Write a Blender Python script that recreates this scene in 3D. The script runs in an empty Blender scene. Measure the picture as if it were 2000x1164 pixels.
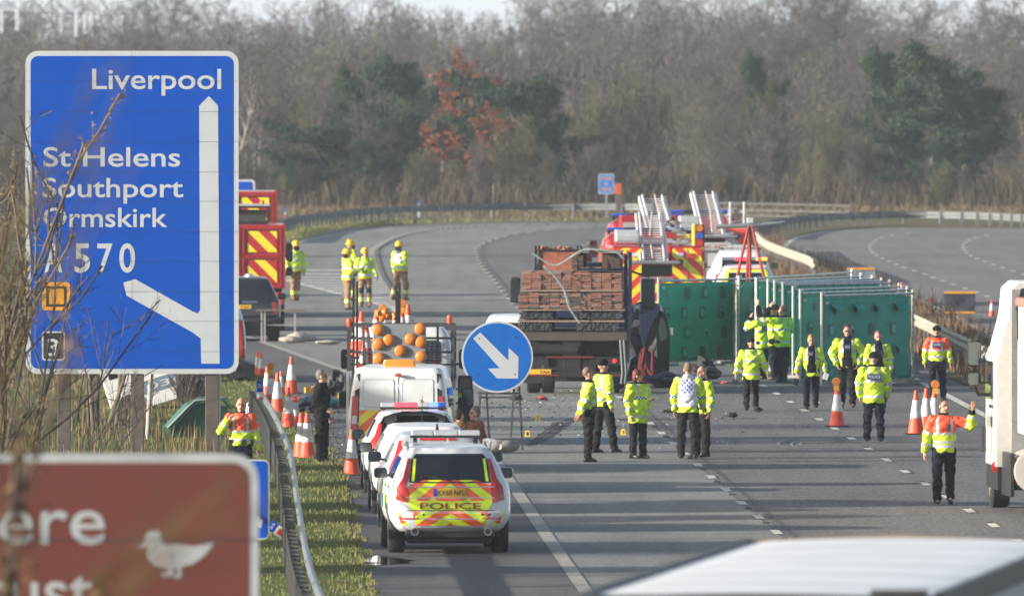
import bpy, bmesh, math, random
import numpy as np
from mathutils import Vector, Matrix
R = math.radians
SC = bpy.context.scene
COL = SC.collection
# ------------------------------------------------------------------ camera, sky, sun, exposure
H, F, CX, CY = 7.9, 33000.0, 1000.0, 582.0
PITCH = math.atan(482.0 / F)
cam = bpy.data.objects.new('camera', bpy.data.cameras.new('camera'))
COL.objects.link(cam)
cam.location = (0, 0, H)
cam.rotation_euler = (R(90) - PITCH, 0, 0)
cam.data.sensor_width = 36
cam.data.lens = F / 2000 * 36
cam.data.clip_start, cam.data.clip_end = 1.0, 6000
cam.data.dof.use_dof = True
cam.data.dof.focus_distance = 318
cam.data.dof.aperture_fstop = 6.3
SC.camera = cam
SUN_EL, SUN_AZ = R(13.0), R(17.0)      # light travels towards +X and a little +Y
w = bpy.data.worlds.new('World'); SC.world = w; w.use_nodes = True
nt = w.node_tree; nt.nodes.clear()
sky = nt.nodes.new('ShaderNodeTexSky'); sky.sky_type = 'NISHITA'; sky.sun_disc = False
sky.sun_elevation = SUN_EL
sky.sun_rotation = math.atan2(-math.cos(SUN_AZ), -math.sin(SUN_AZ))
sky.air_density, sky.dust_density, sky.ozone_density = 1.0, 2.5, 1.0
bg = nt.nodes.new('ShaderNodeBackground'); bg.inputs['Strength'].default_value = 0.105
wo = nt.nodes.new('ShaderNodeOutputWorld')
# thin bright cloud veil low over the horizon
tc = nt.nodes.new('ShaderNodeTexCoord'); sp = nt.nodes.new('ShaderNodeSeparateXYZ'); nt.links.new(tc.outputs['Generated'], sp.inputs[0])
mr = nt.nodes.new('ShaderNodeMapRange'); mr.interpolation_type = 'SMOOTHSTEP'; nt.links.new(sp.outputs['Z'], mr.inputs['Value'])
for i, v in ((1, 0.0), (2, 0.35), (3, 0.75), (4, 0.0)): mr.inputs[i].default_value = v
cn = nt.nodes.new('ShaderNodeTexNoise'); cn.inputs['Scale'].default_value = 2.5; cn.inputs['Detail'].default_value = 6
cm_ = nt.nodes.new('ShaderNodeMapping'); cm_.inputs['Scale'].default_value = (1, 1, 5); nt.links.new(tc.outputs['Generated'], cm_.inputs[0]); nt.links.new(cm_.outputs[0], cn.inputs['Vector'])
mm = nt.nodes.new('ShaderNodeMath'); mm.operation = 'MULTIPLY_ADD'; nt.links.new(cn.outputs[0], mm.inputs[0]); mm.inputs[1].default_value = 0.6; mm.inputs[2].default_value = 0.7
mf = nt.nodes.new('ShaderNodeMath'); mf.operation = 'MULTIPLY'; nt.links.new(mr.outputs[0], mf.inputs[0]); nt.links.new(mm.outputs[0], mf.inputs[1])
mixc = nt.nodes.new('ShaderNodeMix'); mixc.data_type = 'RGBA'; nt.links.new(mf.outputs[0], mixc.inputs[0]); nt.links.new(sky.outputs[0], mixc.inputs[6]); mixc.inputs[7].default_value = (5.2, 5.5, 5.8, 1)
nt.links.new(mixc.outputs[2], bg.inputs[0]); nt.links.new(bg.outputs[0], wo.inputs[0])
sun = bpy.data.objects.new('sun', bpy.data.lights.new('sun', 'SUN')); COL.objects.link(sun)
sun.data.energy, sun.data.angle, sun.data.color = 5.0, R(0.5), (1.0, 0.92, 0.81)
ldir = Vector((math.cos(SUN_EL) * math.cos(SUN_AZ), math.cos(SUN_EL) * math.sin(SUN_AZ), -math.sin(SUN_EL)))
sun.rotation_euler = ldir.to_track_quat('-Z', 'Y').to_euler()
sun.location = (-60, 250, 40)
SC.view_settings.view_transform = 'Standard'; SC.view_settings.look = 'None'
SC.view_settings.exposure, SC.view_settings.gamma = 1.02, 1.0
SC.cycles.volume_bounces = 0
SC.cycles.max_bounces = 6; SC.cycles.diffuse_bounces = 3; SC.cycles.transparent_max_bounces = 8
SC.cycles.caustics_reflective = SC.cycles.caustics_refractive = False

# ------------------------------------------------------------------ photograph -> place
_f = Vector((0, math.cos(PITCH), -math.sin(PITCH))); _u = Vector((0, math.sin(PITCH), math.cos(PITCH)))
def ray(px, py): return _f + Vector(((px - CX) / F, 0, 0)) + _u * ((CY - py) / F)
def G(px, py, z=0.0):
    d = ray(px, py); t = (z - H) / d.z
    return Vector((d.x * t, d.y * t, z))
def P(px, py, Y):
    d = ray(px, py); t = Y / d.y
    return Vector((d.x * t, Y, H + d.z * t))
def catmull(pts, n=6):
    out = []
    P_ = [pts[0] * 2 - pts[1]] + pts + [pts[-1] * 2 - pts[-2]]
    for i in range(1, len(P_) - 2):
        a, b, c, d = P_[i - 1:i + 3]
        for k in range(n):
            t = k / n
            out.append(0.5 * ((2 * b) + (c - a) * t + (2 * a - 5 * b + 4 * c - d) * t * t + (3 * b - a - 3 * c + d) * t ** 3))
    return out + [P_[-2]]
def curve(px, z=0.0, n=6): return catmull([G(x, y, z) for x, y in px], n)
def extend(pts, y):
    """run a ground polyline on towards the viewer along its own first direction"""
    d = pts[0] - pts[3]; t = (pts[0].y - y) / -d.y
    return [pts[0] + d * t] + pts
def resample(pts, step, start=0.0):
    out, acc, nxt = [], 0.0, start
    for a, b in zip(pts, pts[1:]):
        L = (b - a).length
        while L > 0 and nxt <= acc + L:
            out.append((a.lerp(b, (nxt - acc) / L), (b - a).normalized())); nxt += step
        acc += L
    return out

# ------------------------------------------------------------------ materials
def S(r, g, b):
    return tuple(((c / 255) / 12.92 if c / 255 <= 0.04045 else ((c / 255 + 0.055) / 1.055) ** 2.4) for c in (r, g, b))
MATS = {}
def mat(name, col, rough=0.5, metal=0.0, var=0.12, scale=6.0, bump=0.0, emit=None, estr=0.0, coat=0.0, col2=None, trans=0.0, spec=0.5, stretch=None):
    if name in MATS: return MATS[name]
    m = bpy.data.materials.new(name); m.use_nodes = True
    n, l = m.node_tree.nodes, m.node_tree.links
    b = n['Principled BSDF']
    b.inputs['Roughness'].default_value = rough; b.inputs['Metallic'].default_value = metal
    b.inputs['Specular IOR Level'].default_value = spec
    b.inputs['Coat Weight'].default_value = coat; b.inputs['Coat Roughness'].default_value = 0.08
    if trans: b.inputs['Transmission Weight'].default_value = trans
    c4 = (*col, 1)
    if var or col2:
        tc = n.new('ShaderNodeTexCoord'); nz = n.new('ShaderNodeTexNoise')
        nz.inputs['Scale'].default_value = scale; nz.inputs['Detail'].default_value = 5; nz.inputs['Roughness'].default_value = 0.65
        src = tc.outputs['Object']
        if stretch:
            mp = n.new('ShaderNodeMapping'); mp.inputs['Scale'].default_value = stretch
            l.new(src, mp.inputs[0]); src = mp.outputs[0]
        l.new(src, nz.inputs['Vector'])
        rp = n.new('ShaderNodeValToRGB'); rp.color_ramp.elements[0].position = 0.3; rp.color_ramp.elements[1].position = 0.7
        k0, k1 = max(0, 1 - var * 1.4), 1 + var * 0.7
        rp.color_ramp.elements[0].color = (*(c * k0 for c in col), 1) if not col2 else c4
        rp.color_ramp.elements[1].color = (*(min(1, c * k1) for c in col), 1) if not col2 else (*col2, 1)
        l.new(nz.outputs[0], rp.inputs[0]); l.new(rp.outputs[0], b.inputs['Base Color'])
        if bump:
            bp = n.new('ShaderNodeBump'); bp.inputs['Strength'].default_value = bump; bp.inputs['Distance'].default_value = 0.02
            l.new(nz.outputs[0], bp.inputs['Height']); l.new(bp.outputs[0], b.inputs['Normal'])
    else: b.inputs['Base Color'].default_value = c4
    if emit:
        b.inputs['Emission Color'].default_value = (*emit, 1); b.inputs['Emission Strength'].default_value = estr
    MATS[name] = m
    return m
def node_mat(name, rough=0.5, coat=0.0, spec=0.5):
    m = bpy.data.materials.new(name); m.use_nodes = True
    b = m.node_tree.nodes['Principled BSDF']
    b.inputs['Roughness'].default_value = rough; b.inputs['Coat Weight'].default_value = coat; b.inputs['Specular IOR Level'].default_value = spec
    MATS[name] = m
    return m, m.node_tree.nodes, m.node_tree.links, b
def mth(n, l, op, a, b=None, c=None):
    k = n.new('ShaderNodeMath'); k.operation = op
    for i, v in enumerate((a, b, c)):
        if v is None: continue
        if isinstance(v, (int, float)): k.inputs[i].default_value = v
        else: l.new(v, k.inputs[i])
    return k.outputs[0]
def stripes(name, c1, c2, period, slope, mirror=True, rough=0.35, axis='X', duty=0.5, phase=0.0, dirt=0.15):
    """two-colour slanted stripes of a livery, running in the object's own x/z (or y/z) plane"""
    if name in MATS: return MATS[name]
    m, n, l, b = node_mat(name, rough, 0.3)
    tc = n.new('ShaderNodeTexCoord'); sp = n.new('ShaderNodeSeparateXYZ'); l.new(tc.outputs['Object'], sp.inputs[0])
    x = sp.outputs[axis]
    if mirror: x = mth(n, l, 'ABSOLUTE', x)
    t = mth(n, l, 'MULTIPLY_ADD', x, slope, sp.outputs['Z'])
    t = mth(n, l, 'ADD', t, phase)
    t = mth(n, l, 'FRACT', mth(n, l, 'DIVIDE', t, period))
    t = mth(n, l, 'LESS_THAN', t, duty)
    mx = n.new('ShaderNodeMix'); mx.data_type = 'RGBA'
    l.new(t, mx.inputs[0]); mx.inputs[6].default_value = (*c1, 1); mx.inputs[7].default_value = (*c2, 1)
    nz = n.new('ShaderNodeTexNoise'); nz.inputs['Scale'].default_value = 5; nz.inputs['Detail'].default_value = 4
    l.new(tc.outputs['Object'], nz.inputs['Vector'])
    hs = n.new('ShaderNodeHueSaturation'); l.new(mx.outputs[2], hs.inputs['Color'])
    l.new(mth(n, l, 'MULTIPLY_ADD', nz.outputs[0], dirt * 2, 1 - dirt), hs.inputs['Value'])
    l.new(hs.outputs[0], b.inputs['Base Color'])
    return m
def checks(name, c1, c2, sx, sz, axis='Y', rough=0.35):
    if name in MATS: return MATS[name]
    m, n, l, b = node_mat(name, rough, 0.2)
    tc = n.new('ShaderNodeTexCoord'); sp = n.new('ShaderNodeSeparateXYZ'); l.new(tc.outputs['Object'], sp.inputs[0])
    a = mth(n, l, 'FLOOR', mth(n, l, 'DIVIDE', sp.outputs[axis], sx)); c = mth(n, l, 'FLOOR', mth(n, l, 'DIVIDE', sp.outputs['Z'], sz))
    t = mth(n, l, 'FLOORED_MODULO', mth(n, l, 'ADD', a, c), 2.0)
    mx = n.new('ShaderNodeMix'); mx.data_type = 'RGBA'; l.new(t, mx.inputs[0])
    mx.inputs[6].default_value = (*c1, 1); mx.inputs[7].default_value = (*c2, 1)
    l.new(mx.outputs[2], b.inputs['Base Color'])
    return m

# ------------------------------------------------------------------ mesh builder
def rrect(x0, x1, z0, z1, r, n=5):
    out = []
    for cx, cz, a in ((x1 - r, z0 + r, -90), (x1 - r, z1 - r, 0), (x0 + r, z1 - r, 90), (x0 + r, z0 + r, 180)):
        out += [(cx + r * math.cos(R(a + 90 * k / n)), cz + r * math.sin(R(a + 90 * k / n))) for k in range(n + 1)]
    return out
def circ(cx, cz, r, n=24): return [(cx + r * math.cos(2 * math.pi * k / n), cz + r * math.sin(2 * math.pi * k / n)) for k in range(n)]
def basis(d):
    d = d.normalized(); a = Vector((0, 0, 1)) if abs(d.z) < 0.9 else Vector((1, 0, 0))
    u = d.cross(a).normalized(); return u, u.cross(d).normalized()
class MB:
    def __init__(s): s.v, s.f, s.mi, s.mats, s.cur = [], [], [], [], 0
    def use(s, m):
        if m not in s.mats: s.mats.append(m)
        s.cur = s.mats.index(m); return s
    def add(s, vs, fs):
        o = len(s.v); s.v += [tuple(v) for v in vs]; s.f += [tuple(i + o for i in f) for f in fs]; s.mi += [s.cur] * len(fs); return s
    def box(s, x0, x1, y0, y1, z0, z1):
        return s.add([(x0, y0, z0), (x1, y0, z0), (x1, y1, z0), (x0, y1, z0), (x0, y0, z1), (x1, y0, z1), (x1, y1, z1), (x0, y1, z1)],
                     [(0, 3, 2, 1), (4, 5, 6, 7), (0, 1, 5, 4), (1, 2, 6, 5), (2, 3, 7, 6), (3, 0, 4, 7)])
    def obox(s, c, size, M):
        q = [Vector((a * size[0] / 2, b * size[1] / 2, d * size[2] / 2)) for d in (-1, 1) for a, b in ((-1, -1), (1, -1), (1, 1), (-1, 1))]
        return s.add([Vector(c) + M @ v for v in q], [(0, 3, 2, 1), (4, 5, 6, 7), (0, 1, 5, 4), (1, 2, 6, 5), (2, 3, 7, 6), (3, 0, 4, 7)])
    def bar(s, a, b, wd, ht=None):
        a, b = Vector(a), Vector(b); u, v = basis(b - a); ht = ht or wd
        q = [p + u * (i * wd / 2) + v * (j * ht / 2) for p in (a, b) for i, j in ((-1, -1), (1, -1), (1, 1), (-1, 1))]
        return s.add(q, [(0, 1, 2, 3), (7, 6, 5, 4), (0, 4, 5, 1), (1, 5, 6, 2), (2, 6, 7, 3), (3, 7, 4, 0)])
    def tube(s, pts, r, n=8, cap=True):
        pts = [Vector(p) for p in pts]; rs = r if isinstance(r, (list, tuple)) else [r] * len(pts); rings = []
        u = None
        for i, p in enumerate(pts):
            d = (pts[min(i + 1, len(pts) - 1)] - pts[max(i - 1, 0)])
            if u is None: u, v = basis(d)
            else:
                dn = d.normalized(); u = (u - dn * u.dot(dn)).normalized(); v = u.cross(dn)
            rings.append([p + (u * math.cos(2 * math.pi * k / n) + v * math.sin(2 * math.pi * k / n)) * rs[i] for k in range(n)])
        return s.loft(rings, cap)
    def loft(s, rings, cap=True):
        n = len(rings[0]); vs = [p for r in rings for p in r]; fs = []
        for i in range(len(rings) - 1):
            for k in range(n):
                a, b = i * n + k, i * n + (k + 1) % n; fs.append((a, b, b + n, a + n))
        if cap: fs += [tuple(reversed(range(n))), tuple(range(len(vs) - n, len(vs)))]
        return s.add(vs, fs)
    def lathe(s, prof, c=(0, 0, 0), n=20, axis='z'):
        c = Vector(c); rings = []
        for r, h in prof:
            ring = []
            for k in range(n):
                a = 2 * math.pi * k / n; x, y = r * math.cos(a), r * math.sin(a)
                ring.append(c + Vector({'z': (x, y, h), 'y': (x, h, -y), 'x': (h, x, y)}[axis]))
            rings.append(ring)
        return s.loft(rings)
    def prism(s, poly, y0, y1, fn=None):
        """outline in x/z pushed from y0 back to y1"""
        fn = fn or (lambda x, z, y: (x, y, z)); n = len(poly)
        vs = [fn(x, z, y0) for x, z in poly] + [fn(x, z, y1) for x, z in poly]
        return s.add(vs, [tuple(range(n)), tuple(reversed(range(n, 2 * n)))] + [(i + n, (i + 1) % n + n, (i + 1) % n, i) for i in range(n)])
    def face(s, pts): return s.add(pts, [tuple(range(len(pts)))])
    def grid(s, fn, nu, nv):
        vs = [fn(i / nu, j / nv) for j in range(nv + 1) for i in range(nu + 1)]; q = nu + 1
        return s.add(vs, [(j * q + i, j * q + i + 1, (j + 1) * q + i + 1, (j + 1) * q + i) for j in range(nv) for i in range(nu)])
    def patch(s, poly, fn, cuts=2):
        """flat outline (u,v) cut up and laid on a curved surface fn(u,v)"""
        bm = bmesh.new(); f = bm.faces.new([bm.verts.new((u, v, 0)) for u, v in poly])
        bmesh.ops.triangulate(bm, faces=[f])
        if cuts: bmesh.ops.subdivide_edges(bm, edges=bm.edges[:], cuts=cuts, use_grid_fill=True)
        bm.verts.index_update()
        s.add([fn(v.co.x, v.co.y) for v in bm.verts], [tuple(v.index for v in q.verts) for q in bm.faces]); bm.free(); return s
    def text(s, body, x0, x1, z0, cap, fn, off=0.0, thick=0.0):
        """lettering whose ink runs x0..x1 with capitals from z0 to z0+cap; fn(x,z) puts it in place"""
        c = bpy.data.curves.new('t', 'FONT'); c.body = body; c.offset = off; c.resolution_u = 4
        o = bpy.data.objects.new('t', c); COL.objects.link(o); m = o.to_mesh()
        co = np.array([v.co[:] for v in m.vertices]); lo, hi = co[:, 0].min(), co[:, 0].max()
        kx = (x1 - x0) / (hi - lo); kz = cap / 0.729
        vs = [fn(x0 + (p[0] - lo) * kx, z0 + p[1] * kz) for p in co]; fs = [tuple(q.vertices) for q in m.polygons]
        o.to_mesh_clear(); bpy.data.objects.remove(o); bpy.data.curves.remove(c)
        return s.add(vs, fs)
    def build(s, name, m=None, parent=None, smooth=35, bevel=0, seg=2):
        me = bpy.data.meshes.new(name); me.from_pydata(s.v, [], s.f)
        ms = s.mats if s.mats else ([m] if m else [])
        if m and s.mats and m not in s.mats: ms = s.mats
        for k in ms: me.materials.append(k)
        if len(ms) > 1: me.polygons.foreach_set('material_index', s.mi)
        if smooth: me.shade_smooth(); me.set_sharp_from_angle(angle=R(smooth))
        me.update()
        o = bpy.data.objects.new(name, me); COL.objects.link(o)
        if parent: o.parent = parent
        if bevel:
            b = o.modifiers.new('bevel', 'BEVEL'); b.width = bevel; b.segments = seg; b.limit_method = 'ANGLE'; b.angle_limit = R(40)
        return o
def tag(o, label, cat, group=None):
    o['label'] = label; o['category'] = cat
    if group: o['group'] = group
    return o
def thing(name, label, cat, loc=(0, 0, 0), rz=0.0, group=None):
    o = bpy.data.objects.new(name, None); COL.objects.link(o); o.empty_display_size = 0.3
    o.location = loc; o.rotation_euler = (0, 0, rz)
    return tag(o, label, cat, group)
def kind(o, k): o['kind'] = k; return o
def dup(root, loc, rz=None, label=None, group=None, scale=None, dn=True):
    r = root.copy(); COL.objects.link(r); r.location = loc
    if rz is not None: r.rotation_euler = (0, 0, rz)
    if label: r['label'] = label
    if group: r['group'] = group
    if scale: r.scale = scale
    for ch in root.children:
        c = ch.copy(); COL.objects.link(c); c.parent = r
        for g in ch.children:
            d = g.copy(); COL.objects.link(d); d.parent = c
    return r
# common surfaces
WHITE = mat('white_paint', (0.72, 0.73, 0.74), 0.3, coat=0.5, var=0.13, scale=2.2)
SILVER = mat('silver_paint', (0.5, 0.52, 0.55), 0.3, 0.35, coat=0.5, var=0.06)
BLACKP = mat('black_plastic', (0.02, 0.02, 0.022), 0.45, var=0.2)
GLASS = mat('dark_glass', (0.012, 0.014, 0.017), 0.06, var=0, spec=0.7)
RUBBER = mat('rubber', (0.018, 0.018, 0.018), 0.8, var=0.25)
STEEL = mat('galvanised_steel', (0.42, 0.43, 0.44), 0.45, 0.7, var=0.25, scale=9)
DARKSTEEL = mat('dark_steel', (0.09, 0.09, 0.095), 0.55, 0.4, var=0.3)
CHROME = mat('chrome', (0.75, 0.76, 0.78), 0.15, 1.0, var=0)
ALU = mat('bright_aluminium', (0.72, 0.73, 0.75), 0.35, 0.6, var=0.1)
REDLAMP = mat('red_lamp', (0.5, 0.02, 0.015), 0.2, var=0.1, coat=0.6)
AMBER = mat('amber_lens', (0.62, 0.20, 0.022), 0.45, var=0.15, coat=0.2)
HIVIS = S(205, 238, 18)
YEL = (0.68, 0.86, 0.02); ORG = (0.9, 0.13, 0.04); BLUE = S(20, 70, 190)
# ------------------------------------------------------------------ ground, carriageways, markings
rnd = random.Random(7)
def ground_mat(name, c1, c2, c3, s1=0.35, s2=6.0):
    m, n, l, b = node_mat(name, 0.95, spec=0.1)
    tc = n.new('ShaderNodeTexCoord')
    a = n.new('ShaderNodeTexNoise'); a.inputs['Scale'].default_value = s1; a.inputs['Detail'].default_value = 6
    d = n.new('ShaderNodeTexNoise'); d.inputs['Scale'].default_value = s2; d.inputs['Detail'].default_value = 5
    for q in (a, d): l.new(tc.outputs['Object'], q.inputs['Vector'])
    r1 = n.new('ShaderNodeValToRGB'); r1.color_ramp.elements[0].position = .38; r1.color_ramp.elements[1].position = .62
    r1.color_ramp.elements[0].color = (*c1, 1); r1.color_ramp.elements[1].color = (*c2, 1); l.new(a.outputs[0], r1.inputs[0])
    mx = n.new('ShaderNodeMix'); mx.data_type = 'RGBA'; l.new(r1.outputs[0], mx.inputs[6]); mx.inputs[7].default_value = (*c3, 1)
    l.new(mth(n, l, 'MULTIPLY', d.outputs[0], 0.7), mx.inputs[0]); l.new(mx.outputs[2], b.inputs['Base Color'])
    return m
def road_mat(name, col, grain=0.35, patch=0.25, rough=0.85, fleck=0.0):
    """asphalt: fine stone grain, broad worn patches, wheel-path streaks along the road"""
    m, n, l, b = node_mat(name, rough, spec=0.35)
    tc = n.new('ShaderNodeTexCoord')
    def noise(sc, det, st=None):
        q = n.new('ShaderNodeTexNoise'); q.inputs['Scale'].default_value = sc; q.inputs['Detail'].default_value = det
        src = tc.outputs['Object']
        if st:
            mp = n.new('ShaderNodeMapping'); mp.inputs['Scale'].default_value = st; mp.inputs['Rotation'].default_value = (0, 0, R(-1)); l.new(src, mp.inputs[0]); src = mp.outputs[0]
        l.new(src, q.inputs['Vector']); return q.outputs[0]
    g = noise(13, 2, (1, .13, 1)); p = noise(0.25, 5, (1, .25, 1)); st = noise(1.6, 3, (1, .02, 1)); md = noise(3.0, 4, (1, .3, 1))
    v = mth(n, l, 'MULTIPLY_ADD', mth(n, l, 'SUBTRACT', g, 0.5), grain * 2.2, 1.0)
    v = mth(n, l, 'MULTIPLY_ADD', mth(n, l, 'SUBTRACT', p, 0.5), patch * 3, v)
    v = mth(n, l, 'MULTIPLY_ADD', mth(n, l, 'SUBTRACT', st, 0.5), patch * 2.6, v)
    v = mth(n, l, 'MULTIPLY_ADD', mth(n, l, 'SUBTRACT', md, 0.5), patch * 1.3, v)
    if fleck:
        vo = n.new('ShaderNodeTexVoronoi'); vo.inputs['Scale'].default_value = 4.5; l.new(tc.outputs['Object'], vo.inputs['Vector'])
        v = mth(n, l, 'ADD', v, mth(n, l, 'MULTIPLY', mth(n, l, 'LESS_THAN', vo.outputs['Distance'], 0.1), fleck))
    hs = n.new('ShaderNodeHueSaturation'); hs.inputs['Color'].default_value = (*col, 1); l.new(v, hs.inputs['Value'])
    l.new(hs.outputs[0], b.inputs['Base Color'])
    bp = n.new('ShaderNodeBump'); bp.inputs['Strength'].default_value = 0.25; bp.inputs['Distance'].default_value = 0.01
    l.new(g, bp.inputs['Height']); l.new(bp.outputs[0], b.inputs['Normal'])
    return m
M_GROUND = ground_mat('rough_ground', (0.10, 0.085, 0.045), (0.075, 0.085, 0.03), (0.16, 0.12, 0.07))
M_VERGE = ground_mat('verge_turf', (0.09, 0.13, 0.025), (0.15, 0.14, 0.05), (0.07, 0.10, 0.02), 0.9, 9)
M_DRY = ground_mat('dry_turf', (0.19, 0.135, 0.075), (0.12, 0.085, 0.05), (0.24, 0.18, 0.10), 0.5, 5)
M_LANE = road_mat('worn_asphalt', (0.178, 0.180, 0.168), 0.4)
M_DARK = road_mat('dark_asphalt', (0.118, 0.115, 0.113), 0.8, fleck=0.25)
M_SHOULD = road_mat('shoulder_asphalt', (0.092, 0.086, 0.088), 0.3)
M_FARROAD = road_mat('far_asphalt', (0.15, 0.143, 0.135), 0.2)
M_PAINT = mat('road_paint', (0.62, 0.60, 0.54), 0.6, var=0.3, scale=3, stretch=(1, .3, 1)); M_PAINTD = mat('worn_paint', (0.40, 0.37, 0.32), 0.7, var=0.3, scale=4, stretch=(1, .5, 1), col2=(.24, .22, .19)); FENCEG = mat('fence_grey', (.12, .125, .125), .7, var=.2); DULLRAIL = mat('dull_rail', (.19, .20, .205), .6, .15, var=.2, scale=2)
def sheet(name, pts, z, m):
    bm = bmesh.new(); f = bm.faces.new([bm.verts.new((p.x, p.y, z)) for p in pts]); bmesh.ops.triangulate(bm, faces=[f])
    bmesh.ops.recalc_face_normals(bm, faces=bm.faces[:])
    if bm.faces and sum(q.normal.z for q in bm.faces) < 0: bmesh.ops.reverse_faces(bm, faces=bm.faces[:])
    me = bpy.data.meshes.new(name); bm.to_mesh(me); bm.free(); me.materials.append(m)
    o = bpy.data.objects.new(name, me); COL.objects.link(o); return kind(o, 'structure')
g = MB()
xs = [-250, -150, -90, -50, -25, 0, 25, 50, 90, 150, 250]; ys = [-40, 100, 200, 300, 400, 500, 600, 700, 800, 870, 950, 1050, 1150, 1300, 1500, 1700]
def hill(x, y): return -0.02 if y < 860 else -0.02 + min(1.5, (y - 860) * 0.006)
g.add([(x, y, hill(x, y)) for y in ys for x in xs], [(j * 11 + i, j * 11 + i + 1, (j + 1) * 11 + i + 1, (j + 1) * 11 + i) for j in range(len(ys) - 1) for i in range(10)])
kind(g.build('ground', M_GROUND), 'structure')

pE0 = [(715, 1164), (690, 1060), (664, 935), (640, 895), (600, 842), (555, 790), (505, 740), (440, 692), (330, 610), (330, 570), (410, 515), (500, 489), (569, 474), (646, 453), (698, 446), (775, 442), (860, 438), (1000, 435), (1220, 434)]
pE1 = [(1150, 1164), (1070, 1050), (985, 925), (945, 872), (880, 818), (790, 770), (670, 725), (530, 675), (440, 642), (370, 605), (370, 570), (450, 512), (569, 478), (700, 450), (860, 441), (1000, 437), (1200, 436)]
pE2 = [(800, 650), (778, 617), (755, 570), (736, 536), (726, 495), (740, 480), (775, 463), (820, 453), (870, 447), (950, 442), (1100, 438), (1200, 437)]
pL1 = [(1640, 1146), (1508, 1033), (1440, 976), (1382, 926), (1305, 858), (1200, 768), (1110, 690), (1045, 632), (1000, 590), (965, 548), (940, 518), (930, 495), (936, 482), (960, 471), (1000, 460), (1060, 451), (1150, 444), (1240, 440)]
pL2 = [(2040, 1090), (1932, 1022), (1797, 940), (1682, 869), (1527, 776), (1400, 700), (1300, 640), (1220, 590), (1160, 545), (1125, 510), (1122, 495), (1135, 482), (1160, 471), (1210, 461), (1300, 450)]
pE3 = [(2100, 903), (1937, 819), (1847, 772), (1780, 737), (1640, 665), (1500, 597), (1390, 542), (1320, 505), (1300, 490), (1310, 478), (1350, 468), (1420, 457)]
E0, E1, E2, L1, L2, E3 = (curve(p) for p in (pE0, pE1, pE2, pL1, pL2, pE3))
E0, E1, L1, L2, E3 = (extend(p, 60) for p in (E0, E1, L1, L2, E3))
RB = [p + Vector((0.9, 0, 0)) for p in E3]
sheet('carriageway', L1 + RB[::-1], 0.004, M_DARK)
sheet('nearside_lane', E1 + [E2[-1]] + L1[::-1], 0.008, M_LANE)
sheet('hard_shoulder', E0 + E1[::-1], 0.012, M_SHOULD)
# slip road left of the nose
sl = [(800, 650), (770, 604), (749, 598), (664, 576), (589, 556), (500, 534), (430, 518)]
SL = curve(sl)
def band(name, pts, wd, z, m=None, dash=None, gap=0, start=0.0):
    mb = MB()
    if dash:
        segs = [(p, p + d * dash, d) for p, d in resample(pts, dash + gap, start)]
        for a, b, d in segs:
            n = Vector((d.y, -d.x, 0)) * wd / 2
            mb.face([(q.x, q.y, z) for q in (a - n, a + n, b + n, b - n)])
    else:
        q = []
        for i, p in enumerate(pts):
            d = (pts[min(i + 1, len(pts) - 1)] - pts[max(0, i - 1)]).normalized(); n = Vector((d.y, -d.x, 0)) * wd / 2
            q.append((p - n, p + n))
        for (a, b), (c, d) in zip(q, q[1:]): mb.face([(t.x, t.y, z) for t in (a, b, d, c)])
    return kind(mb.build(name, m or M_PAINT, smooth=0), 'structure')
band('road_edge_line', E1, 0.22, 0.018, M_PAINTD)
band('nose_edge_line', E2[:-3], 0.26, 0.0205, M_PAINTD)
band('slip_edge_line', SL, 0.2, 0.0225)
band('lane_line', L1, 0.15, 0.018, dash=2.3, gap=6.7)
band('lane_line', L2, 0.15, 0.018, dash=2.3, gap=6.7, start=4)
band('road_edge_line', E3, 0.2, 0.018)
tl = [G(530, 675), G(600, 673), G(690, 672)]; band('slip_cross_line', tl, 0.12, 0.019)
# hatching of the nose
hm = MB()
for k in range(15):
    y = 528 + 72 * (k / 14) ** 0.85
    def xat(pl, yy):
        for (x0, y0), (x1, y1) in zip(pl, pl[1:]):
            if (y0 - yy) * (y1 - yy) <= 0 and y0 != y1: return x0 + (x1 - x0) * (yy - y0) / (y1 - y0)
    xl, xr = xat(sl, y) or 560, xat(pE2, y) or 735
    if xr - xl < 8: continue
    a, b = G(xl + 2, y), G(xr - 2, y + 1); n = Vector((0, 1.3, 0))
    hm.face([(p.x, p.y, 0.017) for p in (a - n, b - n, b + n, a + n)])
kind(hm.build('nose_hatching', M_PAINT, smooth=0), 'structure')
# opposite carriageway
oe = [(2060, 738), (1940, 670), (1860, 625), (1800, 596), (1720, 560), (1647, 533), (1608, 519), (1566, 505), (1538, 497), (1526, 488), (1524, 480), (1532, 472), (1552, 463), (1594, 455), (1636, 451), (1692, 448), (1776, 446), (2000, 447)]
OE = curve(oe)
sheet('opposite_carriageway', OE + [Vector((60, OE[-1].y, 0)), Vector((60, 300, 0)), Vector((OE[0].x, 300, 0))], 0.004, M_FARROAD)
band('opposite_edge_line', [p + Vector((0.25, 0, 0)) for p in OE], 0.2, 0.012)
for pts, st in (([(2040, 606), (1942, 583), (1896, 567), (1849, 552), (1807, 536), (1766, 523), (1737, 511), (1714, 501), (1702, 491), (1699, 481), (1703, 476), (1713, 468), (1731, 462), (1758, 457.5), (1789, 454.5), (1868, 450.5), (2000, 449.5)], 1),
                ([(2060, 553), (1996, 535), (1951, 521), (1920, 510), (1896, 500), (1885, 491), (1881, 481), (1887, 473), (1894, 469), (1910, 463.5), (1935, 459.5), (1985, 457), (2060, 456)], 3)):
    band('opposite_lane_line', curve(pts), 0.16, 0.012, dash=2.6, gap=6.4, start=st)
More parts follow.
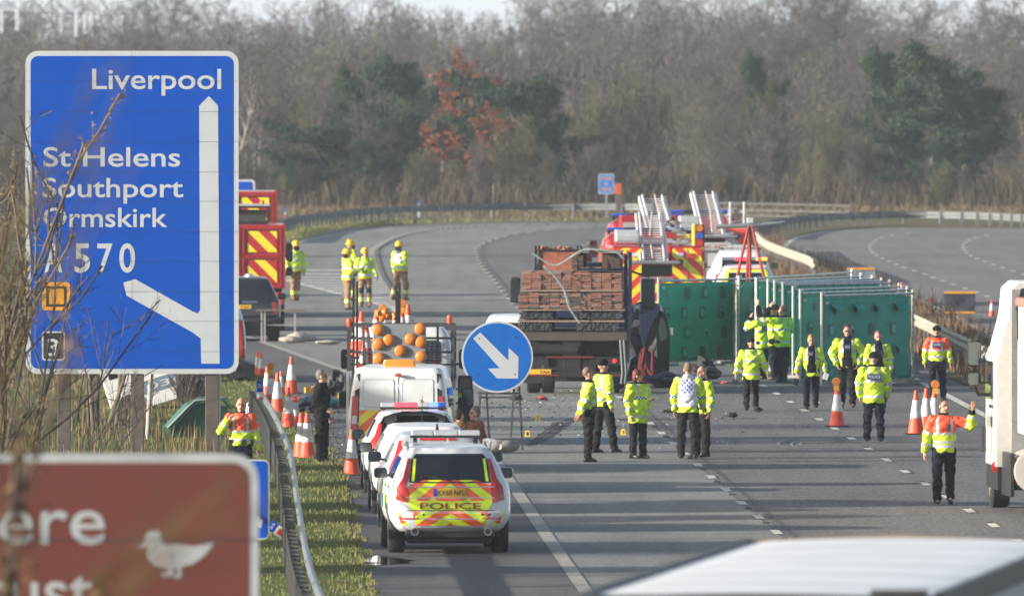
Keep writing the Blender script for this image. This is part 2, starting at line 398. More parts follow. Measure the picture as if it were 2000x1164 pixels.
# verges
vb = [p + Vector((-60, 0, 0)) for p in (E0[0], E0[60])]
i0 = 50
sheet('near_verge', E0[:i0] + [Vector((-60, E0[i0 - 1].y, 0)), Vector((-60, 60, 0))], 0.05, M_VERGE)
RBn = [p for p in RB if p.y < 700]
CR = [p for p in OE if p.y < 690]
sheet('central_reserve', RBn + CR[::-1] + [Vector((CR[0].x + 2, 300, 0)), Vector((CR[0].x + 2, 60, 0))], 0.03, M_DRY)
# skid and chalk marks
mk = MB()
for k in range(7):
    a, b = G(1028 + k * 5, 872 - k), G(1085 + k * 6, 826 - k); n = Vector((0.02, 0, 0))
    mk.face([(p.x, p.y, 0.02) for p in (a - n, a + n, b + n, b - n)])
kind(mk.build('skid_marks', mat('skid_rubber', (0.035, 0.034, 0.034), 0.8)), 'structure')
cm = MB()
for cx, cy, rx, ry, a0, a1 in ((1570, 868, 50, 10, 100, 260), (1585, 869, 40, 8, 120, 250), (1600, 868, 38, 5, 150, 240)):
    pts = [G(cx + rx * math.cos(R(a)), cy + ry * math.sin(R(a))) for a in range(a0, a1, 10)]
    for a, b in zip(pts, pts[1:]):
        d = (b - a).normalized(); n = Vector((d.y, -d.x, 0)) * 0.016
        cm.face([(p.x, p.y, 0.02) for p in (a - n, a + n, b + n, b - n)])
kind(cm.build('chalk_marks', mat('chalk', (0.30, 0.30, 0.31), 0.9, var=0.3)), 'structure')
pm = MB()
for poly in ([(698, 1098), (735, 1087), (775, 1091), (810, 1096), (760, 1101)], [(705, 1104), (800, 1099), (800, 1101), (710, 1107)]):
    pm.face([(*G(x, y).xy, 0.02) for x, y in poly])
kind(pm.build('puddle', mat('wet_road', (0.05, 0.05, 0.05), 0.04, var=0, spec=1.0)), 'structure')
band('road_joint', [p + Vector((.22, 0, 0)) for p in L1], 0.03, 0.0185, mat('tar', (.03, .03, .03), .6, var=.2))
# ------------------------------------------------------------------ grass and weeds (uncountable)
M_BLADE = mat('grass_blade', (0.105, 0.145, 0.03), 0.7, var=0.5, scale=0.6, spec=0.2, col2=(0.23, 0.20, 0.085))
M_STRAW = mat('straw', (0.25, 0.18, 0.10), 0.85, var=0.4, scale=0.9, spec=0.1, col2=(0.12, 0.08, 0.05))
M_WEED = mat('dead_weed', (0.11, 0.07, 0.05), 0.9, var=0.4, scale=2, spec=0.1)
def blades(name, spots, hmin, hmax, wd, m, label_kind='stuff', seed=1, lean=0.35, z0=0.03):
    q = np.random.default_rng(seed); n = len(spots); sp = np.array(spots)
    h = q.uniform(hmin, hmax, n); a = q.uniform(0, 6.28, n); ln = q.uniform(0, lean, n) * h
    b = q.uniform(0, 6.28, n); base = np.c_[sp, np.full(n, z0) if sp.shape[1] == 2 else np.zeros(n)][:, :3] if sp.shape[1] == 2 else sp
    dx, dy = np.cos(a) * wd / 2, np.sin(a) * wd / 2; lx, ly = np.cos(b) * ln, np.sin(b) * ln
    z = np.zeros(n)
    V = np.stack([base - np.c_[dx, dy, z], base + np.c_[dx, dy, z], base + np.c_[lx * .4 + dx * .7, ly * .4 + dy * .7, h * .6], base + np.c_[lx * .4 - dx * .7, ly * .4 - dy * .7, h * .6], base + np.c_[lx, ly, h]], 1).reshape(-1, 3)
    i = np.arange(n)[:, None] * 5
    fs = [tuple(r) for r in (i + np.array([[0, 1, 2, 3]])).tolist()] + [tuple(r) for r in (i + np.array([[3, 2, 4]])).tolist()]
    mb = MB(); mb.v = V.tolist(); mb.f = fs; mb.mi = [0] * len(fs)
    return kind(mb.build(name, m, smooth=0), label_kind)
def edge_x(pts, y):
    for a, b in zip(pts, pts[1:]):
        if a.y <= y <= b.y: return a.x + (b.x - a.x) * (y - a.y) / (b.y - a.y)
    return pts[-1].x
q = random.Random(3); sp = []
for _ in range(42000):
    y = 225 + 190 * q.random() ** 1.3; x = edge_x(E0, y) + 0.10 + .16 * math.sin(y * 1.3) * math.sin(y * .37 + 1) - 9 * q.random() ** 2.2
    sp.append((x, y))
blades('verge_grass', sp, 0.03, 0.10, 0.014, M_BLADE, seed=4)
sp = [(edge_x(E0, y) - 1.6 - 9 * q.random() ** 1.2, y) for y in [290 + 130 * q.random() for _ in range(4500)]]
blades('rough_verge_grass', sp, 0.12, 0.5, 0.02, M_STRAW, seed=5)
# far verge inside the curved rail
sp = []
for p, d in resample([p for p in E0 if p.y > 640], 0.02):
    sp.append((p.x - abs(q.gauss(0, 1.2)) * 0.9 - .1, p.y + abs(q.gauss(0, 9))))
blades('far_verge_grass', sp, 0.06, 0.2, 0.03, M_BLADE, seed=6)
sp = []
RBc = [p for p in RB if p.y > 200]; CRs = sorted(OE[:70], key=lambda p: p.y)
for _ in range(30000):
    y = 300 + 400 * q.random(); x0 = edge_x(RBc, y); x1 = edge_x(CRs, y) if y > OE[0].y else 14
    if x1 - x0 < 0.3: continue
    sp.append((x0 + 0.3 + (x1 - x0 - 0.2) * q.random(), y))
blades('reserve_dry_grass', sp[:16000], 0.10, 0.36, 0.025, M_STRAW, seed=7)
blades('reserve_weeds', sp[16000:20000], 0.3, 0.75, 0.022, M_WEED, seed=8, lean=0.6)
M_EDGE = mat('faded_grass', (0.13, 0.10, 0.062), 0.9, var=0.4, scale=0.4, spec=0.1, col2=(0.10, 0.085, 0.05))
sp = [(-45 + 100 * q.random(), 806 + 40 * q.random()) for _ in range(26000)]
blades('woodland_edge_grass', sp, 0.12, 0.42, 0.05, M_EDGE, seed=9, z0=-0.02)

# ------------------------------------------------------------------ safety barriers
def rail_profile(side=1):
    pr = [(0.0, .31), (.035, .29), (.045, .26), (.045, .22), (0.0, .19), (-.03, .16), (-.03, .14), (0, .11), (.045, .08), (.045, .04), (.035, .01), (0, -.01)]
    return [(a * side, b) for a, b in pr] + [((a - .006) * side, b) for a, b in pr[::-1]]
def guardrail(label, pts, side=1, step=2.4, top=0.72, m=None, group='steel safety barriers', post_side=-0.1, pw=0.1, name='guardrail', shallow=1.0, pm_=None):
    c = pts[0].copy(); c.z = 0; root = thing(name, label, 'crash barrier', c, 0, group)
    rs = resample(pts, 1.6); pr = rail_profile(side); rings = []
    for p, d in rs:
        n = Vector((d.y, -d.x, 0)); rings.append([p - c + n * a + Vector((0, 0, top - .31 * shallow + b * shallow)) for a, b in pr])
    MB().loft(rings).build('rail', m or STEEL, root, smooth=50)
    pm = MB(); pm.box(-pw / 2, pw / 2, -.03, .03, 0, top - .02); pm.box(-pw / 2, -pw / 2 + .015, -.07, .07, 0, top - .02); first = None
    for p, d in resample(pts, step, 0.4):
        n = Vector((d.y, -d.x, 0)) * post_side * side
        if first is None: first = pm.build('post', pm_ or (STEEL if not m else m), root, smooth=0); o = first
        else: o = first.copy(); COL.objects.link(o)
        o.location = p - c + n; o.rotation_euler = (0, 0, math.atan2(-d.x, d.y))
    return root
NB = curve([(640, 1300), (612, 1230), (596, 1164), (580, 1060), (567, 965), (548, 905), (528, 862), (506, 826)])
guardrail('weathered steel crash barrier along the grass verge beside the parked police cars', NB, 1, 2.0, 0.74, post_side=-.17, pw=.15, shallow=.55, pm_=mat('dull_post', (.13, .13, .125), .7, .2, var=.3))
FB = curve([(520, 476), (561, 456), (646, 443), (723, 434), (860, 428), (1000, 425), (1220, 425), (1300, 426)])
guardrail('long curved steel crash barrier at the woodland edge behind the firefighters', FB, -1, 2.4, 0.68, DULLRAIL, post_side=-.12)
CREAM = mat('sunlit_rail', (0.45, 0.40, 0.33), 0.6, 0.25, var=0.3)  # cream of sunlit steel put into the base colour
NR = curve([(1990, 775), (1930, 741), (1860, 705), (1795, 672), (1755, 652)])
guardrail('steel crash barrier in dry weeds between the green screens and the white lorry cab', NR, -1, 3.2, 0.75, CREAM)
MR = curve([(1590, 555), (1578, 545), (1540, 530), (1510, 518), (1492, 508), (1476, 492)])
guardrail('sunlit cream crash barrier bending behind the red tripod and the police car', MR, -1, 2.4, 0.8, CREAM)
FR = curve([(1478, 470), (1492, 462), (1520, 454), (1570, 447), (1640, 442), (1760, 438), (1900, 440), (2060, 448)])
guardrail('far grey crash barrier sweeping right above the empty opposite carriageway', FR, -1, 2.4, 0.6, DULLRAIL)
# open parapet railing further back
pc = curve([(1400, 422), (1450, 423), (1550, 425), (1660, 428)]); c0 = pc[0].copy()
root = thing('railing', 'pale open post and rail fence behind the fire engines at the woodland edge', 'fence', c0)
for zz in (0.62, 0.3, 0.05): MB().tube([p - c0 + Vector((0, 0, zz)) for p in pc], 0.035, 6).build('rail', FENCEG, root)
pm = MB(); pm.box(-.05, .05, -.05, .05, 0, .68); first = None
for p, d in resample(pc, 2.0):
    o = first.copy() if first else pm.build('post', FENCEG, root)
    if first: COL.objects.link(o)
    first = first or o; o.location = p - c0
# ------------------------------------------------------------------ trees
def bark(name, c, c2):
    m = mat(name, c, 0.9, var=0.3, scale=3, spec=0.1, col2=c2); n, l = m.node_tree.nodes, m.node_tree.links; b = n['Principled BSDF']
    if 'per_tree' in n: return m
    oi = n.new('ShaderNodeObjectInfo'); hs = n.new('ShaderNodeHueSaturation'); hs.name = 'per_tree'; src = b.inputs['Base Color'].links[0].from_socket      # every tree its own tone
    l.new(src, hs.inputs['Color']); l.new(mth(n, l, 'MULTIPLY_ADD', oi.outputs['Random'], 0.75, 0.62), hs.inputs['Value'])
    r2 = mth(n, l, 'FRACT', mth(n, l, 'MULTIPLY', oi.outputs['Random'], 7.31)); l.new(mth(n, l, 'MULTIPLY_ADD', r2, 0.05, 0.472), hs.inputs['Hue']); l.new(mth(n, l, 'MULTIPLY_ADD', r2, 0.8, 0.7), hs.inputs['Saturation'])
    l.new(hs.outputs[0], b.inputs['Base Color']); return m
M_TRUNK = bark('grey_brown_bark', (0.09, 0.078, 0.066), (0.14, 0.12, 0.10))
M_BIRCH = bark('pale_birch_bark', (0.42, 0.39, 0.34), (0.22, 0.19, 0.16))
M_TWIG = bark('bare_twig', (0.070, 0.066, 0.058), (0.120, 0.112, 0.098))
M_TWIGP = bark('purple_brown_twig', (0.072, 0.062, 0.060), (0.115, 0.100, 0.096))
M_TWIGG = bark('grey_green_twig', (0.088, 0.083, 0.053), (0.145, 0.134, 0.09))
M_PINE = mat('pine_needles', (0.030, 0.055, 0.028), 0.7, var=0.5, scale=1.5, col2=(0.046, 0.07, 0.034), spec=0.15)
M_RUST = mat('rust_leaves', (0.26, 0.075, 0.03), 0.7, var=0.5, scale=1.4, col2=(0.14, 0.05, 0.028), spec=0.2)
M_TAN = bark('tan_twig', (0.18, 0.145, 0.10), (0.095, 0.078, 0.058))
M_DEAD = mat('dead_leaf', (0.30, 0.21, 0.11), 0.8, var=0.4, scale=2, col2=(0.17, 0.115, 0.06), spec=0.1)
def unit(r):
    v = Vector((r.gauss(0, 1), r.gauss(0, 1), r.gauss(0, 1))); return v.normalized()
def grow(r, p, d, L, rad, lev, maxlev, out, kids, ang, up, ratio, wob):
    n = 4 if lev < 2 else 3; pts = [p]; rs = [rad]; dd = d.copy()
    for i in range(n):
        dd = (dd + unit(r) * wob + Vector((0, 0, up))).normalized(); p = p + dd * (L / n); pts.append(p); rs.append(rad * (1 - 0.75 * (i + 1) / n))
    out.append((lev, pts, rs))
    if lev >= maxlev: return
    k = kids[lev]
    for j in range(k):
        t = (0.25 if lev == 0 else 0.12) + (0.98 - (0.25 if lev == 0 else 0.12)) * (j + r.random()) / k
        f = t * n; i = min(int(f), n - 1); q = pts[i].lerp(pts[i + 1], f - i)
        ax = dd.cross(unit(r)).normalized(); a = ang * (0.6 + 0.8 * r.random())
        base = (pts[i + 1] - pts[i]).normalized()
        nd = Matrix.Rotation(a, 3, ax) @ base
        l2 = L * ratio * (1.15 - 0.6 * t) * (0.7 + 0.6 * r.random())
        grow(r, q, nd, l2, max(rs[i] * 0.6, 0.006), lev + 1, maxlev, out, kids, ang, up, ratio, wob)
def ribbons(segs, wmin, r):
    """thin flat twigs, each strip turned its own way"""
    V, Fc = [], []
    for pts, rs in segs:
        side = unit(r)
        for i in range(len(pts) - 1):
            a, b = pts[i], pts[i + 1]; d = (b - a); s = d.cross(side)
            if s.length < 1e-6: continue
            s.normalize(); w0, w1 = max(rs[i], wmin), max(rs[i + 1], wmin * .6); o = len(V)
            V += [a - s * w0, a + s * w0, b + s * w1, b - s * w1]; Fc.append((o, o + 1, o + 2, o + 3))
    return V, Fc
def tree_mesh(seed, h, multi=1, kids=(9, 7, 6, 4), ang=0.75, up=0.10, ratio=0.45, wob=0.16, rad=0.11, lean=0.0, wmin=0.008, split=1, spread=0.25, len0=0.95):
    r = random.Random(seed); out = []
    for k in range(multi):
        d = Vector((r.gauss(0, spread) if multi > 1 else lean, r.gauss(0, spread) if multi > 1 else 0, 1)).normalized()
        p = Vector((r.gauss(0, .25), r.gauss(0, .25), 0)) if multi > 1 else Vector()
        grow(r, p, d, h * len0 * (1 if multi == 1 else 0.6 + 0.45 * r.random()), rad / (1 if multi == 1 else 1.8), 0, len(kids), out, kids, ang, up, ratio, wob)
    th, tw = MB(), MB()
    for lev, pts, rs in out:
        if lev <= split: th.tube(pts, [max(x, .012) for x in rs], 5 if lev else 7, cap=False)
    V, Fc = ribbons([(p, q) for l, p, q in out if l > split], wmin, r)
    tw.add(V, Fc)
    return th, tw, out
def leaf_clumps(mb, out, r, lev, per, size, spread, m, keep=1.0, zmin=0):
    mb.use(m); V, Fc = [], []
    for l, pts, rs in out:
        if l < lev or r.random() > keep: continue
        for _ in range(per):
            c = pts[r.randrange(1, len(pts))] + unit(r) * spread * r.random()
            if c.z < zmin: continue
            u = unit(r); v = u.cross(unit(r)).normalized(); s = size * (0.5 + r.random()); o = len(V)
            V += [c - u * s, c + v * s * .45, c + u * s, c - v * s * .45]; Fc.append((o, o + 1, o + 2, o + 3))
    mb.add(V, Fc)
PROTO = {}
def proto(key, mt, mc, label, cat='tree', extra=None, **k):
    th, tw, out = tree_mesh(**k)
    tr = th.build('trunk', mt, None, 60).data
    if extra: tw.use(mc); extra(tw, out)
    cr = tw.build('crown', mc, None, 0).data
    for o in [o for o in COL.objects if o.data in (tr, cr)]: bpy.data.objects.remove(o)
    PROTO[key] = (tr, cr, k['h'])
def plant(key, name, label, x, y, h, group=None, z=None, cat='tree', wx=1.0, rz=None, r=random.Random(5)):
    tr, cr, h0 = PROTO[key]; s = h / h0
    o = thing(name, label, cat, (x, y, hill(x, y) if z is None else z), r.random() * 6.28 if rz is None else rz, group); o.scale = (s * wx, s * wx, s)
    for nm, me in (('trunk', tr), ('crown', cr)):
        c = bpy.data.objects.new(nm, me); COL.objects.link(c); c.parent = o
    return o
for i in range(4):
    proto(f'bare{i}', M_TRUNK, (M_TWIG, M_TWIGP, M_TWIG, M_TWIGG)[i], '', seed=20 + i, h=9, multi=3, spread=.22, kids=(11, 8, 6, 4), ang=0.75, up=0.07, ratio=0.47, rad=0.13, wmin=0.012)
for i in range(3):
    proto(f'thicket{i}', M_TRUNK, (M_TWIGG, M_TWIG, M_TWIGP)[i], '', seed=40 + i, h=6, multi=7, kids=(12, 9, 7), ang=0.5, up=0.12, ratio=0.42, rad=0.08, wmin=0.011, spread=0.22)
for i in range(2):
    proto(f'birch{i}', M_BIRCH, M_TWIGP, '', seed=60 + i, h=8, kids=(15, 10, 7, 5), ang=0.55, up=0.10, ratio=0.36, rad=0.085, wmin=0.010, lean=0.08, split=1)
for i in range(3):
    def ex(mb, out, i=i): leaf_clumps(mb, out, random.Random(80 + i), 2, 36, 0.065, 0.38, M_PINE, zmin=0.3)
    proto(f'pine{i}', M_TRUNK, M_TWIG, '', extra=ex, seed=80 + i, h=7, kids=(20, 9, 5), ang=1.15, up=0.03, ratio=0.38, rad=0.13, wmin=0.008)
def exr(mb, out): leaf_clumps(mb, out, random.Random(9), 3, 9, 0.09, 0.24, M_RUST, keep=0.85)
proto('rust', M_TRUNK, M_TWIG, '', extra=exr, seed=101, h=7, kids=(14, 8, 6), ang=0.85, up=0.06, ratio=0.42, rad=0.12, wmin=0.008)
# skyline trees: airy, wide
for i in range(3):
    proto(f'sky{i}', M_TRUNK, (M_TWIG, M_TWIGP, M_TWIG)[i], '', seed=120 + i, h=11, multi=3, spread=.2, kids=(11, 8, 6, 4), ang=0.85, up=0.045, ratio=0.5, rad=0.17, wmin=0.012)
r = random.Random(11)
def htop(x, y, Y):
    """height of a tree at distance Y whose top reaches row y of the photograph"""
    p = P(x, y, Y); return p.x, p.z - hill(p.x, Y)
M_UND = bark('bramble_stems', (0.06, 0.048, 0.04), (0.10, 0.082, 0.065))
GB, GT, GSK = 'bare woodland trees', 'shrub thickets along the woodland edge', 'tall bare trees on the skyline'
LB, LT, LSK = 'bare grey brown tree in the hazy woodland beyond the curved barrier', 'low many stemmed bare shrub at the woodland edge beyond the curved barrier', 'tall bare tree with an airy crown against the pale sky'
# skyline, row by row of wanted tops along x
def sky_top(x):
    pts = [(-300, 10), (0, 15), (150, 20), (330, 0), (480, 5), (530, 40), (570, 20), (640, -5), (800, 5), (850, 25), (930, 45), (985, 40), (1020, 0), (1150, -30), (1330, -10), (1365, 25), (1420, -20), (1600, -40), (1720, -15), (1760, 25), (1860, 45), (1920, 45), (1960, 5), (2100, -20), (2300, 0)]
    for (a, b), (c, d) in zip(pts, pts[1:]):
        if a <= x <= c: return b + (d - b) * (x - a) / (c - a)
    return 10
def row(Y0, Y1, n, x0, x1, top, keys, name, label, group, jit=20, wx=1.0):
    for i in range(n):
        x = x0 + (x1 - x0) * (i + .5 + r.uniform(-.4, .4)) / n; Y = r.uniform(Y0, Y1)
        X, h = htop(x, top(x) + r.uniform(-jit * .3, jit), Y)
        plant(r.choice(keys), name, label, X, Y, max(h, 1.5), group, wx=wx * r.uniform(.85, 1.15))
row(1230, 1330, 40, -300, 2300, lambda x: sky_top(x) - 16 - (22 if x > 1000 else 0), ['sky0', 'sky1', 'sky2'], 'skyline_tree', LSK, GSK, 22, 1.0)
row(1130, 1200, 44, -300, 2300, lambda x: max(sky_top(x) + 38, 38), ['bare0', 'bare1', 'bare2', 'sky1'], 'bare_tree', LB, GB, 40, 1.15)
row(1010, 1080, 44, -300, 2300, lambda x: 75 + 25 * math.sin(x / 170), ['bare0', 'bare1', 'bare2', 'bare3'], 'bare_tree', LB, GB, 40, 1.15)
row(930, 980, 44, -300, 2300, lambda x: 135 + 30 * math.sin(x / 140 + 1), ['bare0', 'bare1', 'bare3', 'birch0', 'birch1'], 'bare_tree', LB, GB, 50, 1.15)
row(868, 900, 40, -300, 2300, lambda x: 205 + 45 * math.sin(x / 120), ['birch0', 'bare3', 'bare0', 'birch1', 'thicket0'], 'bare_tree', LB, GB, 60, 1.1)
row(846, 866, 44, -250, 2250, lambda x: 285 + 40 * math.sin(x / 90), ['thicket0', 'thicket1', 'thicket2'], 'bare_shrub', LT, GT, 60, 1.1)
for x, y, Y, k, wx, nm, lb in ((918, 150, 866, 'rust', 1.5, 'oak_tree', 'russet leaved oak standing out in the bare woodland beyond the curved barrier'),
        (1045, 140, 864, 'pine0', 1.5, 'pine_tree', 'dark green pine just right of the russet oak'),
        (845, 105, 905, 'pine1', 1.3, 'pine_tree', 'tall green conifer rising behind the left side of the russet oak'),
        (700, 160, 890, 'pine2', 0.9, 'pine_tree', 'slim dark conifer well to the left of the russet oak'),
        (650, 235, 862, 'pine0', 1.9, 'pine_tree', 'low spreading dark pine between the big blue sign and the russet oak'),
        (1845, 120, 870, 'pine2', 1.5, 'pine_tree', 'largest dark pine at the right, above the far grey barrier'),
        (1765, 85, 905, 'pine1', 0.75, 'pine_tree', 'tall slim conifer just behind the left side of the largest dark pine'),
        (1505, 95, 930, 'pine1', 0.6, 'pine_tree', 'small rounded conifer top alone above the bare trees over the red tripod'),
        (730, 290, 860, 'pine2', 1.7, 'pine_tree', 'broad low dark conifer right of the spreading pine near the big blue sign'), (600, 320, 859, 'pine1', 1.6, 'pine_tree', 'lowest dark conifer at the woodland edge near the big blue sign'), (800, 205, 868, 'pine0', 1.1, 'pine_tree', 'dark conifer just left of the russet oak, lower than the tall one'),
        (1110, 225, 860, 'pine1', 1.5, 'pine_tree', 'low spreading dark pine between the russet oak and the M58 location sign'), (1770, 235, 862, 'pine0', 1.5, 'pine_tree', 'low dark pine in front of the tall slim conifer at the right'), (1880, 270, 861, 'pine1', 1.4, 'pine_tree', 'low dark pine at the right foot of the largest dark pine'), (960, 260, 862, 'pine2', 1.3, 'pine_tree', 'low dark conifer under the russet oak'),
        (965, 235, 858, 'rust', 1.3, 'oak_tree', 'smaller russet oak low in front of the dark pine')):
    X, h = htop(x, y, Y); plant(k, nm, lb, X, Y, h, None, wx=wx, rz=1.0)
# dark undergrowth closing the foot of the wood
q = random.Random(31); sp = [(-50 + 110 * q.random(), 846 + 110 * q.random()) for _ in range(40000)]
blades('undergrowth', sp, 0.5, 2.2, 0.05, M_UND, seed=12, lean=1.1, z0=-0.02)
# the deep wood behind: rounded hazy crowns that read as one mass
V, Fc = [], []; q = random.Random(41)
for i in range(150):
    Y = q.uniform(960, 1330); x = -300 + 2600 * (i + q.random()) / 150 * 1.0; x = -300 + (x * 7 + 300) % 2600
    top = max(sky_top(x) + 16 + q.uniform(0, 35), 22) if Y > 1150 else 90 + 60 * q.random()
    X, h = htop(x, top, Y); z0 = hill(X, Y); rx, rz_ = q.uniform(2.2, 3.6), h * .55; cz = z0 + h - rz_
    for k in range(800):
        d = unit(q) * (q.random() ** .3); c = Vector((X + d.x * rx, Y + d.y * rx, cz + d.z * rz_)); u = (unit(q) + Vector((d.x * .6, d.y * .6, .9))).normalized() * q.uniform(.3, .9); s_ = u.cross(unit(q)).normalized() * q.uniform(.012, .035); o = len(V)
        V += [c - u - s_, c - u + s_, c + u + s_ * .4, c + u - s_ * .4]; Fc.append((o, o + 1, o + 2, o + 3))
kind(MB().add(V, Fc).build('deep_woodland', M_TWIGP, smooth=0), 'stuff')
# ------------------------------------------------------------------ near shrubs, left
for i in range(3):
    def exd(mb, out, i=i): leaf_clumps(mb, out, random.Random(140 + i), 3, 2, 0.018, 0.05, M_DEAD, keep=0.5)
    proto(f'brush{i}', M_TAN, M_TAN, '', extra=exd, seed=140 + i, h=5, multi=8, kids=(8, 7, 6), ang=0.42, up=0.16, ratio=0.32, rad=0.018, wmin=0.003, spread=0.20)
for i in range(2):
    proto(f'sprig{i}', M_TWIGP, M_TWIGP, '', seed=150 + i, h=5, multi=3, kids=(8, 6, 4), ang=0.6, up=0.08, ratio=0.42, rad=0.03, wmin=0.004, spread=0.25)
for px, py, Y, k, lb in ((-170, 150, 246, 'brush0', 'tall tan brushwood at the left edge, rising beside the big blue sign'),
        (-120, 250, 238, 'brush1', 'tan twiggy shrub across the left border of the big blue sign'),
        (-190, 330, 228, 'brush2', 'nearest tan brushwood at the left edge, low in front of the big blue sign'),
        (-80, 230, 254, 'brush1', 'dense brown brushwood close behind the left border of the big blue sign'), (-60, 420, 262, 'brush0', 'lower brown brushwood at the left edge beside the big blue sign posts'), (-290, 760, 96, 'brush2', 'soft blurred twigs rising in front of the brown tourist sign at the left'),
        (-40, 600, 252, 'brush0', 'low brown shrub below the three plate corner of the big blue sign')):
    p = P(px, py, Y); plant(k, 'brushwood', lb, p.x, Y, p.z, 'tan brushwood at the left edge', z=0, cat='shrub', rz=0.7 * px)
for px, py, Y, k, lb in ((150, 190, 262, 'sprig0', 'sparse purple brown sapling whose top fork crosses the big blue sign'),
        (215, 560, 270, 'sprig1', 'short bare sapling crossing the lower left of the big blue sign')):
    p = P(px, py, Y); plant(k, 'sapling', lb, p.x - .6, Y, p.z, None, z=0, cat='tree', rz=2.1)
# thin stems behind the sign
for px, k, Y, hh, lb in ((288, 'birch0', 342, 5, 'slender pale sapling just right of the middle post of the big blue sign'),
        (205, 'bare0', 350, 6, 'leaning bare tree between the left and middle posts of the big blue sign'),
        (165, 'thicket1', 352, 4, 'bare thicket behind the left post of the big blue sign'), (360, 'thicket2', 346, 2.2, 'low bare bramble thicket in front of the tilted green container')):
    g_ = G(px, 100 + F * H / Y); plant(k, 'sapling' if hh > 2.5 else 'bramble', lb, g_.x, Y, hh, None, z=0, cat='tree' if hh > 2.5 else 'shrub')
# twigs of the tree beside the camera, far out of focus
r2 = random.Random(77)
tw = MB(); th = MB(); root = thing('overhanging_tree', 'blurred bare branches very close to the viewer, crossing the two big signs', 'tree', (-3.0, 58, 0))
th.tube([(-.6, 0, -2), (-.5, 0, 4), (-.3, .2, 9)], [.12, .1, .05], 10)
for x0, z0, x1, z1, rr in ((-.5, 4.6, 2.05, 7.25, .013), (-.5, 4.2, 1.75, 6.5, .016), (-.5, 5.2, 1.55, 7.6, .011), (-.4, 5.9, 1.3, 7.5, .012), (-.5, 3.6, 2.1, 6.2, .012), (-.5, 5.0, 1.2, 6.3, .016), (-.4, 5.5, 1.5, 6.9, .009)):
    out = []; grow(r2, Vector((x0, 0, z0)), Vector((x1 - x0, r2.uniform(-.4, .4), z1 - z0)).normalized(), math.hypot(x1 - x0, z1 - z0), rr, 0, 2, out, (6, 3), 0.5, 0.02, 0.3, 0.1)
    for l, pts, rs in out: (th if l == 0 else tw).tube(pts, [max(v, .004) for v in rs], 5, cap=False)
th.build('trunk', M_TAN, root, 60); tw.build('crown', M_TAN, root, 60)
# tall conifers just out of frame on the left bank: their shade lies across the road
def exs(mb, out): leaf_clumps(mb, out, random.Random(3), 2, 26, 0.26, 0.5, M_PINE, zmin=2.0)
proto('bank', M_TRUNK, M_TWIG, '', extra=exs, seed=180, h=8, kids=(18, 8, 4), ang=1.2, up=0.02, ratio=0.22, rad=0.16, wmin=0.01)
for px, hh in ((915, 7.4), (953, 7.6), (989, 7.9), (1016, 7.6), (1068, 7.2), (1120, 7.2), (820, 6.6), (735, 6.6), (655, 6.8), (640, 6.5), (612, 6.6), (575, 6.4), (500, 6.4)):
    Y = 100 + 0; Yg = F * H / (px - 100); X = -26
    plant('bank', 'bank_conifer', 'dark conifer on the left bank beyond the edge of the picture', X, Yg + X * math.tan(SUN_AZ), hh, 'conifers on the left bank', z=0, wx=1.9)
# ------------------------------------------------------------------ road signs
SIGNB = mat('sign_blue', (0.0, 0.070, 0.44), 0.6, var=0.06, scale=1.5, spec=0.1)
SIGNW = mat('sign_white', (0.50, 0.53, 0.56), 0.45, var=0.06, scale=2)
SIGNO = mat('sign_orange', (0.78, 0.33, 0.02), 0.4, var=0.05)
SIGNBR = mat('sign_brown', (0.115, 0.022, 0.014), 0.65, var=0.08, scale=1.5)
POSTM = mat('rusty_post', (0.12, 0.10, 0.085), 0.7, 0.2, var=0.3, scale=4)
def seam_mat(): return mat('panel_seam', (0.03, 0.04, 0.07), 0.6, var=0)
Y = 330.0; s = F / Y; gz = CY - (0 - 0)  # local metres from pixels
base = G(258, 100 + F * H / Y); base.y = Y
def sg(px, py):
    p = P(px, py, Y); return p.x - base.x, p.z
root = thing('direction_sign', 'large blue motorway sign listing Liverpool, St Helens, Southport, Ormskirk and A 570', 'road sign', (base.x, Y, 0), R(0.5))
def px(pts): return [sg(*p) for p in pts]
def prr(x0, y0, x1, y1, r):
    a, b = sg(x0, y1), sg(x1, y0); return rrect(a[0], b[0], a[1], b[1], r / s)
fn = lambda d: (lambda x, z: (x, -d, z))
mb = MB()
mb.use(SIGNW).prism(prr(50, 100, 466, 730, 24), -.04, 0.0)
mb.use(SIGNB).prism(prr(60, 110, 456, 720, 15), -.044, -.0401)
mb.use(SIGNW)
def ptext(m, t, x0, x1, ycap, ybase, d, o):
    a, b = sg(x0, ybase), sg(x1, ycap); m.text(t, a[0], b[0], a[1], b[1] - a[1], fn(d), o)
ptext(mb, 'Liverpool', 180, 432, 133, 174, .048, .011)
ptext(mb, 'St Helens', 85, 352, 286, 325, .048, .011)
ptext(mb, 'Southport', 83, 358, 346, 385, .048, .011)
ptext(mb, 'Ormskirk', 84, 327, 404, 443, .048, .011)
ptext(mb, 'A', 87, 122, 473, 531, .048, .014); ptext(mb, '5', 145, 176, 473, 531, .048, .014); ptext(mb, '7', 190, 220, 473, 531, .048, .014); ptext(mb, '0', 233, 264, 473, 531, .048, .014)
mb.face([fn(.048)(*p) for p in px([(393, 710), (392, 661), (376, 649), (247, 577), (241, 552), (264, 545), (376, 608), (386, 612), (391, 606), (389, 207), (408, 188), (426, 207), (429, 710)])])
mb.use(SIGNO).face([fn(.048)(*p) for p in prr(82, 551, 137, 606, 7)])
mb.use(BLK_ := mat('sign_black', (.02, .02, .02), .5, var=0)).face([fn(.051)(*p) for p in px([(90, 599), (130, 599), (130, 559), (90, 559)])])
mb.use(SIGNO).face([fn(.054)(*p) for p in px([(96, 594), (125, 594), (125, 564), (96, 564)])])
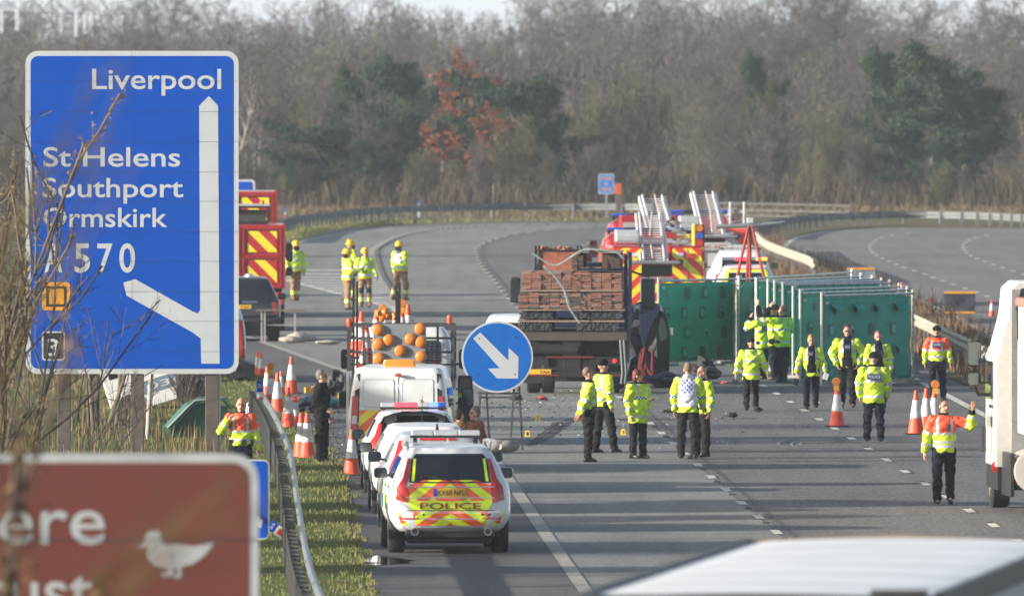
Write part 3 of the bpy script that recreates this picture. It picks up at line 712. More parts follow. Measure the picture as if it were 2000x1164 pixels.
mb.use(SIGNW).face([fn(.048)(*p) for p in prr(82, 647, 127, 704, 6)])
mb.use(BLK_).face([fn(.051)(*p) for p in prr(85, 650, 124, 701, 4)])
mb.use(SIGNW); ptext(mb, '3', 92, 115, 660, 694, .054, .01)
mb.use(seam_mat())
for yy in (159, 218, 277, 336, 393, 452, 510, 569, 627, 686):
    a, b = sg(50.5, yy + .45), sg(465.5, yy); mb.face([fn(.057)(*p) for p in ((a[0], a[1]), (b[0], a[1]), (b[0], b[1]), (a[0], b[1]))])
a, b = sg(257, 719), sg(257.3, 101); mb.face([fn(.0575)(*p) for p in ((a[0], a[1]), (b[0], a[1]), (b[0], b[1]), (a[0], b[1]))])
mb.build('panel', None, root, 0)
for xx in (125, 268, 414):
    x, z = sg(xx, 120); MB().box(x - .13, x + .13, .003, .2, 0, z).build('post', POSTM, root, 0, .01)
x, z = sg(427, 640); MB().tube([(x, .1, 0), (x, .1, z)], .035, 8).build('conduit', STEEL, root)
# brown tourist sign, close and out of focus
Yb = 130.0; sb = F / Yb; bb = G(260, 100 + F * H / Yb)
def qb(px_, py_): p = P(px_, py_, Yb); return p.x - bb.x, p.z
root = thing('tourist_sign', 'blurred brown tourist sign with a white duck at the lower left, nearest of the signs', 'road sign', (bb.x, Yb, 0), R(0.4)); SIGNW_ = SIGNW; SIGNW = mat('grey_sign_white', (.36, .38, .40), .5, var=.15, scale=3)  # greyer, darker white for this sign's border and lettering
a, b = qb(-760, 1420), qb(505, 885); mb = MB().use(SIGNW).prism(rrect(a[0], b[0], a[1], b[1], .2), -.04, 0)
a, b = qb(-742, 1402), qb(487, 903); mb.use(SIGNBR).prism(rrect(a[0], b[0], a[1], b[1], .13), -.044, -.0401)
mb.use(SIGNW)
def bt(t, x0, x1, yc, yb, o): a, b = qb(x0, yb), qb(x1, yc); mb.text(t, a[0], b[0], a[1], b[1] - a[1], fn(.048), o)
bt('Mere', -122, 205, 960, 1060, .008); bt('Trust', -122, 182, 1100, 1196, .008)
duck = [(268, 1066), (282, 1058), (284, 1044), (292, 1036), (306, 1034), (315, 1042), (316, 1056), (322, 1064), (345, 1061), (375, 1066), (398, 1063), (418, 1058), (412, 1070), (398, 1086), (378, 1100), (355, 1107), (325, 1108), (302, 1103), (290, 1092), (287, 1078), (290, 1067), (276, 1067)]
mb.face([fn(.048)(*qb(*p)) for p in duck[::-1]])
for l in ([(330, 1106), (326, 1118), (312, 1120), (318, 1126), (340, 1124), (338, 1106)], [(346, 1106), (347, 1122), (336, 1127), (350, 1130), (356, 1118), (352, 1106)]): mb.face([fn(.049)(*qb(*p)) for p in l[::-1]])
mb.use(mat('duck_shade', (.33, .30, .30), .6, var=0)).face([fn(.051)(*qb(*p)) for p in [(300, 1085), (312, 1072), (334, 1074), (340, 1090), (326, 1102), (306, 1099)][::-1]])
mb.use(seam_mat()); a, b = qb(-755, 1054), qb(503, 1052); mb.face([fn(.053)(*p) for p in ((a[0], a[1]), (b[0], a[1]), (b[0], b[1]), (a[0], b[1]))])
mb.build('panel', None, root, 0)
for xx in (-600, -100, 380):
    x, z = qb(xx, 900); MB().box(x - .09, x + .09, .003, .18, 0, z).build('post', POSTM, root, 0)
SIGNW = SIGNW_
def small_sign(name, label, X0, Y0, X1, Y1, Yd, r, draw, border=3, post=True, m=None):
    gb = G((X0 + X1) / 2, 100 + F * H / Yd)
    q = lambda a, b: (P(a, b, Yd).x - gb.x, P(a, b, Yd).z)
    root = thing(name, label, 'road sign', (gb.x, Yd, 0)); k = F / Yd
    a, b = q(X0, Y1), q(X1, Y0); mb = MB().use(SIGNW).prism(rrect(a[0], b[0], a[1], b[1], r), -.02, 0)
    a, b = q(X0 + border, Y1 - border), q(X1 - border, Y0 + border); mb.use(m or SIGNB).prism(rrect(a[0], b[0], a[1], b[1], r * .7), -.024, -.0201)
    draw(mb, q); mb.build('panel', None, root, 0)
    a = q((X0 + X1) / 2, (Y0 + Y1) / 2)
    if post: MB().box(-.05, .05, .003, .1, 0, q(0, Y0 + 6)[1]).build('post', STEEL, root, 0)
    return root
def d1(mb, q): mb.use(SIGNW).face([fn(.028)(*q(*p)) for p in [(440, 1008), (506, 1008), (514, 1016), (510, 1031), (502, 1026), (440, 1026)][::-1]])
small_sign('marker_sign', 'plain blue sign with a white arrow tip, half hidden behind the brown tourist sign', 395, 897, 526, 1053, 240, .09, d1)
def d2(mb, q):
    mb.use(SIGNW); a, b = q(478, 400), q(494, 376); mb.text('8', a[0], b[0], a[1], b[1] - a[1], fn(.028), .01)
small_sign('countdown_sign', 'small blue sign showing its top corner between the big blue sign and red box lorry', 425, 351, 498, 420, 600, .12, d2, 4)
def d3(mb, q):
    mb.use(SIGNO)
    for t, x0, x1, y0, y1 in (('M58', 1174.5, 1194.5, 345, 352), ('B', 1182, 1187, 356, 362.5), ('20.0', 1175, 1194.5, 366, 373)):
        a, b = q(x0, y1), q(x1, y0); mb.text(t, a[0], b[0], a[1], b[1] - a[1], fn(.03), .012)
small_sign('location_sign', 'small blue motorway location sign with orange figures M58 B 20.0 by the woodland', 1169, 340, 1199.5, 379, 800, .06, d3, 1.6, m=mat('light_sign_blue', (.01, .17, .58), .5, var=.05))
# emergency phone post beside it
gp = G(1208, 100 + F * H / 800); root = thing('emergency_phone', 'grey roadside phone pillar with an orange top beside the M58 location sign', 'phone post', (gp.x, 800, 0))
MB().box(-.14, .14, -.12, .12, 0, 1.1).build('pillar', POSTM, root, 0, .02)
MB().box(-.15, .15, -.13, .13, 1.102, 1.62).build('phone_box', mat('phone_orange', (.55, .09, .04), .5), root, 0, .03)
# round keep-right sign on its trestle
gs = G(975, 884); Yr = 334.0; q = lambda a, b: (P(a, b, Yr).x - gs.x, P(a, b, Yr).z)
root = thing('keep_right_sign', 'round blue sign with a white arrow pointing down right, on a thin trestle', 'road sign', (gs.x, Yr, 0))
c = q(971, 697); rr_ = 70 / (F / Yr)
mb = MB().use(SIGNW).prism(circ(*c, rr_, 48), -.03, 0); mb.use(mat('round_sign_blue', (0.0, 0.12, 0.50), .45, var=.1, scale=3, spec=.3)).prism(circ(*c, rr_ * .945, 48), -.034, -.0301)
mb.use(SIGNW).face([fn(.038)(*q(*p)) for p in [(924, 661), (938, 649), (993, 704), (993.5, 679), (1013, 697), (1012, 739), (971, 739), (953, 719.5), (976, 719)][::-1]])
mb.use(BLK_)
for x, y in ((936, 661), (1008, 659), (934, 731), (1006, 731)): mb.face([fn(.041)(*p) for p in circ(*q(x, y), .016, 8)][::1])
mb.build('panel', None, root, 0)
for (xt, yt), (xb, yb), dy in (((938, 765), (934, 880), -.5), ((950, 765), (957, 868), .6), ((1004, 760), (996, 884), -.5), ((1014, 755), (1021, 884), .1)):
    a, b = q(xt, yt), q(xb, yb); MB().bar((a[0], .06, a[1]), (b[0], dy, 0.0), .04).build('leg', DARKSTEEL, root, 0)
for (x0, y0), (x1, y1) in (((934, 776), (1016, 776)), ((934, 768), (1016, 768))):
    a, b = q(x0, y0), q(x1, y1); MB().bar((a[0], .05, a[1]), (b[0], .05, b[1]), .035).build('crossbar', DARKSTEEL, root, 0)
a, b = q(955, 862), q(1022, 862); MB().bar((a[0], .1, a[1]), (b[0], .1, b[1]), .035).build('crossbar', DARKSTEEL, root, 0)
# sandbags
def sandbag(label, px_, py_, L, wd, h, m, rz=0, seed=0, group=None):
    g_ = G(px_, py_); r_ = random.Random(seed); rings = []
    for i in range(9):
        t = i / 8; k = math.sin(math.pi * min(max(t, .06), .94)) ** .45
        rings.append([((t - .5) * L, wd / 2 * k * math.cos(a) * (1 + .12 * r_.uniform(-1, 1)), max(0, h / 2 + h / 2 * k * math.sin(a) * (1 + .15 * r_.uniform(-1, 1)))) for a in [2 * math.pi * j / 12 for j in range(12)]])
    o = MB().loft(rings).build('sandbag', m, None, 60); o.location = (g_.x, g_.y, 0.02); o.rotation_euler = (0, 0, rz); return tag(o, label, 'sandbag', group)
SACK = mat('sacking', (.38, .35, .31), .9, var=.25, scale=9, bump=.4)
sandbag('striped pale sandbag on the trestle foot of the round arrow sign', 970, 886, .62, .4, .27, SACK, .3, 1)
sandbag('grey sandbag at the right foot of the round arrow sign', 992, 886, .5, .35, .24, mat('grey_sacking', (.27, .25, .23), .9, var=.3, scale=9), .8, 2)
for i, (x, y, L, h, lb) in enumerate(((566, 672, .6, .2, 'flat grey sandbag left of the heaped pale sandbag under the wooden barrier'), (583, 671, .6, .30, 'heaped pale sandbag under the right post of the wooden barrier'), (597, 668, .5, .2, 'small pale sandbag right of the heaped one by the wooden barrier'), (641, 674, .66, .12, 'flat pale sandbag lying alone on the white line'))):
    sandbag(lb, x, y, L, .5, h, SACK, .1 * i, 5 + i)
# wooden trestle barrier
g_ = G(545, 668); root = thing('trestle_barrier', 'thin wooden rail barrier standing behind the black car on the left', 'barrier', g_)
k = F / g_.y
MB().box(-46 / k, 53 / k, -.03, .03, 60 / k, 60 / k + .055).build('rail', mat('worn_wood', (.16, .12, .09), .8, var=.3), root, 0)
for x in (-34, -28, 31): MB().box(x / k - .025, x / k + .025, .032, .07, 0, 62 / k).build('leg', mat('pale_steel', (.35, .33, .3), .6, .3), root, 0)
MB().box(-30 / k, 30 / k, .072, .09, 32 / k, 32 / k + .035).build('rail', STEEL, root, 0)
# marker posts
def marker(label, px_, py_, h, wd=.1, tilt=None):
    g_ = G(px_, py_); root = thing('marker_post', label, 'marker post', g_, 0, 'roadside marker posts')
    MB().box(-wd / 2, wd / 2, -.03, .03, 0, h * .999).build('shaft', SIGNW, root, 0)
    mb = MB(); mb.use(SIGNB).box(-wd / 2 - .003, wd / 2 + .003, -.034, .03, h * .78, h + .004); mb.use(REDLAMP).box(-wd * .3, wd * .3, -.036, -.031, h * .36, h * .68)
    mb.use(SIGNW).text('20', -wd * .35, wd * .35, h * .86, h * .08, lambda x, z: (x, -.038, z), .008); mb.build('marker_plate', None, root, 0)
    if tilt: root.rotation_euler = tilt
    return root
marker('white and blue marker post at the left end of the far barrier', 557, 448, .98)
marker('white and blue marker post standing above the middle of the far curved barrier', 818, 424, .78, .12)
marker('upright white and blue marker post beside the nearest cones on the verge', 508, 842, 1.05, .14)
marker('uprooted marker post leaning over beside the near crash barrier', 577, 1062, .52, .16, (0, R(-52), 0))
for x in (407, 400): pass
# ------------------------------------------------------------------ cars and van (rear at y=0, heading +y)
CHEV = stripes('police_chevrons', ORG, YEL, 0.32, 0.8)
CHEVB = stripes('police_chevrons_bumper', ORG, YEL, 0.30, 0.62, phase=.1)
FIRECHEV = stripes('fire_chevrons', (0.62, 0.03, 0.02), (0.80, 0.66, 0.02), 0.46, 0.95, mirror=True)
BATT = checks('police_checks', BLUE, (0.66, 0.86, 0.02), 0.62, 0.3)
LIME = mat('lime_reflective', (0.66, 0.88, 0.03), 0.4, var=0.05)
TEXTRED = mat('dark_red_lettering', (0.33, 0.02, 0.02), 0.5, var=0)
PLATEY = mat('yellow_plate', (0.72, 0.42, 0.03), 0.45, var=0.05)
BLK = mat('black_lettering', (0.015, 0.015, 0.015), 0.5, var=0)
BLUEM = mat('blue_reflective', BLUE, 0.4, var=0.05)
LIT_RED = mat('lit_red_lamp', (0.8, 0.03, 0.03), 0.3, var=0, emit=(1.0, 0.03, 0.05), estr=2.2)
LIT_BLUE = mat('lit_blue_lamp', (0.05, 0.1, 0.8), 0.3, var=0, emit=(0.06, 0.12, 1.0), estr=2.5)
LIT_AMBER = mat('lit_amber_lamp', (0.9, 0.3, 0.03), 0.3, var=0, emit=(1.0, 0.20, 0.03), estr=2.5)
BLUELENS = mat('blue_lens', (0.02, 0.08, 0.5), 0.15, var=0, coat=0.6)
MIRRORG = mat('mirror_glass', (0.10, 0.12, 0.12), 0.05, 1.0, var=0)  # darkened tint stands in for dark surroundings it would reflect
def lerp_rows(rows, z):
    for a, b in zip(rows, rows[1:]):
        if a[0] <= z <= b[0]:
            t = (z - a[0]) / max(1e-6, b[0] - a[0]); return [a[i] + (b[i] - a[i]) * t for i in range(len(a))]
    return list(rows[0] if z < rows[0][0] else rows[-1])
def end_y(x, w, rr, crown):
    ax = min(abs(x), w); y = crown * (ax / w) ** 2
    if ax > w - rr: t = min(1, (ax - (w - rr)) / rr); y += rr * (1 - math.sqrt(max(0, 1 - t * t)))
    return y
class Body:
    """car body as a stack of rounded plan outlines: rows of (z, y rear, y front, half width, rear corner, front corner)"""
    def __init__(s, rows, crown=0.05, m=15): s.rows, s.crown, s.m = rows, crown, m
    def rear(s, x, z, off=0.004):
        _, yr, yf, w, rr, rf = lerp_rows(s.rows, z); return (x, yr + end_y(x, w, rr, s.crown) - off, z)
    def side(s, sg):
        def f(y, z, off=0.004):
            _, yr, yf, w, rr, rf = lerp_rows(s.rows, z); return (sg * (w + off), y, z)
        return f
    def mesh(s, mb):
        rings = []
        for z, yr, yf, w, rr, rf in s.rows:
            xs = [w * math.sin(math.pi / 2 * (2 * k / s.m - 1)) for k in range(s.m + 1)]
            rings.append([(x, yr + end_y(x, w, rr, s.crown), z) for x in xs] + [(x, yf - end_y(x, w, rf, .12), z) for x in xs[::-1]])
        return mb.loft(rings)
def off(fn, d): return lambda a, b: fn(a, b, d)
def wheel(par, x, y, r=.36, wd=.25, rim=SILVER):
    t = MB().lathe([(r * .62, -wd / 2), (r * .93, -wd / 2), (r, -wd / 2 + .04), (r, wd / 2 - .04), (r * .93, wd / 2), (r * .62, wd / 2)], (0, 0, 0), 28, 'x').build('wheel', RUBBER, par, 40)
    t.location = (x, y, r)
    sg = 1 if x > 0 else -1; k = MB().lathe([(.02, sg * wd * .32), (r * .3, sg * wd * .42), (r * .58, sg * wd * .46), (r * .63, sg * wd * .5)], (0, 0, 0), 20, 'x')
    for q in range(5):
        a = 2 * math.pi * q / 5; k.bar((sg * wd * .44, 0, 0), (sg * wd * .44, math.cos(a) * r * .58, math.sin(a) * r * .58), .05, .05)
    k.build('rim', rim, t, 40)
    return t
def mirror(par, x, y, z, m, sw=.115, sh=.088):
    sg = 1 if x > 0 else -1
    mb = MB(); rings = []
    for yy, k in ((0, .86), (.03, 1), (.1, .95), (.17, .6)): rings.append([(x + px * k, y + yy, z + pz * k) for px, pz in rrect(-sw, sw, -sh, sh, .06)])
    mb.loft(rings); mb.bar((x - sg * sw, y + .08, z - sh * .5), (x - sg * (sw + .12), y + .12, z - sh * .6), .05, .04); o = mb.build('mirror', m, par, 40)
    MB().prism([(x + a * .86, z + b * .86) for a, b in rrect(-sw, sw, -sh, sh, .05)], y - .006, y - .001).build('mirror_glass', MIRRORG, o, 0)
def plate(par, fn, x0, x1, z0, z1, txt, blue=True, tx=None):
    mb = MB(); mb.use(PLATEY).patch(rrect(x0, x1, z0, z1, .012), off(fn, .014), 1)
    if blue: mb.use(BLUEM).patch([(x0, z0), (x0 + .05, z0), (x0 + .05, z1), (x0, z1)], off(fn, .017), 0)
    h = z1 - z0; a, b = tx or (x0 + (.06 if blue else .02), x1 - .015)
    mb.use(BLK).text(txt, a, b, z0 + h * .17, h * .64, off(fn, .019), .004)
    return mb.build('number_plate', None, par, 0)
def lightbar(par, y, z, w, segs, base=BLACKP):
    o = MB().box(-w / 2, w / 2, y - .12, y + .12, z, z + .035).build('light_bar', base, par, 0, .01)
    MB().box(-w / 2 + .05, -w / 2 + .11, y - .05, y + .05, z - .07, z).box(w / 2 - .11, w / 2 - .05, y - .05, y + .05, z - .07, z).build('light_bar_foot', BLACKP, o, 0)
    for x0, x1, m in segs: MB().box(x0, x1, y - .12, y + .12, z + .037, z + .12).build('light_pod', m, o, 0, .015)
    return o
def car(label, loc, rz, rows, name='police_car', cat='police car', paint=WHITE, crown=.05, glass=None, lamps=(), wheels=(.9, 3.9, .36), tw=.8, mir=None, sidewin=None, under=.34, group=None, mirm=BLACKP):
    root = thing(name, label, cat, loc, rz, group); b = Body(rows, crown)
    bo = b.mesh(MB()).build('body', paint, root, 38)
    L = rows[0][2]
    MB().box(-rows[0][3] * .86, rows[0][3] * .86, .35, L - .4, .17, rows[0][0] + .04).build('underbody', BLACKP, root, 0, .03)
    if glass: MB().patch(glass, off(b.rear, .006), 3).build('rear_window', GLASS, root, 60)
    for poly, m in lamps: MB().patch(poly, off(b.rear, .012), 3).build('tail_light', m, root, 50)
    for sg in (-1, 1):
        for y in wheels[:2]: wheel(root, sg * tw, y, wheels[2])
        if sidewin: MB().patch(sidewin, off(b.side(sg), .004), 2).build('side_window', GLASS, root, 60)
        # dark wheel arches
        for y in wheels[:2]:
            r_ = wheels[2] + .05; mb = MB()
            mb.patch([(y + r_ * math.cos(R(a)), wheels[2] + r_ * math.sin(R(a))) for a in range(0, 181, 15)], off(b.side(sg), .006), 1); mb.build('wheel_arch', BLACKP, root, 0)
        if mir: mirror(root, sg * mir[0], mir[1], mir[2], mirm)
    return root, b
def sym(poly): return [poly, [(-x, z) for x, z in poly][::-1]]
SUV = [(.36, .12, 4.86, .78, .22, .3), (.42, .04, 4.92, .85, .26, .4), (.54, 0, 4.95, .93, .28, .5), (.66, .02, 4.95, .96, .26, .55), (.70, .07, 4.94, .96, .26, .55), (.95, .09, 4.85, .955, .26, .5), (1.10, .12, 4.6, .93, .26, .45),
       (1.16, .15, 3.75, .88, .24, .4), (1.35, .27, 3.25, .80, .2, .35), (1.55, .42, 2.75, .70, .16, .3), (1.66, .50, 2.4, .64, .14, .28), (1.705, .75, 2.1, .56, .2, .3), (1.72, 1.0, 1.8, .4, .25, .3)]
g0 = G(880, 1081)
root, b = car('nearest white police car with lime and orange tailgate chevrons and dark rear window', (g0.x, g0.y - .5, 0), R(2.6), SUV, glass=[(-.64, 1.13), (-.3, 1.12), (.3, 1.12), (.64, 1.13), (.60, 1.48), (.53, 1.575), (-.53, 1.575), (-.60, 1.48)],
    lamps=[(p, REDLAMP) for p in sym([(-.86, .86), (-.66, .81), (-.645, .98), (-.70, 1.10), (-.645, 1.2), (-.605, 1.5), (-.65, 1.5), (-.74, 1.2), (-.83, 1.07)])],
    wheels=(.95, 3.93, .375), tw=.815, mir=(1.0, 2.75, 1.22), sidewin=[(.7, 1.17), (2.9, 1.17), (2.5, 1.5), (.9, 1.5)], mirm=SILVER)
o = MB().use(CHEV).patch([(-.70, .86), (-.6, .70), (.6, .70), (.70, .86), (.69, 1.06), (.62, 1.10), (.4, 1.17), (-.4, 1.17), (-.62, 1.10), (-.69, 1.06)], off(b.rear, .006), 5)
for z in (1.055, .885): o.use(SILVER).patch([(-.69, z), (.69, z), (.69, z + .012), (-.69, z + .012)], off(b.rear, .016), 3)
o.use(LIME).patch([(-.60, .70), (.60, .70), (.68, .84), (-.68, .84)], off(b.rear, .010), 4)
o.use(TEXTRED).text('POLICE', -.475, .485, .715, .105, off(b.rear, .018), .008)
o.use(ORG and mat('orange_reflective', ORG, .4, var=0)).patch([(-.2, .845), (.2, .845), (.3, .9), (-.3, .9)], off(b.rear, .012), 2)
o.build('tailgate', None, root, 0)
o = MB().use(CHEVB).patch([(-.78, .49), (-.72, .455), (.72, .455), (.78, .49), (.84, .68), (-.84, .68)], off(b.rear, .008), 5)
o.use(SILVER).patch([(-.8, .553), (.8, .553), (.8, .565), (-.8, .565)], off(b.rear, .012), 3)
for x in (-.42, .5, .62): o.use(BLK).patch(circ(x, .63, .018, 10), off(b.rear, .014), 0)
o.build('bumper', None, root, 0)
for p in sym([(-.80, .556), (-.5, .562), (-.5, .582), (-.80, .578)]): MB().patch(p, off(b.rear, .016), 2).build('reflector', REDLAMP, root, 0)
o = MB().patch([(-.72, .405), (.72, .405), (.76, .45), (-.76, .45)], off(b.rear, .012), 4).build('skid_plate', SILVER, root, 0)
MB().box(-.7, .7, .12, .5, .25, .405).build('diffuser', BLACKP, root, 0, .03)
for x in (-.56, .59):
    e = MB().lathe([(.062, 0), (.066, .25), (.05, .25), (.048, 0)], (x, -.0, .365), 20, 'y').build('exhaust', CHROME, root)
    MB().prism(circ(x, .365, .049, 16), -.006, -.001).build('exhaust_bore', BLK, e, 0)
plate(root, b.rear, -.26, .26, .91, 1.035, 'KX68 NFU')
MB().bar((.02, .12, 1.16), (-.42, .17, 1.24), .025).build('rear_wiper', BLK, root, 0)
MB().use(BLK).patch([(-.70, .698), (.70, .698), (.70, .690), (-.70, .690)], off(b.rear, .013), 4).build('shut_line', None, root, 0)
for p in sym([(-.605, 1.15), (-.56, 1.15), (-.525, 1.5), (-.565, 1.5)]): MB().patch(p, off(b.rear, .012), 2).build('window_stripe', LIME, root, 0)
for sg in (-1, 1):
    MB().patch([(.5, .5), (4.2, .5), (4.2, 1.08), (.5, 1.08)], off(b.side(sg), .003), 2).build('side_livery', BATT, root, 0)
    MB().tube([(sg * .64, .62, 1.62), (sg * .66, .7, 1.74), (sg * .66, 1.2, 1.77), (sg * .64, 2.4, 1.74), (sg * .64, 2.5, 1.66)], .028, 8).build('roof_rail', SILVER, root)
lightbar(root, 1.9, 1.79, 1.12, [(-.54, -.2, ALU), (-.19, .19, ALU), (.2, .54, ALU)])
MB().loft([[(x * k, 1.05 + y * k + (.06 if k < 1 else 0), 1.70 + z) for x, y in ((-.02, -.1), (.02, -.1), (.02, .1), (-.02, .1))] for k, z in ((1, 0), (.5, .1))]).build('roof_fin', WHITE, root)
MB().patch(circ(-.62, .615, .025, 12), off(b.rear, .02), 0).build('reversing_lamp', mat('lit_lamp', (.9, .7, .5), .3, var=0, emit=(1, .55, .3), estr=4), root, 0)

# unmarked silver SUV ahead of it
SUV2 = [(z * .97, yr, yf * .95, w * .97, rr, rf) for z, yr, yf, w, rr, rf in SUV]
g1 = G(857, 1042)
root, b = car('silver car with black mirrors and a roof fin directly ahead of the nearest police car', (g1.x, g1.y, 0), R(1.6), SUV2, 'parked_car', 'car', SILVER, glass=[(-.58, 1.12), (.58, 1.12), (.54, 1.46), (-.54, 1.46)],
    lamps=[(p, REDLAMP) for p in sym([(-.84, .85), (-.70, .82), (-.68, 1.0), (-.63, 1.25), (-.58, 1.52), (-.64, 1.52), (-.72, 1.25), (-.82, 1.05)])], wheels=(.9, 3.7, .36), tw=.8, mir=(1.0, 2.6, 1.2), sidewin=[(.7, 1.15), (2.7, 1.15), (2.3, 1.45), (.9, 1.45)])
MB().patch([(-.3, 1.52), (.3, 1.52), (.3, 1.555), (-.3, 1.555)], off(b.rear, .012), 2).build('brake_light', REDLAMP, root, 0)
MB().loft([[(x * k, 1.1 + y * k + (.07 if k < 1 else 0), 1.655 + z) for x, y in ((-.03, -.12), (.03, -.12), (.03, .12), (-.03, .12))] for k, z in ((1, 0), (.4, .12))]).build('roof_fin', BLACKP, root)
plate(root, b.rear, -.25, .25, .9, 1.01, 'P', False, (-.2, -.14))
# white hatchback
HATCH = [(z * .9, yr, yf * .88, w * .93, rr, rf) for z, yr, yf, w, rr, rf in SUV]
g2 = G(831, 1003)
root, b = car('white hatchback with a whip aerial, just ahead of the silver car', (g2.x, g2.y - .8, 0), R(1.8), HATCH, 'parked_car', 'car', WHITE, glass=[(-.52, 1.04), (.52, 1.04), (.48, 1.34), (-.48, 1.34)],
    lamps=[(p, REDLAMP) for p in sym([(-.82, .80), (-.66, .78), (-.64, .9), (-.8, .92)])], wheels=(.8, 3.4, .33), tw=.77, mir=(.96, 2.35, 1.1), sidewin=[(.6, 1.06), (2.5, 1.06), (2.1, 1.36), (.8, 1.36)])
MB().tube([(-.03, .9, 1.53), (-.03, .75, 2.02)], [.008, .004], 6).build('aerial', BLK, root)
# police estate with lit bar
g3 = G(812, 963)
EST = [(z * .86, yr, yf * .96, w * .95, rr, rf) for z, yr, yf, w, rr, rf in SUV]
root, b = car('white and lime police car with lit red light bar, tailgate up, nearest the van', (g3.x, g3.y - .8, 0), R(1.6), EST, 'police_car', 'police car', WHITE, glass=[(-.62, .98), (.62, .98), (.56, 1.40), (-.56, 1.40)],
    lamps=[(p, REDLAMP) for p in sym([(-.84, .75), (-.70, .73), (-.64, 1.0), (-.58, 1.3), (-.64, 1.3), (-.72, 1.05), (-.82, .92)])], wheels=(.85, 3.6, .33), tw=.78, mir=(.98, 2.5, 1.02), sidewin=[(.7, 1.0), (2.6, 1.0), (2.2, 1.3), (.9, 1.3)])
for sg in (-1, 1): MB().patch([(.5, .45), (4.2, .45), (4.2, .95), (.5, .95)], off(b.side(sg), .003), 2).build('side_livery', BATT, root, 0)
# opened tailgate: curved dark glass held up behind the roof
mb = MB(); mb.grid(lambda u, v: ((u - .5) * (1.36 - .1 * v), .75 - .62 * v, 1.30 + .17 * math.sin(math.pi * u) ** .6 + .02 * v - (.05 if abs(u - .5) > .48 else 0)), 20, 6)
o = mb.build('tailgate', mat('tailgate_glass', (.035, .045, .07), .12, var=0, spec=.8), root, 60)
for x in (-.24, .2): MB().tube([(x, .12, 1.5), (x, .75, 1.48)], .018, 6).build('tailgate_rib', SILVER, o)
lightbar(root, 2.0, 1.48, 1.2, [(-.58, -.33, ALU), (-.32, -.13, LIT_RED), (-.12, .08, LIT_RED), (.09, .3, ALU), (.31, .45, LIT_BLUE), (.46, .58, BLUELENS)])

# ------------------------------------------------------------------ white van
VANROWS = [(.32, .05, 4.7, .86, .06, .3), (.45, .0, 4.78, .93, .06, .4), (.9, .0, 4.75, .95, .06, .4), (1.1, .02, 4.4, .94, .07, .4), (1.6, .05, 3.7, .88, .09, .35), (1.85, .09, 3.3, .83, .10, .3), (1.94, .14, 3.1, .79, .14, .3), (1.97, .3, 2.9, .68, .2, .3)]
gv = G(778, 921)
root = thing('van', 'white van with amber roof beacon, chevron lower doors and an open side door', 'van', (gv.x, gv.y, 0), R(-2.0)); b = Body(VANROWS, .02)
b.mesh(MB()).build('body', WHITE, root, 38)
mb = MB().use(WHITE)
VCH = stripes('van_chevrons', (0.9, 0.16, 0.04), (0.80, 0.72, 0.02), 0.36, 0.8)
mb.use(VCH).patch([(-.74, .52), (.74, .52), (.74, 1.16), (-.74, 1.16)], off(b.rear, .006), 4)
for x0, x1 in ((-.72, -.02), (.02, .72)):
    for d in (0, .012): mb.use(SILVER).patch(rrect(x0 + .05 + d, x1 - .05 - d, 1.2 + d, 1.74 - d, .06), off(b.rear, .005 + d * .3), 2)
    mb.use(WHITE).patch(rrect(x0 + .068, x1 - .068, 1.218, 1.722, .05), off(b.rear, .0105), 2)
mb.use(BLK).patch([(-.006, .5), (.006, .5), (.006, 1.86), (-.006, 1.86)], off(b.rear, .012), 2)
mb.build('rear_door', None, root, 0)
MB().box(-.9, .9, -.08, .12, .33, .52).build('bumper', BLACKP, root, 0, .03)
MB().box(-.8, .8, .2, 4.4, .2, .34).build('underbody', BLACKP, root, 0)
for sg in (-1, 1):
    mb = MB(); mb.use(BLACKP).patch([(sg * .88, .5), (sg * .76, .5), (sg * .72, 1.85), (sg * .80, 1.83)][::sg], off(b.rear, .004), 3); mb.build('corner_pillar', None, root, 0)
    MB().patch([(sg * .90, .78), (sg * .775, .78), (sg * .755, 1.42), (sg * .87, 1.42)][::sg], off(b.rear, .012), 3).build('tail_light', REDLAMP, root, 50)
    MB().patch([(sg * .88, .9), (sg * .79, .9), (sg * .785, 1.05), (sg * .87, 1.05)][::sg], off(b.rear, .016), 2).build('reversing_lamp', mat('clear_lens', (.7, .6, .6), .2, var=0), root, 0)
    for y in (.95, 3.95): wheel(root, sg * .8, y, .34)
    MB().patch([(-.68 * 0 + .5, 1.2), (3.2, 1.2), (2.9, 1.72), (.5, 1.72)], off(b.side(sg), .004), 2).build('side_window', GLASS, root, 60)
MB().box(-.06, .06, -.015, .05, 1.79, 1.84).build('brake_light', REDLAMP, root, 0, .01)
MB().loft([[(x, .55 + y, z) for x, y in rrect(-w_, w_, -.12, .12, .05)] for w_, z in ((.3, 1.97), (.31, 2.03), (.29, 2.09), (.22, 2.1))]).build('roof_beacon', LIT_AMBER if False else mat('amber_beacon', (.9, .25, .02), .25, var=0, coat=.5, emit=(1, .2, .02), estr=.04), root, 40)
plate(root, b.rear, -.6, -.1, .60, .71, 'F', False, (-.58, -.53))
MB().box(-.79, -.55, -.1, -.075, .42, .45).build('reflector', REDLAMP, root, 0)
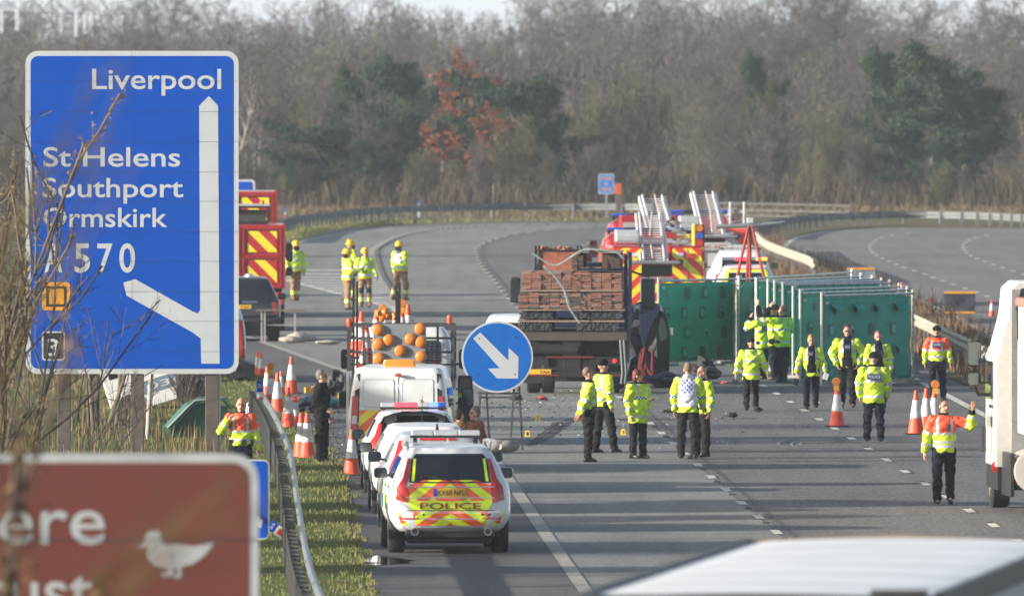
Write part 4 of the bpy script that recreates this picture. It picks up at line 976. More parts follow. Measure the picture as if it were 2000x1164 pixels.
# sliding door standing out on the left, right front door open with its mirror
mb = MB(); mb.loft([[(-.98 - .05 * k, 1.1 + y, z) for y, z in rrect(0, 1.3, .4, 1.85, .15)] for k in (0, 1)]); mb.build('sliding_door', WHITE, root, 40)
MB().box(-1.045, -1.035, 1.25, 2.2, 1.2, 1.7).build('door_window', GLASS, root, 0)
mb = MB(); mb.loft([[(1.0 + .28 * u, 3.1 + .0 * u + k, z) for u, z in rrect(0, 1, .55, 1.75, .12)] for k in (0, .06)]); mb.build('front_door', BLACKP, root, 40)
MB().box(1.05, 1.24, 3.08, 3.095, 1.25, 1.68).build('door_window', GLASS, root, 0)
mirror(root, 1.2, 2.9, 1.33, BLACKP, .11, .18); mirror(root, -1.16, 2.95, 1.3, BLACKP, .1, .17)
MB().box(1.0, 1.08, 3.02, 3.08, 1.33, 1.42).build('door_trim', LIME, root, 0)
# ------------------------------------------------------------------ arrow-board truck
def frame(x0, x1, z0, z1, y, w, mb):
    for a, b in (((x0, z0), (x1, z0)), ((x0, z1), (x1, z1)), ((x0, z0), (x0, z1)), ((x1, z0), (x1, z1))): mb.bar((a[0], y, a[1]), (b[0], y, b[1]), w)
    return mb
CONEO = mat('cone_orange', (0.80, 0.085, 0.03), .55, var=.2, scale=5); CONEW = mat('cone_white', (0.66, 0.64, 0.62), .5, var=.25, scale=7)
def cone_mesh(h=.98, base=True):
    r0 = h * .19; q = lambda t: r0 * (1 - t) + .035 * t
    mb = MB(); lo, b1, b2 = .05, .38, .78
    mb.use(CONEO).lathe([(q(lo) + .02, h * .035), (q(lo), h * lo), (q(b1), h * b1)], n=20)
    mb.use(CONEW).lathe([(q(b1) + .003, h * b1), (q(b2) + .003, h * b2)], n=20)
    mb.use(CONEO).lathe([(q(b2), h * b2), (.036, h * .99), (.024, h)], n=20)
    o = mb.build('body', None, None, 40); a = o.data; bpy.data.objects.remove(o)
    o = MB().prism([(x, y) for x, y in rrect(-.27, .27, -.27, .27, .06)], 0, .04, lambda x, z, y: (x, z, y)).build('base', RUBBER, None, 0); b = o.data; bpy.data.objects.remove(o)
    return a, b
CONE = cone_mesh()
lm = MB(); lm.use(AMBER).lathe([(.02, -.05), (.085, -.05), (.095, -.03), (.095, .03), (.085, .05), (.02, .05)], (0, 0, .12), 20, 'y'); lm.use(mat('lamp_yellow', (.75, .33, .02), .5)).box(-.06, .06, -.04, .06, -.1, .03)
o = lm.build('warning_lamp', None, None, 40); LAMP = o.data; bpy.data.objects.remove(o)
def cone(label, loc, h=.98, lamp=False, group=None, rot=None, base=True, nm='traffic_cone'):
    k = h / .98; o = thing(nm, label, 'traffic cone', loc, 0, group); o.scale = (k, k, k)
    if rot: o.rotation_euler = rot
    for n_, me in (('body', CONE[0]),) + ((('base', CONE[1]),) if base else ()):
        c = bpy.data.objects.new(n_, me); COL.objects.link(c); c.parent = o
    if lamp:
        c = bpy.data.objects.new('warning_lamp', LAMP); COL.objects.link(c); c.parent = o; c.location = (lamp if lamp is not True else 0, -.05, .95)
    return o
Yt = 338.0; gt = G(783, 100 + F * H / Yt); kt = F / Yt
def t2(px, py): p = P(px, py, Yt); return p.x - gt.x, p.z
truck = thing('arrow_board_truck', 'works truck with a grey arrow board of amber lamps and a bed full of cones', 'truck', (gt.x, Yt, 0), R(-.5))
mb = MB(); x0, zt = t2(681, 634); x1, _ = t2(884, 630); zb = t2(0, 745)[1]
frame(x0, x1, zb, zt, .1, .07, mb); frame(x0, x1, zb, zt - .05, 3.4, .06, mb)
for z in (zt - .27, zt - .55, zt - .8):
    mb.bar((x0, .1, z), (x1, .1, z), .04); 
    for x in (x0, x1): mb.bar((x, .1, z), (x, 3.4, z), .04)
for x in (x0 + .3, x0 + .55, x1 - .3): mb.bar((x, .1, zb), (x, .1, zt), .045)
for x in (x0, x1): mb.bar((x, .1, zt), (x, 3.4, zt - .05), .05)
mb.build('bed_frame', DARKSTEEL, truck, 0)
mm_ = MB()
for i in range(22): x = x0 + .1 + (x1 - x0 - .2) * i / 21; mm_.bar((x, .16, zb), (x, .16, zt - .3), .008)
for i in range(16): z = zb + (zt - .3 - zb) * i / 15; mm_.bar((x0, .16, z), (x1, .16, z), .008)
mm_.build('mesh_guard', STEEL, truck, 0)
MB().box(x0 - .02, x1 + .02, 0, 3.6, zb - .18, zb).build('bed', DARKSTEEL, truck, 0, .01)
MB().box(x0 + .15, x1 - .15, .1, 5.6, .5, zb - .18).build('chassis', BLACKP, truck, 0)
bx = [t2(728, 633), (0, 0), t2(832, 727)]; bd = MB().box(bx[0][0], bx[2][0], -.06, .02, bx[2][1], bx[0][1]).build('arrow_board', mat('board_grey', (.23, .25, .27), .55, var=.12, scale=3), truck, 0, .02)
first = None
for px_, py_ in ((739, 644), (821, 642), (740, 672), (760, 664), (802, 662), (822, 668), (782, 685), (741, 700), (823, 696), (741, 725), (799, 724), (824, 722)):
    a, b = t2(px_, py_); l = MB().lathe([(.12, -.01), (.115, -.035), (.09, -.055), (.03, -.065)], (0, 0, 0), 20, 'y').build('amber_lamp', AMBER, bd, 50) if first is None else first.copy()
    if first: COL.objects.link(l)
    first = first or l; l.location = (a, -.062, b)
for px_, y0, y1 in ((690, 545, 640), (697, 550, 640), (774, 560, 640), (780, 552, 640), (778, 570, 640)):
    a, z1 = t2(px_, y0); MB().bar((a, .3, zb), (a, .3, z1), .045).build('stake', BLACKP, truck, 0)
for px_, py_ in ((682, 628), (878, 622)):
    a, b = t2(px_, py_); MB().lathe([(.05, -.1), (.055, -.02), (.05, .05), (.02, .07)], (a, .1, b), 14).build('corner_lamp', LIT_RED if False else mat('red_orange_lens', (.8, .08, .03), .3, var=0), truck, 40)
for px_, py_, w_ in ((700, 718, .1), (790, 712, .12), (846, 715, .14)):
    a, b = t2(px_, py_); MB().face([(a - w_, .0, b - .14), (a + w_, .0, b - .14), (a + w_ * .3, .0, b + .14)]).build('red_panel', mat('red_board', (.5, .03, .03), .5), truck, 0) if False else MB().prism([(a - w_, b - .14), (a + w_, b - .14), (a + w_ * .3, b + .14)], .03, .05).build('red_board', mat('red_board', (.5, .03, .03), .5), truck, 0)
# white cab ahead of the bed
CABR = [(.6, 3.9, 5.9, 1.0, .08, .25), (1.2, 3.88, 5.95, 1.02, .08, .25), (1.7, 3.9, 5.7, .98, .1, .25), (2.15, 3.98, 5.4, .9, .12, .2), (2.3, 4.15, 5.2, .8, .2, .2)]
b = Body(CABR, .02); b.mesh(MB()).build('cab', WHITE, truck, 38)
MB().patch(rrect(-.75, .75, 1.55, 2.05, .1), off(b.rear, .01), 3).build('rear_window', GLASS, truck, 0)
for sg_ in (-1, 1):
    for y in (.9, 4.9): wheel(truck, sg_ * .92, y, .36)
    mirror(truck, sg_ * 1.2, 5.0, 1.65, BLACKP, .1, .2)
GC = 'cones carried on the works truck'
for i, (px_, top, h, lamp, dy) in enumerate(((706, 608, .95, 0, 2.2), (696, 618, .8, 0, 2.7), (735, 605, .9, 0, 1.8), (710, 668, .75, 0, .9), (743, 614, .6, 0, 2.6), (752, 612, .6, 0, 2.9), (785, 600, .9, True, 1.9), (797, 594, 1.0, 0, 2.3), (772, 607, .75, 0, 2.5), (716, 632, .8, 0, 1.3))):
    p = P(px_, top, Yt + dy)
    cone(('tall cone', 'short cone', 'cone', 'low cone', 'small cone', 'small cone', 'lamp topped cone', 'tallest cone', 'half hidden cone', 'middle cone')[i] + (' standing near the left stake of the works truck bed', ' at the far left corner of the works truck bed', ' left of the amber lamps heaped on the works truck', ' behind the mesh left of the arrow board', ' just left of the heaped amber lamps on the truck', ' under the heaped amber lamps on the truck', ' right of the tall stakes on the works truck', ' at the right of the group on the works truck', ' between the heaped lamps and the right stakes', ' behind the top left corner of the arrow board')[i], (p.x, Yt + dy, p.z - h), h, lamp, GC)
for i, (px_, py_) in enumerate(((748, 602), (741, 612), (752, 609), (746, 622), (757, 617), (768, 618))):
    p = P(px_, py_, Yt + 1.5); o = MB().lathe([(.02, -.05), (.07, -.05), (.08, -.02), (.08, .03), (.07, .05), (.02, .05)], (0, 0, 0), 18, 'y').build('warning_lamp', AMBER, None, 40); o.location = p; o.rotation_euler = (0, 0, i * .5)
    tag(o, 'round amber lamp in the heap of lamps above the works truck bed', 'warning lamp', 'amber lamps heaped on the works truck')
# ------------------------------------------------------------------ flatbed lorry with scaffold load
Yl = 389.0; kl = F / Yl; gl = G(1117, 100 + F * H / Yl)
def t3(px, py, y=0): p = P(px, py, Yl + y); return p.x - gl.x, p.z
NAVY = mat('navy_paint', (.012, .02, .055), .5, var=.2, spec=.3); GRIME = mat('grimy_steel', (.016, .0145, .0135), .85, .05, var=.4, scale=5)
lorry = thing('flatbed_lorry', 'grimy flatbed lorry loaded with scaffold boards and tubes, seen from behind', 'lorry', (gl.x, Yl, 0), R(-1.6))
MB().box(-1.25, 1.25, 0, 6.0, 1.30, 1.44).build('bed', mat('old_timber', (.04, .033, .028), .9, var=.4, scale=4), lorry, 0, .01)
MB().box(-1.27, 1.27, -.03, .0, 1.24, 1.42).build('bed_edge', mat('worn_blue_steel', (.05, .047, .05), .7, .2, var=.5, scale=3, col2=(.10, .07, .05)), lorry, 0)
mb = MB().box(-.45, -.3, .2, 7.5, .75, 1.3).box(.3, .45, .2, 7.5, .75, 1.3).box(-1.1, 1.1, .3, .5, .95, 1.25).box(-.55, .55, .05, .25, .55, .85)
mb.box(-1.12, 1.12, .95, 1.0, .28, 1.25).box(-1.15, -.6, .5, .95, .9, 1.2).box(.6, 1.15, .5, .95, .9, 1.2).box(-.2, .2, .02, .2, .5, 1.2).build('chassis', GRIME, lorry, 0, .01)  # includes a full-width dark sheet added to make the underside solid dark
MB().tube([(-.75, .1, 1.02), (.15, .1, 1.02)], .13, 14).build('air_tank', GRIME, lorry, 40)
MB().box(-1.15, 1.15, -.02, .08, .40, .52).build('bumper', GRIME, lorry, 0, .01)
DULLRED = mat('dull_red', (.16, .015, .012), .6, var=.3)
MB().box(-1.12, -.3, -.03, -.021, .42, .46).box(.25, 1.12, -.03, -.021, .42, .46).build('reflector', DULLRED, lorry, 0)
MB().box(-.6, .5, -.02, .0, .84, .875).build('red_strip', DULLRED, lorry, 0)
mb = MB().box(.55, 1.15, -.02, .1, .68, .86); mb.build('lamp_cluster', BLACKP, lorry, 0)
for x in (.68, .98): MB().prism(circ(x, .77, .045, 14), -.035, -.021).build('tail_light', mat('dim_red_lamp', (.6, .02, .02), .3, var=0, emit=(1, .02, .02), estr=1.0), lorry, 0)
MB().box(-1.1, -.55, -.02, .1, .68, .86).build('lamp_cluster', BLACKP, lorry, 0)
plate(lorry, lambda x, z, d: (x, -.02 - d, z), -.98, -.48, .585 - .12, .70 - .12, 'YAA', False, (-.75, -.5))
for x in (-.92, .92):
    for y in (1.4, 6.9):
        wheel(lorry, x, y, .5, .3, GRIME)
        if y < 2: wheel(lorry, x * .63, y, .5, .28, GRIME)
    MB().box(x - .2, x + .2, .6, .62, .25, .95).build('mud_flap', RUBBER, lorry, 0)
CAB2 = [(.6, 6.1, 8.0, 1.15, .1, .2), (1.4, 6.1, 8.05, 1.2, .1, .2), (2.2, 6.12, 7.9, 1.18, .12, .2), (2.75, 6.15, 7.7, 1.12, .15, .25), (2.95, 6.3, 7.4, .95, .2, .2)]
b = Body(CAB2, .02); b.mesh(MB()).build('cab', NAVY, lorry, 38); MB().patch(rrect(-.8, .8, 1.9, 2.6, .1), off(b.rear, .01), 2).build('rear_window', GLASS, lorry, 0)
mirror(lorry, 1.62, 6.9, 2.2, BLACKP, .16, .37); mirror(lorry, -1.5, 6.9, 2.3, BLACKP, .12, .3)
MB().bar((1.2, 6.95, 2.75), (1.65, 6.95, 2.6), .05).bar((1.2, 6.95, 1.75), (1.65, 6.95, 1.8), .05).build('mirror_arm', BLACKP, lorry, 0)
# blue end stanchions at the right
for y in (1.0, 5.9): MB().bar((1.22, y, 1.3), (1.22, y, 3.2), .08).build('stanchion', NAVY, lorry, 0)
for x in (1.12, 1.2): MB().tube([(x, -.06, 1.25), (x + .05, -.1, .5), (x + .02, -.05, .25)], .03, 8).build('hanging_strap', mat('grey_strap', (.16, .18, .18), .8), lorry)
# headboard rack
mb = MB().use(mat('headboard_orange', (.36, .11, .06), .7, var=.3, scale=4)).box(-.92, .02, 5.6, 5.66, 2.62, 3.22)
mb.use(GRIME)
for x in (-.98, -.9, .0, .08): mb.bar((x, 5.6, 1.4), (x, 5.6, 3.36), .05)
mb.bar((-.98, 5.6, 3.24), (.08, 5.6, 3.24), .04).bar((-.98, 5.58, 2.62), (.08, 5.58, 2.62), .06); mb.build('headboard', None, lorry, 0)
PL = [mat('board_end_red', (.29, .135, .095), .8, var=.3, scale=12), mat('board_end_brown', (.20, .105, .078), .85, var=.35, scale=12), mat('board_end_pale', (.27, .19, .145), .85, var=.3, scale=12), mat('board_end_dark', (.085, .06, .052), .85, var=.3, scale=12), mat('board_end_green', (.075, .085, .075), .85, var=.3, scale=12)]
def planks(label, name, x0, x1, z0, z1, y0, y1, nc, nr, wts, seed, jit=.05, skip=None):
    r_ = random.Random(seed); mb = MB(); cw, rh = (x1 - x0) / nc, (z1 - z0) / nr
    for i in range(nc):
        dz = r_.uniform(-.012, .012)
        for j in range(nr):
            if skip and skip(i, j): continue
            mb.use(r_.choices(PL, wts)[0]); a = y0 + r_.uniform(0, jit)
            mb.box(x0 + i * cw + .004, x0 + (i + 1) * cw - .004, a, y1, z0 + j * rh + .003 + dz, z0 + (j + 1) * rh - .002 + dz)
    o = mb.build(name, None, None, 0); o.location = (gl.x, Yl, 0); o.rotation_euler = (0, 0, R(-1.6)); return tag(o, label, 'load', 'load on the flatbed lorry')
planks('lower stack of red and dark scaffold boards on the flatbed lorry', 'board_stack', -1.24, 1.16, 1.96, 2.33, .0, 4.2, 10, 8, (5, 3, 3, 3, 2), 1)
planks('upper stack of even red scaffold boards on the flatbed lorry', 'board_stack', -1.17, 1.14, 2.42, 2.80, .05, 4.2, 10, 8, (8, 4, 2, 0, 0), 2)
MB_ = MB().box(-1.27, 1.22, -.02, 4.2, 1.925, 1.955).box(-1.2, 1.18, .0, 4.2, 2.365, 2.41).box(-1.25, 1.2, .0, 4.2, 1.665, 1.705)
o = MB_.build('timber_battens', PL[2], None, 0); o.location = (gl.x, Yl, 0); o.rotation_euler = (0, 0, R(-1.6)); tag(o, 'pale timber battens lying between the board stacks on the flatbed lorry', 'battens', 'load on the flatbed lorry')
planks('dark hollow stack of short boards on top, under the folded timber roof', 'board_stack', -.02, 1.1, 2.88, 3.22, .4, 3.6, 8, 7, (0, 1, 0, 6, 0), 3, skip=lambda i, j: 2 <= i <= 4 and 1 <= j)
mb = MB().use(PL[2]); 
for a, c in (((.12, 3.20), (.34, 3.36)), ((.34, 3.36), (.72, 3.22)), ((.72, 3.24), (1.12, 3.25))): mb.bar((a[0], 1.9, a[1]), (c[0], 1.9, c[1]), 3.0, .03) if False else mb.add([(a[0], .3, a[1]), (c[0], .3, c[1]), (c[0], 3.4, c[1]), (a[0], 3.4, a[1]), (a[0], .3, a[1] + .03), (c[0], .3, c[1] + .03), (c[0], 3.4, c[1] + .03), (a[0], 3.4, a[1] + .03)], [(0, 1, 2, 3), (7, 6, 5, 4), (0, 4, 5, 1), (2, 6, 7, 3), (1, 5, 6, 2), (0, 3, 7, 4)])
o = mb.build('folded_boards', None, None, 0); o.location = (gl.x, Yl, 0); o.rotation_euler = (0, 0, R(-1.6)); tag(o, 'folded pale boards forming a small roof on top of the lorry load', 'boards', 'load on the flatbed lorry')
TUBE = mat('scaffold_tube', (.34, .34, .34), .5, .6, var=.3, scale=8); HOLE = mat('tube_bore', (.01, .01, .01), .9, var=0)
def tubes(label, x0, x1, z0, rows):
    mb = MB(); d = .056; n = int((x1 - x0) / d)
    for j in range(rows):
        for i in range(n - (j % 2)):
            x, z = x0 + d * (i + .5 + .5 * (j % 2)), z0 + d * .5 + j * d * .87
            ring = lambda r_, y: [(x + r_ * math.cos(2 * math.pi * k / 8), y, z + r_ * math.sin(2 * math.pi * k / 8)) for k in range(8)]
            yy = .02 + ((i * 7 + j * 3) % 5) * .02
            mb.use(TUBE).loft([ring(.027, 4.0), ring(.027, yy), ring(.020, yy)], False); mb.use(HOLE).face(ring(.020, yy + .03))
    o = mb.build('tube_bundle', None, None, 40); o.location = (gl.x, Yl, 0); o.rotation_euler = (0, 0, R(-1.6)); tag(o, label, 'tubes', 'load on the flatbed lorry')
tubes('upper left bundle of scaffold tubes under the boards', -1.22, -.42, 1.73, 3); tubes('upper right bundle of scaffold tubes under the boards', .18, 1.08, 1.73, 3)
tubes('lower left bundle of scaffold tubes lying on the lorry bed', -1.25, -.46, 1.46, 4); tubes('lower right bundle of scaffold tubes lying on the lorry bed', .1, 1.0, 1.46, 4)
STRAP = mat('webbing_strap', (.27, .32, .31), .8, var=.3, scale=9)
for lb, pts in (('slack webbing strap hanging down the front of the red board stacks', [(1062, 520), (1080, 536), (1098, 560), (1105, 575), (1112, 600), (1124, 620), (1131, 630)]), ('slack webbing strap looped from the headboard to the dark top stack', [(1040, 495), (1060, 508), (1082, 518), (1100, 512), (1118, 500), (1145, 487), (1200, 492), (1218, 505)])):
    p3 = catmull([P(x, y, Yl - .12) for x, y in pts], 5); mb = MB()
    ring = lambda p: [p + Vector((.03 * math.cos(q), .006 * math.sin(q), .018 * math.sin(q))) for q in [2 * math.pi * k / 8 for k in range(8)]]
    mb.loft([ring(p) for p in p3])
    o = mb.build('strap', STRAP, None, 60); tag(o, lb, 'strap')
rb = MB(); r_ = random.Random(4)
for k in range(40): c = Vector((gl.x - .85 + .8 * r_.random() + .1, Yl + 5.75 + .3 * r_.random(), 3.2 + .1 * r_.random())); rb.obox(c, (.12, .1, .05), Matrix.Rotation(r_.random() * 3, 3, unit(r_)))
tag(rb.build('scaffold_fittings', PL[0], None, 0), 'loose rusty fittings heaped behind the orange headboard of the lorry', 'fittings')
# ------------------------------------------------------------------ crushed dark car against the lorry
gc = G(1272, 752); kc = F / gc.y
def c2(px, py): p = P(px, py, gc.y); return p.x - gc.x, p.z
wreck = thing('crushed_car', 'crushed dark car wedged against the right side of the loaded lorry, one door hanging open', 'car', gc)
WR = mat('dark_wreck_paint', (.005, .0055, .008), .28, var=.4, scale=6, spec=.2)
bm = bmesh.new(); bmesh.ops.create_cube(bm, size=1); bmesh.ops.subdivide_edges(bm, edges=bm.edges[:], cuts=9, use_grid_fill=True)
from mathutils import noise as mn
for v in bm.verts:
    z = v.co.z + .5; w_ = .78 - .25 * z; p = Vector((v.co.x * w_ - .16 + .05 * z, v.co.y * 3.2 + 1.9, .15 + z * 1.72))
    k = mn.noise_vector(p * 2.3) * .2 + mn.noise_vector(p * 6) * .09; v.co = p + k
me = bpy.data.meshes.new('body'); bm.to_mesh(me); bm.free(); me.materials.append(WR); me.shade_smooth(); me.set_sharp_from_angle(angle=R(20)); o = bpy.data.objects.new('body', me); COL.objects.link(o); o.parent = wreck
pts = [(1284, 610), (1292, 606), (1302, 620), (1308, 650), (1309, 690), (1306, 735), (1288, 742), (1284, 700), (1281, 650)]; out = [c2(*p) for p in pts][::-1]
MB().prism(out, -.1, -.02).build('door', WR, wreck, 0, .015)
MB().prism([c2(*p) for p in [(1287, 622), (1293, 618), (1300, 632), (1304, 660), (1290, 668), (1286, 645)]][::-1], -.115, -.104).build('door_window', mat('tinted_glass', (.03, .05, .045), .05, var=0, spec=.8), wreck, 0)
a, c = c2(1309, 646); MB().box(a - .02, a + .07, -.08, .02, c - .12, c + .07).build('mirror', SILVER, wreck, 0, .02)
mb = MB(); r_ = random.Random(8)
for k in range(7): x = -.25 + r_.uniform(0, .45); mb.tube([(x, -.12 - .05 * r_.random(), .9 - .1 * k * .3), (x + r_.uniform(-.1, .1), -.2, .45), (x + r_.uniform(-.2, .2), -.3, .08)], [.035, .06, .09], 7)
mb.build('red_fabric', mat('red_cloth', (.10, .006, .008), .9, var=.3), wreck, 50)
MB().prism([c2(*p) for p in [(1249, 596), (1283, 592), (1288, 606), (1270, 640), (1258, 680), (1250, 650)]][::-1], -.16, -.1).build('torn_panel', NAVY, wreck, 0, .01)
wheel(wreck, .1, .6, .32, .2)
# white car half hidden behind the round sign
gw = G(1003, 739); root, b = car('white car mostly hidden behind the round arrow sign and the loaded lorry', (gw.x, gw.y, 0), R(-1), HATCH, 'parked_car', 'car', WHITE, glass=[(-.5, 1.05), (.5, 1.05), (.46, 1.34), (-.46, 1.34)], lamps=[(p, REDLAMP) for p in sym([(-.80, .80), (-.66, .78), (-.64, 1.0), (-.78, 1.0)])], wheels=(.8, 3.4, .33), tw=.76)
# ------------------------------------------------------------------ fire engines
FRED = mat('fire_red', (.36, .012, .015), .35, var=.12, coat=.4)
LADW = mat('ladder_metal', (.72, .73, .75), .4, .15, var=.08)
def ladder(par, y0, y1, z0, z1, x0, x1, w):
    o = None
    mb = MB()
    for sx in (-1, 1):
        for d, hh in ((0, .14), (.09, .1)):
            mb.bar((x0 + sx * (w / 2 - d), y0, z0 + (.06 if d else 0)), (x1 + sx * (w / 2 - d), y1, z1 + (.06 if d else 0)), .05, hh)
    o = mb.build('ladder', LADW, par, 0, .008); rm = MB(); n = 20
    for i in range(n):
        t = (i + .5) / n; x = x0 + (x1 - x0) * t; y = y0 + (y1 - y0) * t; z = z0 + (z1 - z0) * t
        rm.tube([(x - w / 2 + .03, y, z), (x + w / 2 - .03, y, z)], .02, 6)
    rm.build('rungs', LADW, o); MB().tube([(x0 - .04, y0 - .02, z0 + .1), (x0, (y0 + y1) / 2, (z0 + z1) / 2 + .12), (x1 + .05, y1 - .4, z1 + .1)], .015, 6).build('haul_rope', mat('rope', (.6, .56, .45), .9), o)
    MB().tube([(x0 - w * .85, y0 - .1, z0 - .02), (x0 + w * .95, y0 - .1, z0 - .02)], .05, 10).tube([(x0 - w * .85, y0 - .1, z0 - .02), (x0 - w * .85, y0 + .1, z0 - .02)], .09, 10).build('ladder_beam', STEEL, o)
    MB().lathe([(.03, -.03), (.09, -.03), (.10, 0), (.09, .03), (.03, .03)], (x0 + w * .95, y0 - .1, z0 - .02), 16, 'y').build('ladder_wheel', BLACKP, o)
    return o
def engine(label, px_, Y, rz, wd, ztop, rearm, lad, extras, sidem=FRED):
    g_ = G(px_, 100 + F * H / Y); root = thing('fire_engine', label, 'fire engine', (g_.x, Y, 0), rz); hw = wd / 2
    q = lambda a, c, y=0: (P(a, c, Y + y).x - g_.x, P(a, c, Y + y).z)
    MB().prism([(-hw, .55), (hw, .55), (hw, ztop - .08), (hw - .08, ztop), (.46, ztop), (.46, 1.8), (-.46, 1.8), (-.46, ztop), (-hw + .08, ztop), (-hw, ztop - .08)], .02, 3.4).box(-hw, hw, 3.4, 5.2, .55, ztop - .05).build('body', sidem, root, 0)
    # rear face: two side lockers and a recessed centre
    for x0, x1 in ((-hw + .03, -.42), (.42, hw - .03)):
        l_ = MB().loft([[(x, y, z) for x, z in rrect(x0, x1, .6, ztop - .06, .04)] for y in (0.019, -.05)]).build('rear_locker', rearm, root, 0)
        MB().box((x0 + x1) / 2 - .012, (x0 + x1) / 2 + .012, -.06, -.051, .7, ztop - .1).build('locker_edge', STEEL, l_, 0)
    MB().box(-.41, .41, -.02, .018, .6, 1.7).build('roller_door', rearm, root, 0)
    f_ = MB(); frame(-.43, .43, .6, 1.75, -.07, .05, f_); f_.build('door_frame', STEEL, root, 0)
    MB().box(-.455, .455, .3, .34, 1.80, 2.1).build('recess', BLACKP, root, 0)
    CB = [(.6, 5.3, 7.4, hw - .05, .1, .3), (1.5, 5.3, 7.5, hw, .1, .3), (2.4, 5.3, 7.3, hw - .02, .15, .35), (ztop + .12, 5.35, 7.0, hw - .12, .25, .35), (ztop + .25, 5.6, 6.7, hw - .3, .3, .3)]
    Body(CB, .0).mesh(MB()).build('cab', sidem, root, 40)
    lightbar(root, 6.0, ztop + .32, wd * .86, [(-wd * .42, -wd * .25, BLUELENS), (-wd * .24, wd * .24, NAVY), (wd * .25, wd * .42, BLUELENS)])
    for s_ in (-1, 1):
        for y in (1.3, 6.3): wheel(root, s_ * (hw - .2), y, .48, .3)
        mirror(root, s_ * (hw + .28), 7.0, 2.1, BLACKP, .12, .25)
        MB().box(s_ * (hw - .3) - .1, s_ * (hw - .3) + .1, -.075, -.055, ztop - .35, ztop - .2).build('tail_light', REDLAMP, root, 0, .01)
        MB().box(s_ * (hw - .62) - .09, s_ * (hw - .62) + .09, -.085, -.052, ztop - .3, ztop - .18).build('work_lamp', ALU, root, 0, .015)
    MB().box(-hw, hw, -.25, .0, .42, .56).build('rear_step', DARKSTEEL, root, 0)
    ladder(root, *lad)
    for e in extras: e(root, q)
    return root
def roofbox(x0, x1, y0, y1, z0, z1, m, nm='roof_locker'):
    def f(root, q):
        o = MB().box(x0, x1, y0, y1, z0, z1).build(nm, m, root, 0, .03); MB().box(x0 + .05, x1 - .05, y0 - .012, y0 - .002, z0 + .05, (z0 + z1) / 2).build('locker_lid', SILVER, o, 0)
    return f
def pumpgear(x0, x1, z0, z1, seed):
    def f(root, q):
        r_ = random.Random(seed); o = MB().box(x0, x1, .35, 1.2, z0, z0 + .04).build('roof_gear', STEEL, root, 0); m_ = [STEEL, ALU, BLACKP, CHROME, mat('brass', (.5, .33, .1), .35, .9)]
        for k in range(26):
            c = Vector((r_.uniform(x0 + .05, x1 - .05), r_.uniform(.3, 1.0), r_.uniform(z0 + .06, z1))); mb = MB()
            if k % 2: mb.obox(c, (r_.uniform(.06, .2), .12, r_.uniform(.05, .14)), Matrix.Identity(3))
            else: mb.tube([c, c + Vector((r_.uniform(-.25, .25), 0, r_.uniform(-.1, .1)))], r_.uniform(.02, .05), 8)
            mb.build('hose_fitting', m_[k % 5], o, 40)
    return f
def beaconpost(x, z0, z1):
    def f(root, q):
        o = MB().box(x - .13, x + .13, -.08, .0, z0, z1).build('lamp_tower', mat('red_dark', (.16, .012, .012), .5), root, 0, .03); n_ = 3
        for i, m in enumerate((AMBER, BLUELENS, REDLAMP)): z = z1 - (i + .5) * (z1 - z0) / 3; MB().prism(circ(0 + x, z, .09, 16), -.11, -.081).build('round_lamp', m, o, 0)
    return f
def limetube(x, z0, z1):
    return lambda root, q: MB().tube([(x, .2, z0), (x, .2, z1)], .055, 10).build('lime_cylinder', LIME, root, 40)
engine('nearest fire engine, its silver ladder leaning back over red and yellow chevrons', 1283, 458, R(2.6), 2.5, 2.62, FIRECHEV, (-.75, 3.5, 2.2, 3.42, -.12, -.02, .74),
    [roofbox(-1.1, -.48, .3, 1.1, 2.72, 3.05, ALU), pumpgear(.45, 1.0, 2.66, 3.05, 1), limetube(1.02, 2.64, 3.2), beaconpost(1.16, 2.6, 3.2), roofbox(-.9, .95, 4.2, 5.2, 2.6, 2.95, FRED, 'roof_hood')])
engine('middle fire engine, only its raised silver ladder and red cab showing above the nearest one', 1292, 489, R(3.4), 2.5, 2.7, FIRECHEV, (-.6, 3.8, 2.3, 3.62, .05, -.02, .76),
    [roofbox(.55, 1.12, .3, 1.1, 2.75, 3.12, ALU), pumpgear(.1, .5, 2.75, 3.0, 2), roofbox(-.9, .95, 4.2, 5.2, 2.7, 3.1, FRED, 'roof_hood')])
WREAR = mat('white_rear', (.52, .52, .53), .4, var=.1)
e3 = engine('third fire engine, white backed with red lettering, its ladder the farthest right', 1390, 522, R(2.0), 2.4, 2.5, WREAR, (-.6, 3.6, 2.2, 3.45, .02, -.1, .78),
    [pumpgear(.5, 1.05, 2.6, 3.0, 3), roofbox(.55, .62, .2, .3, 2.5, 3.25, ALU, 'lamp_mast'), roofbox(.98, 1.05, .2, .3, 2.5, 3.25, ALU, 'lamp_mast')])
mb = MB().use(mat('orange_red_reflective', (.75, .06, .03), .4, var=.05)).prism([(.45, 2.3), (1.15, 1.75), (1.15, 2.42), (.45, 2.42)], -.058, -.0505); mb.build('orange_panel', None, e3, 0)
MB().use(TEXTRED).text('WARNING AFTER', -.95, .62, 1.80, .12, lambda x, z: (x, -.075, z), .01).build('lettering', None, e3, 0)
MB().box(-1.0, .6, -.072, -.056, 1.74, 1.99).build('letter_board', WREAR, e3, 0)
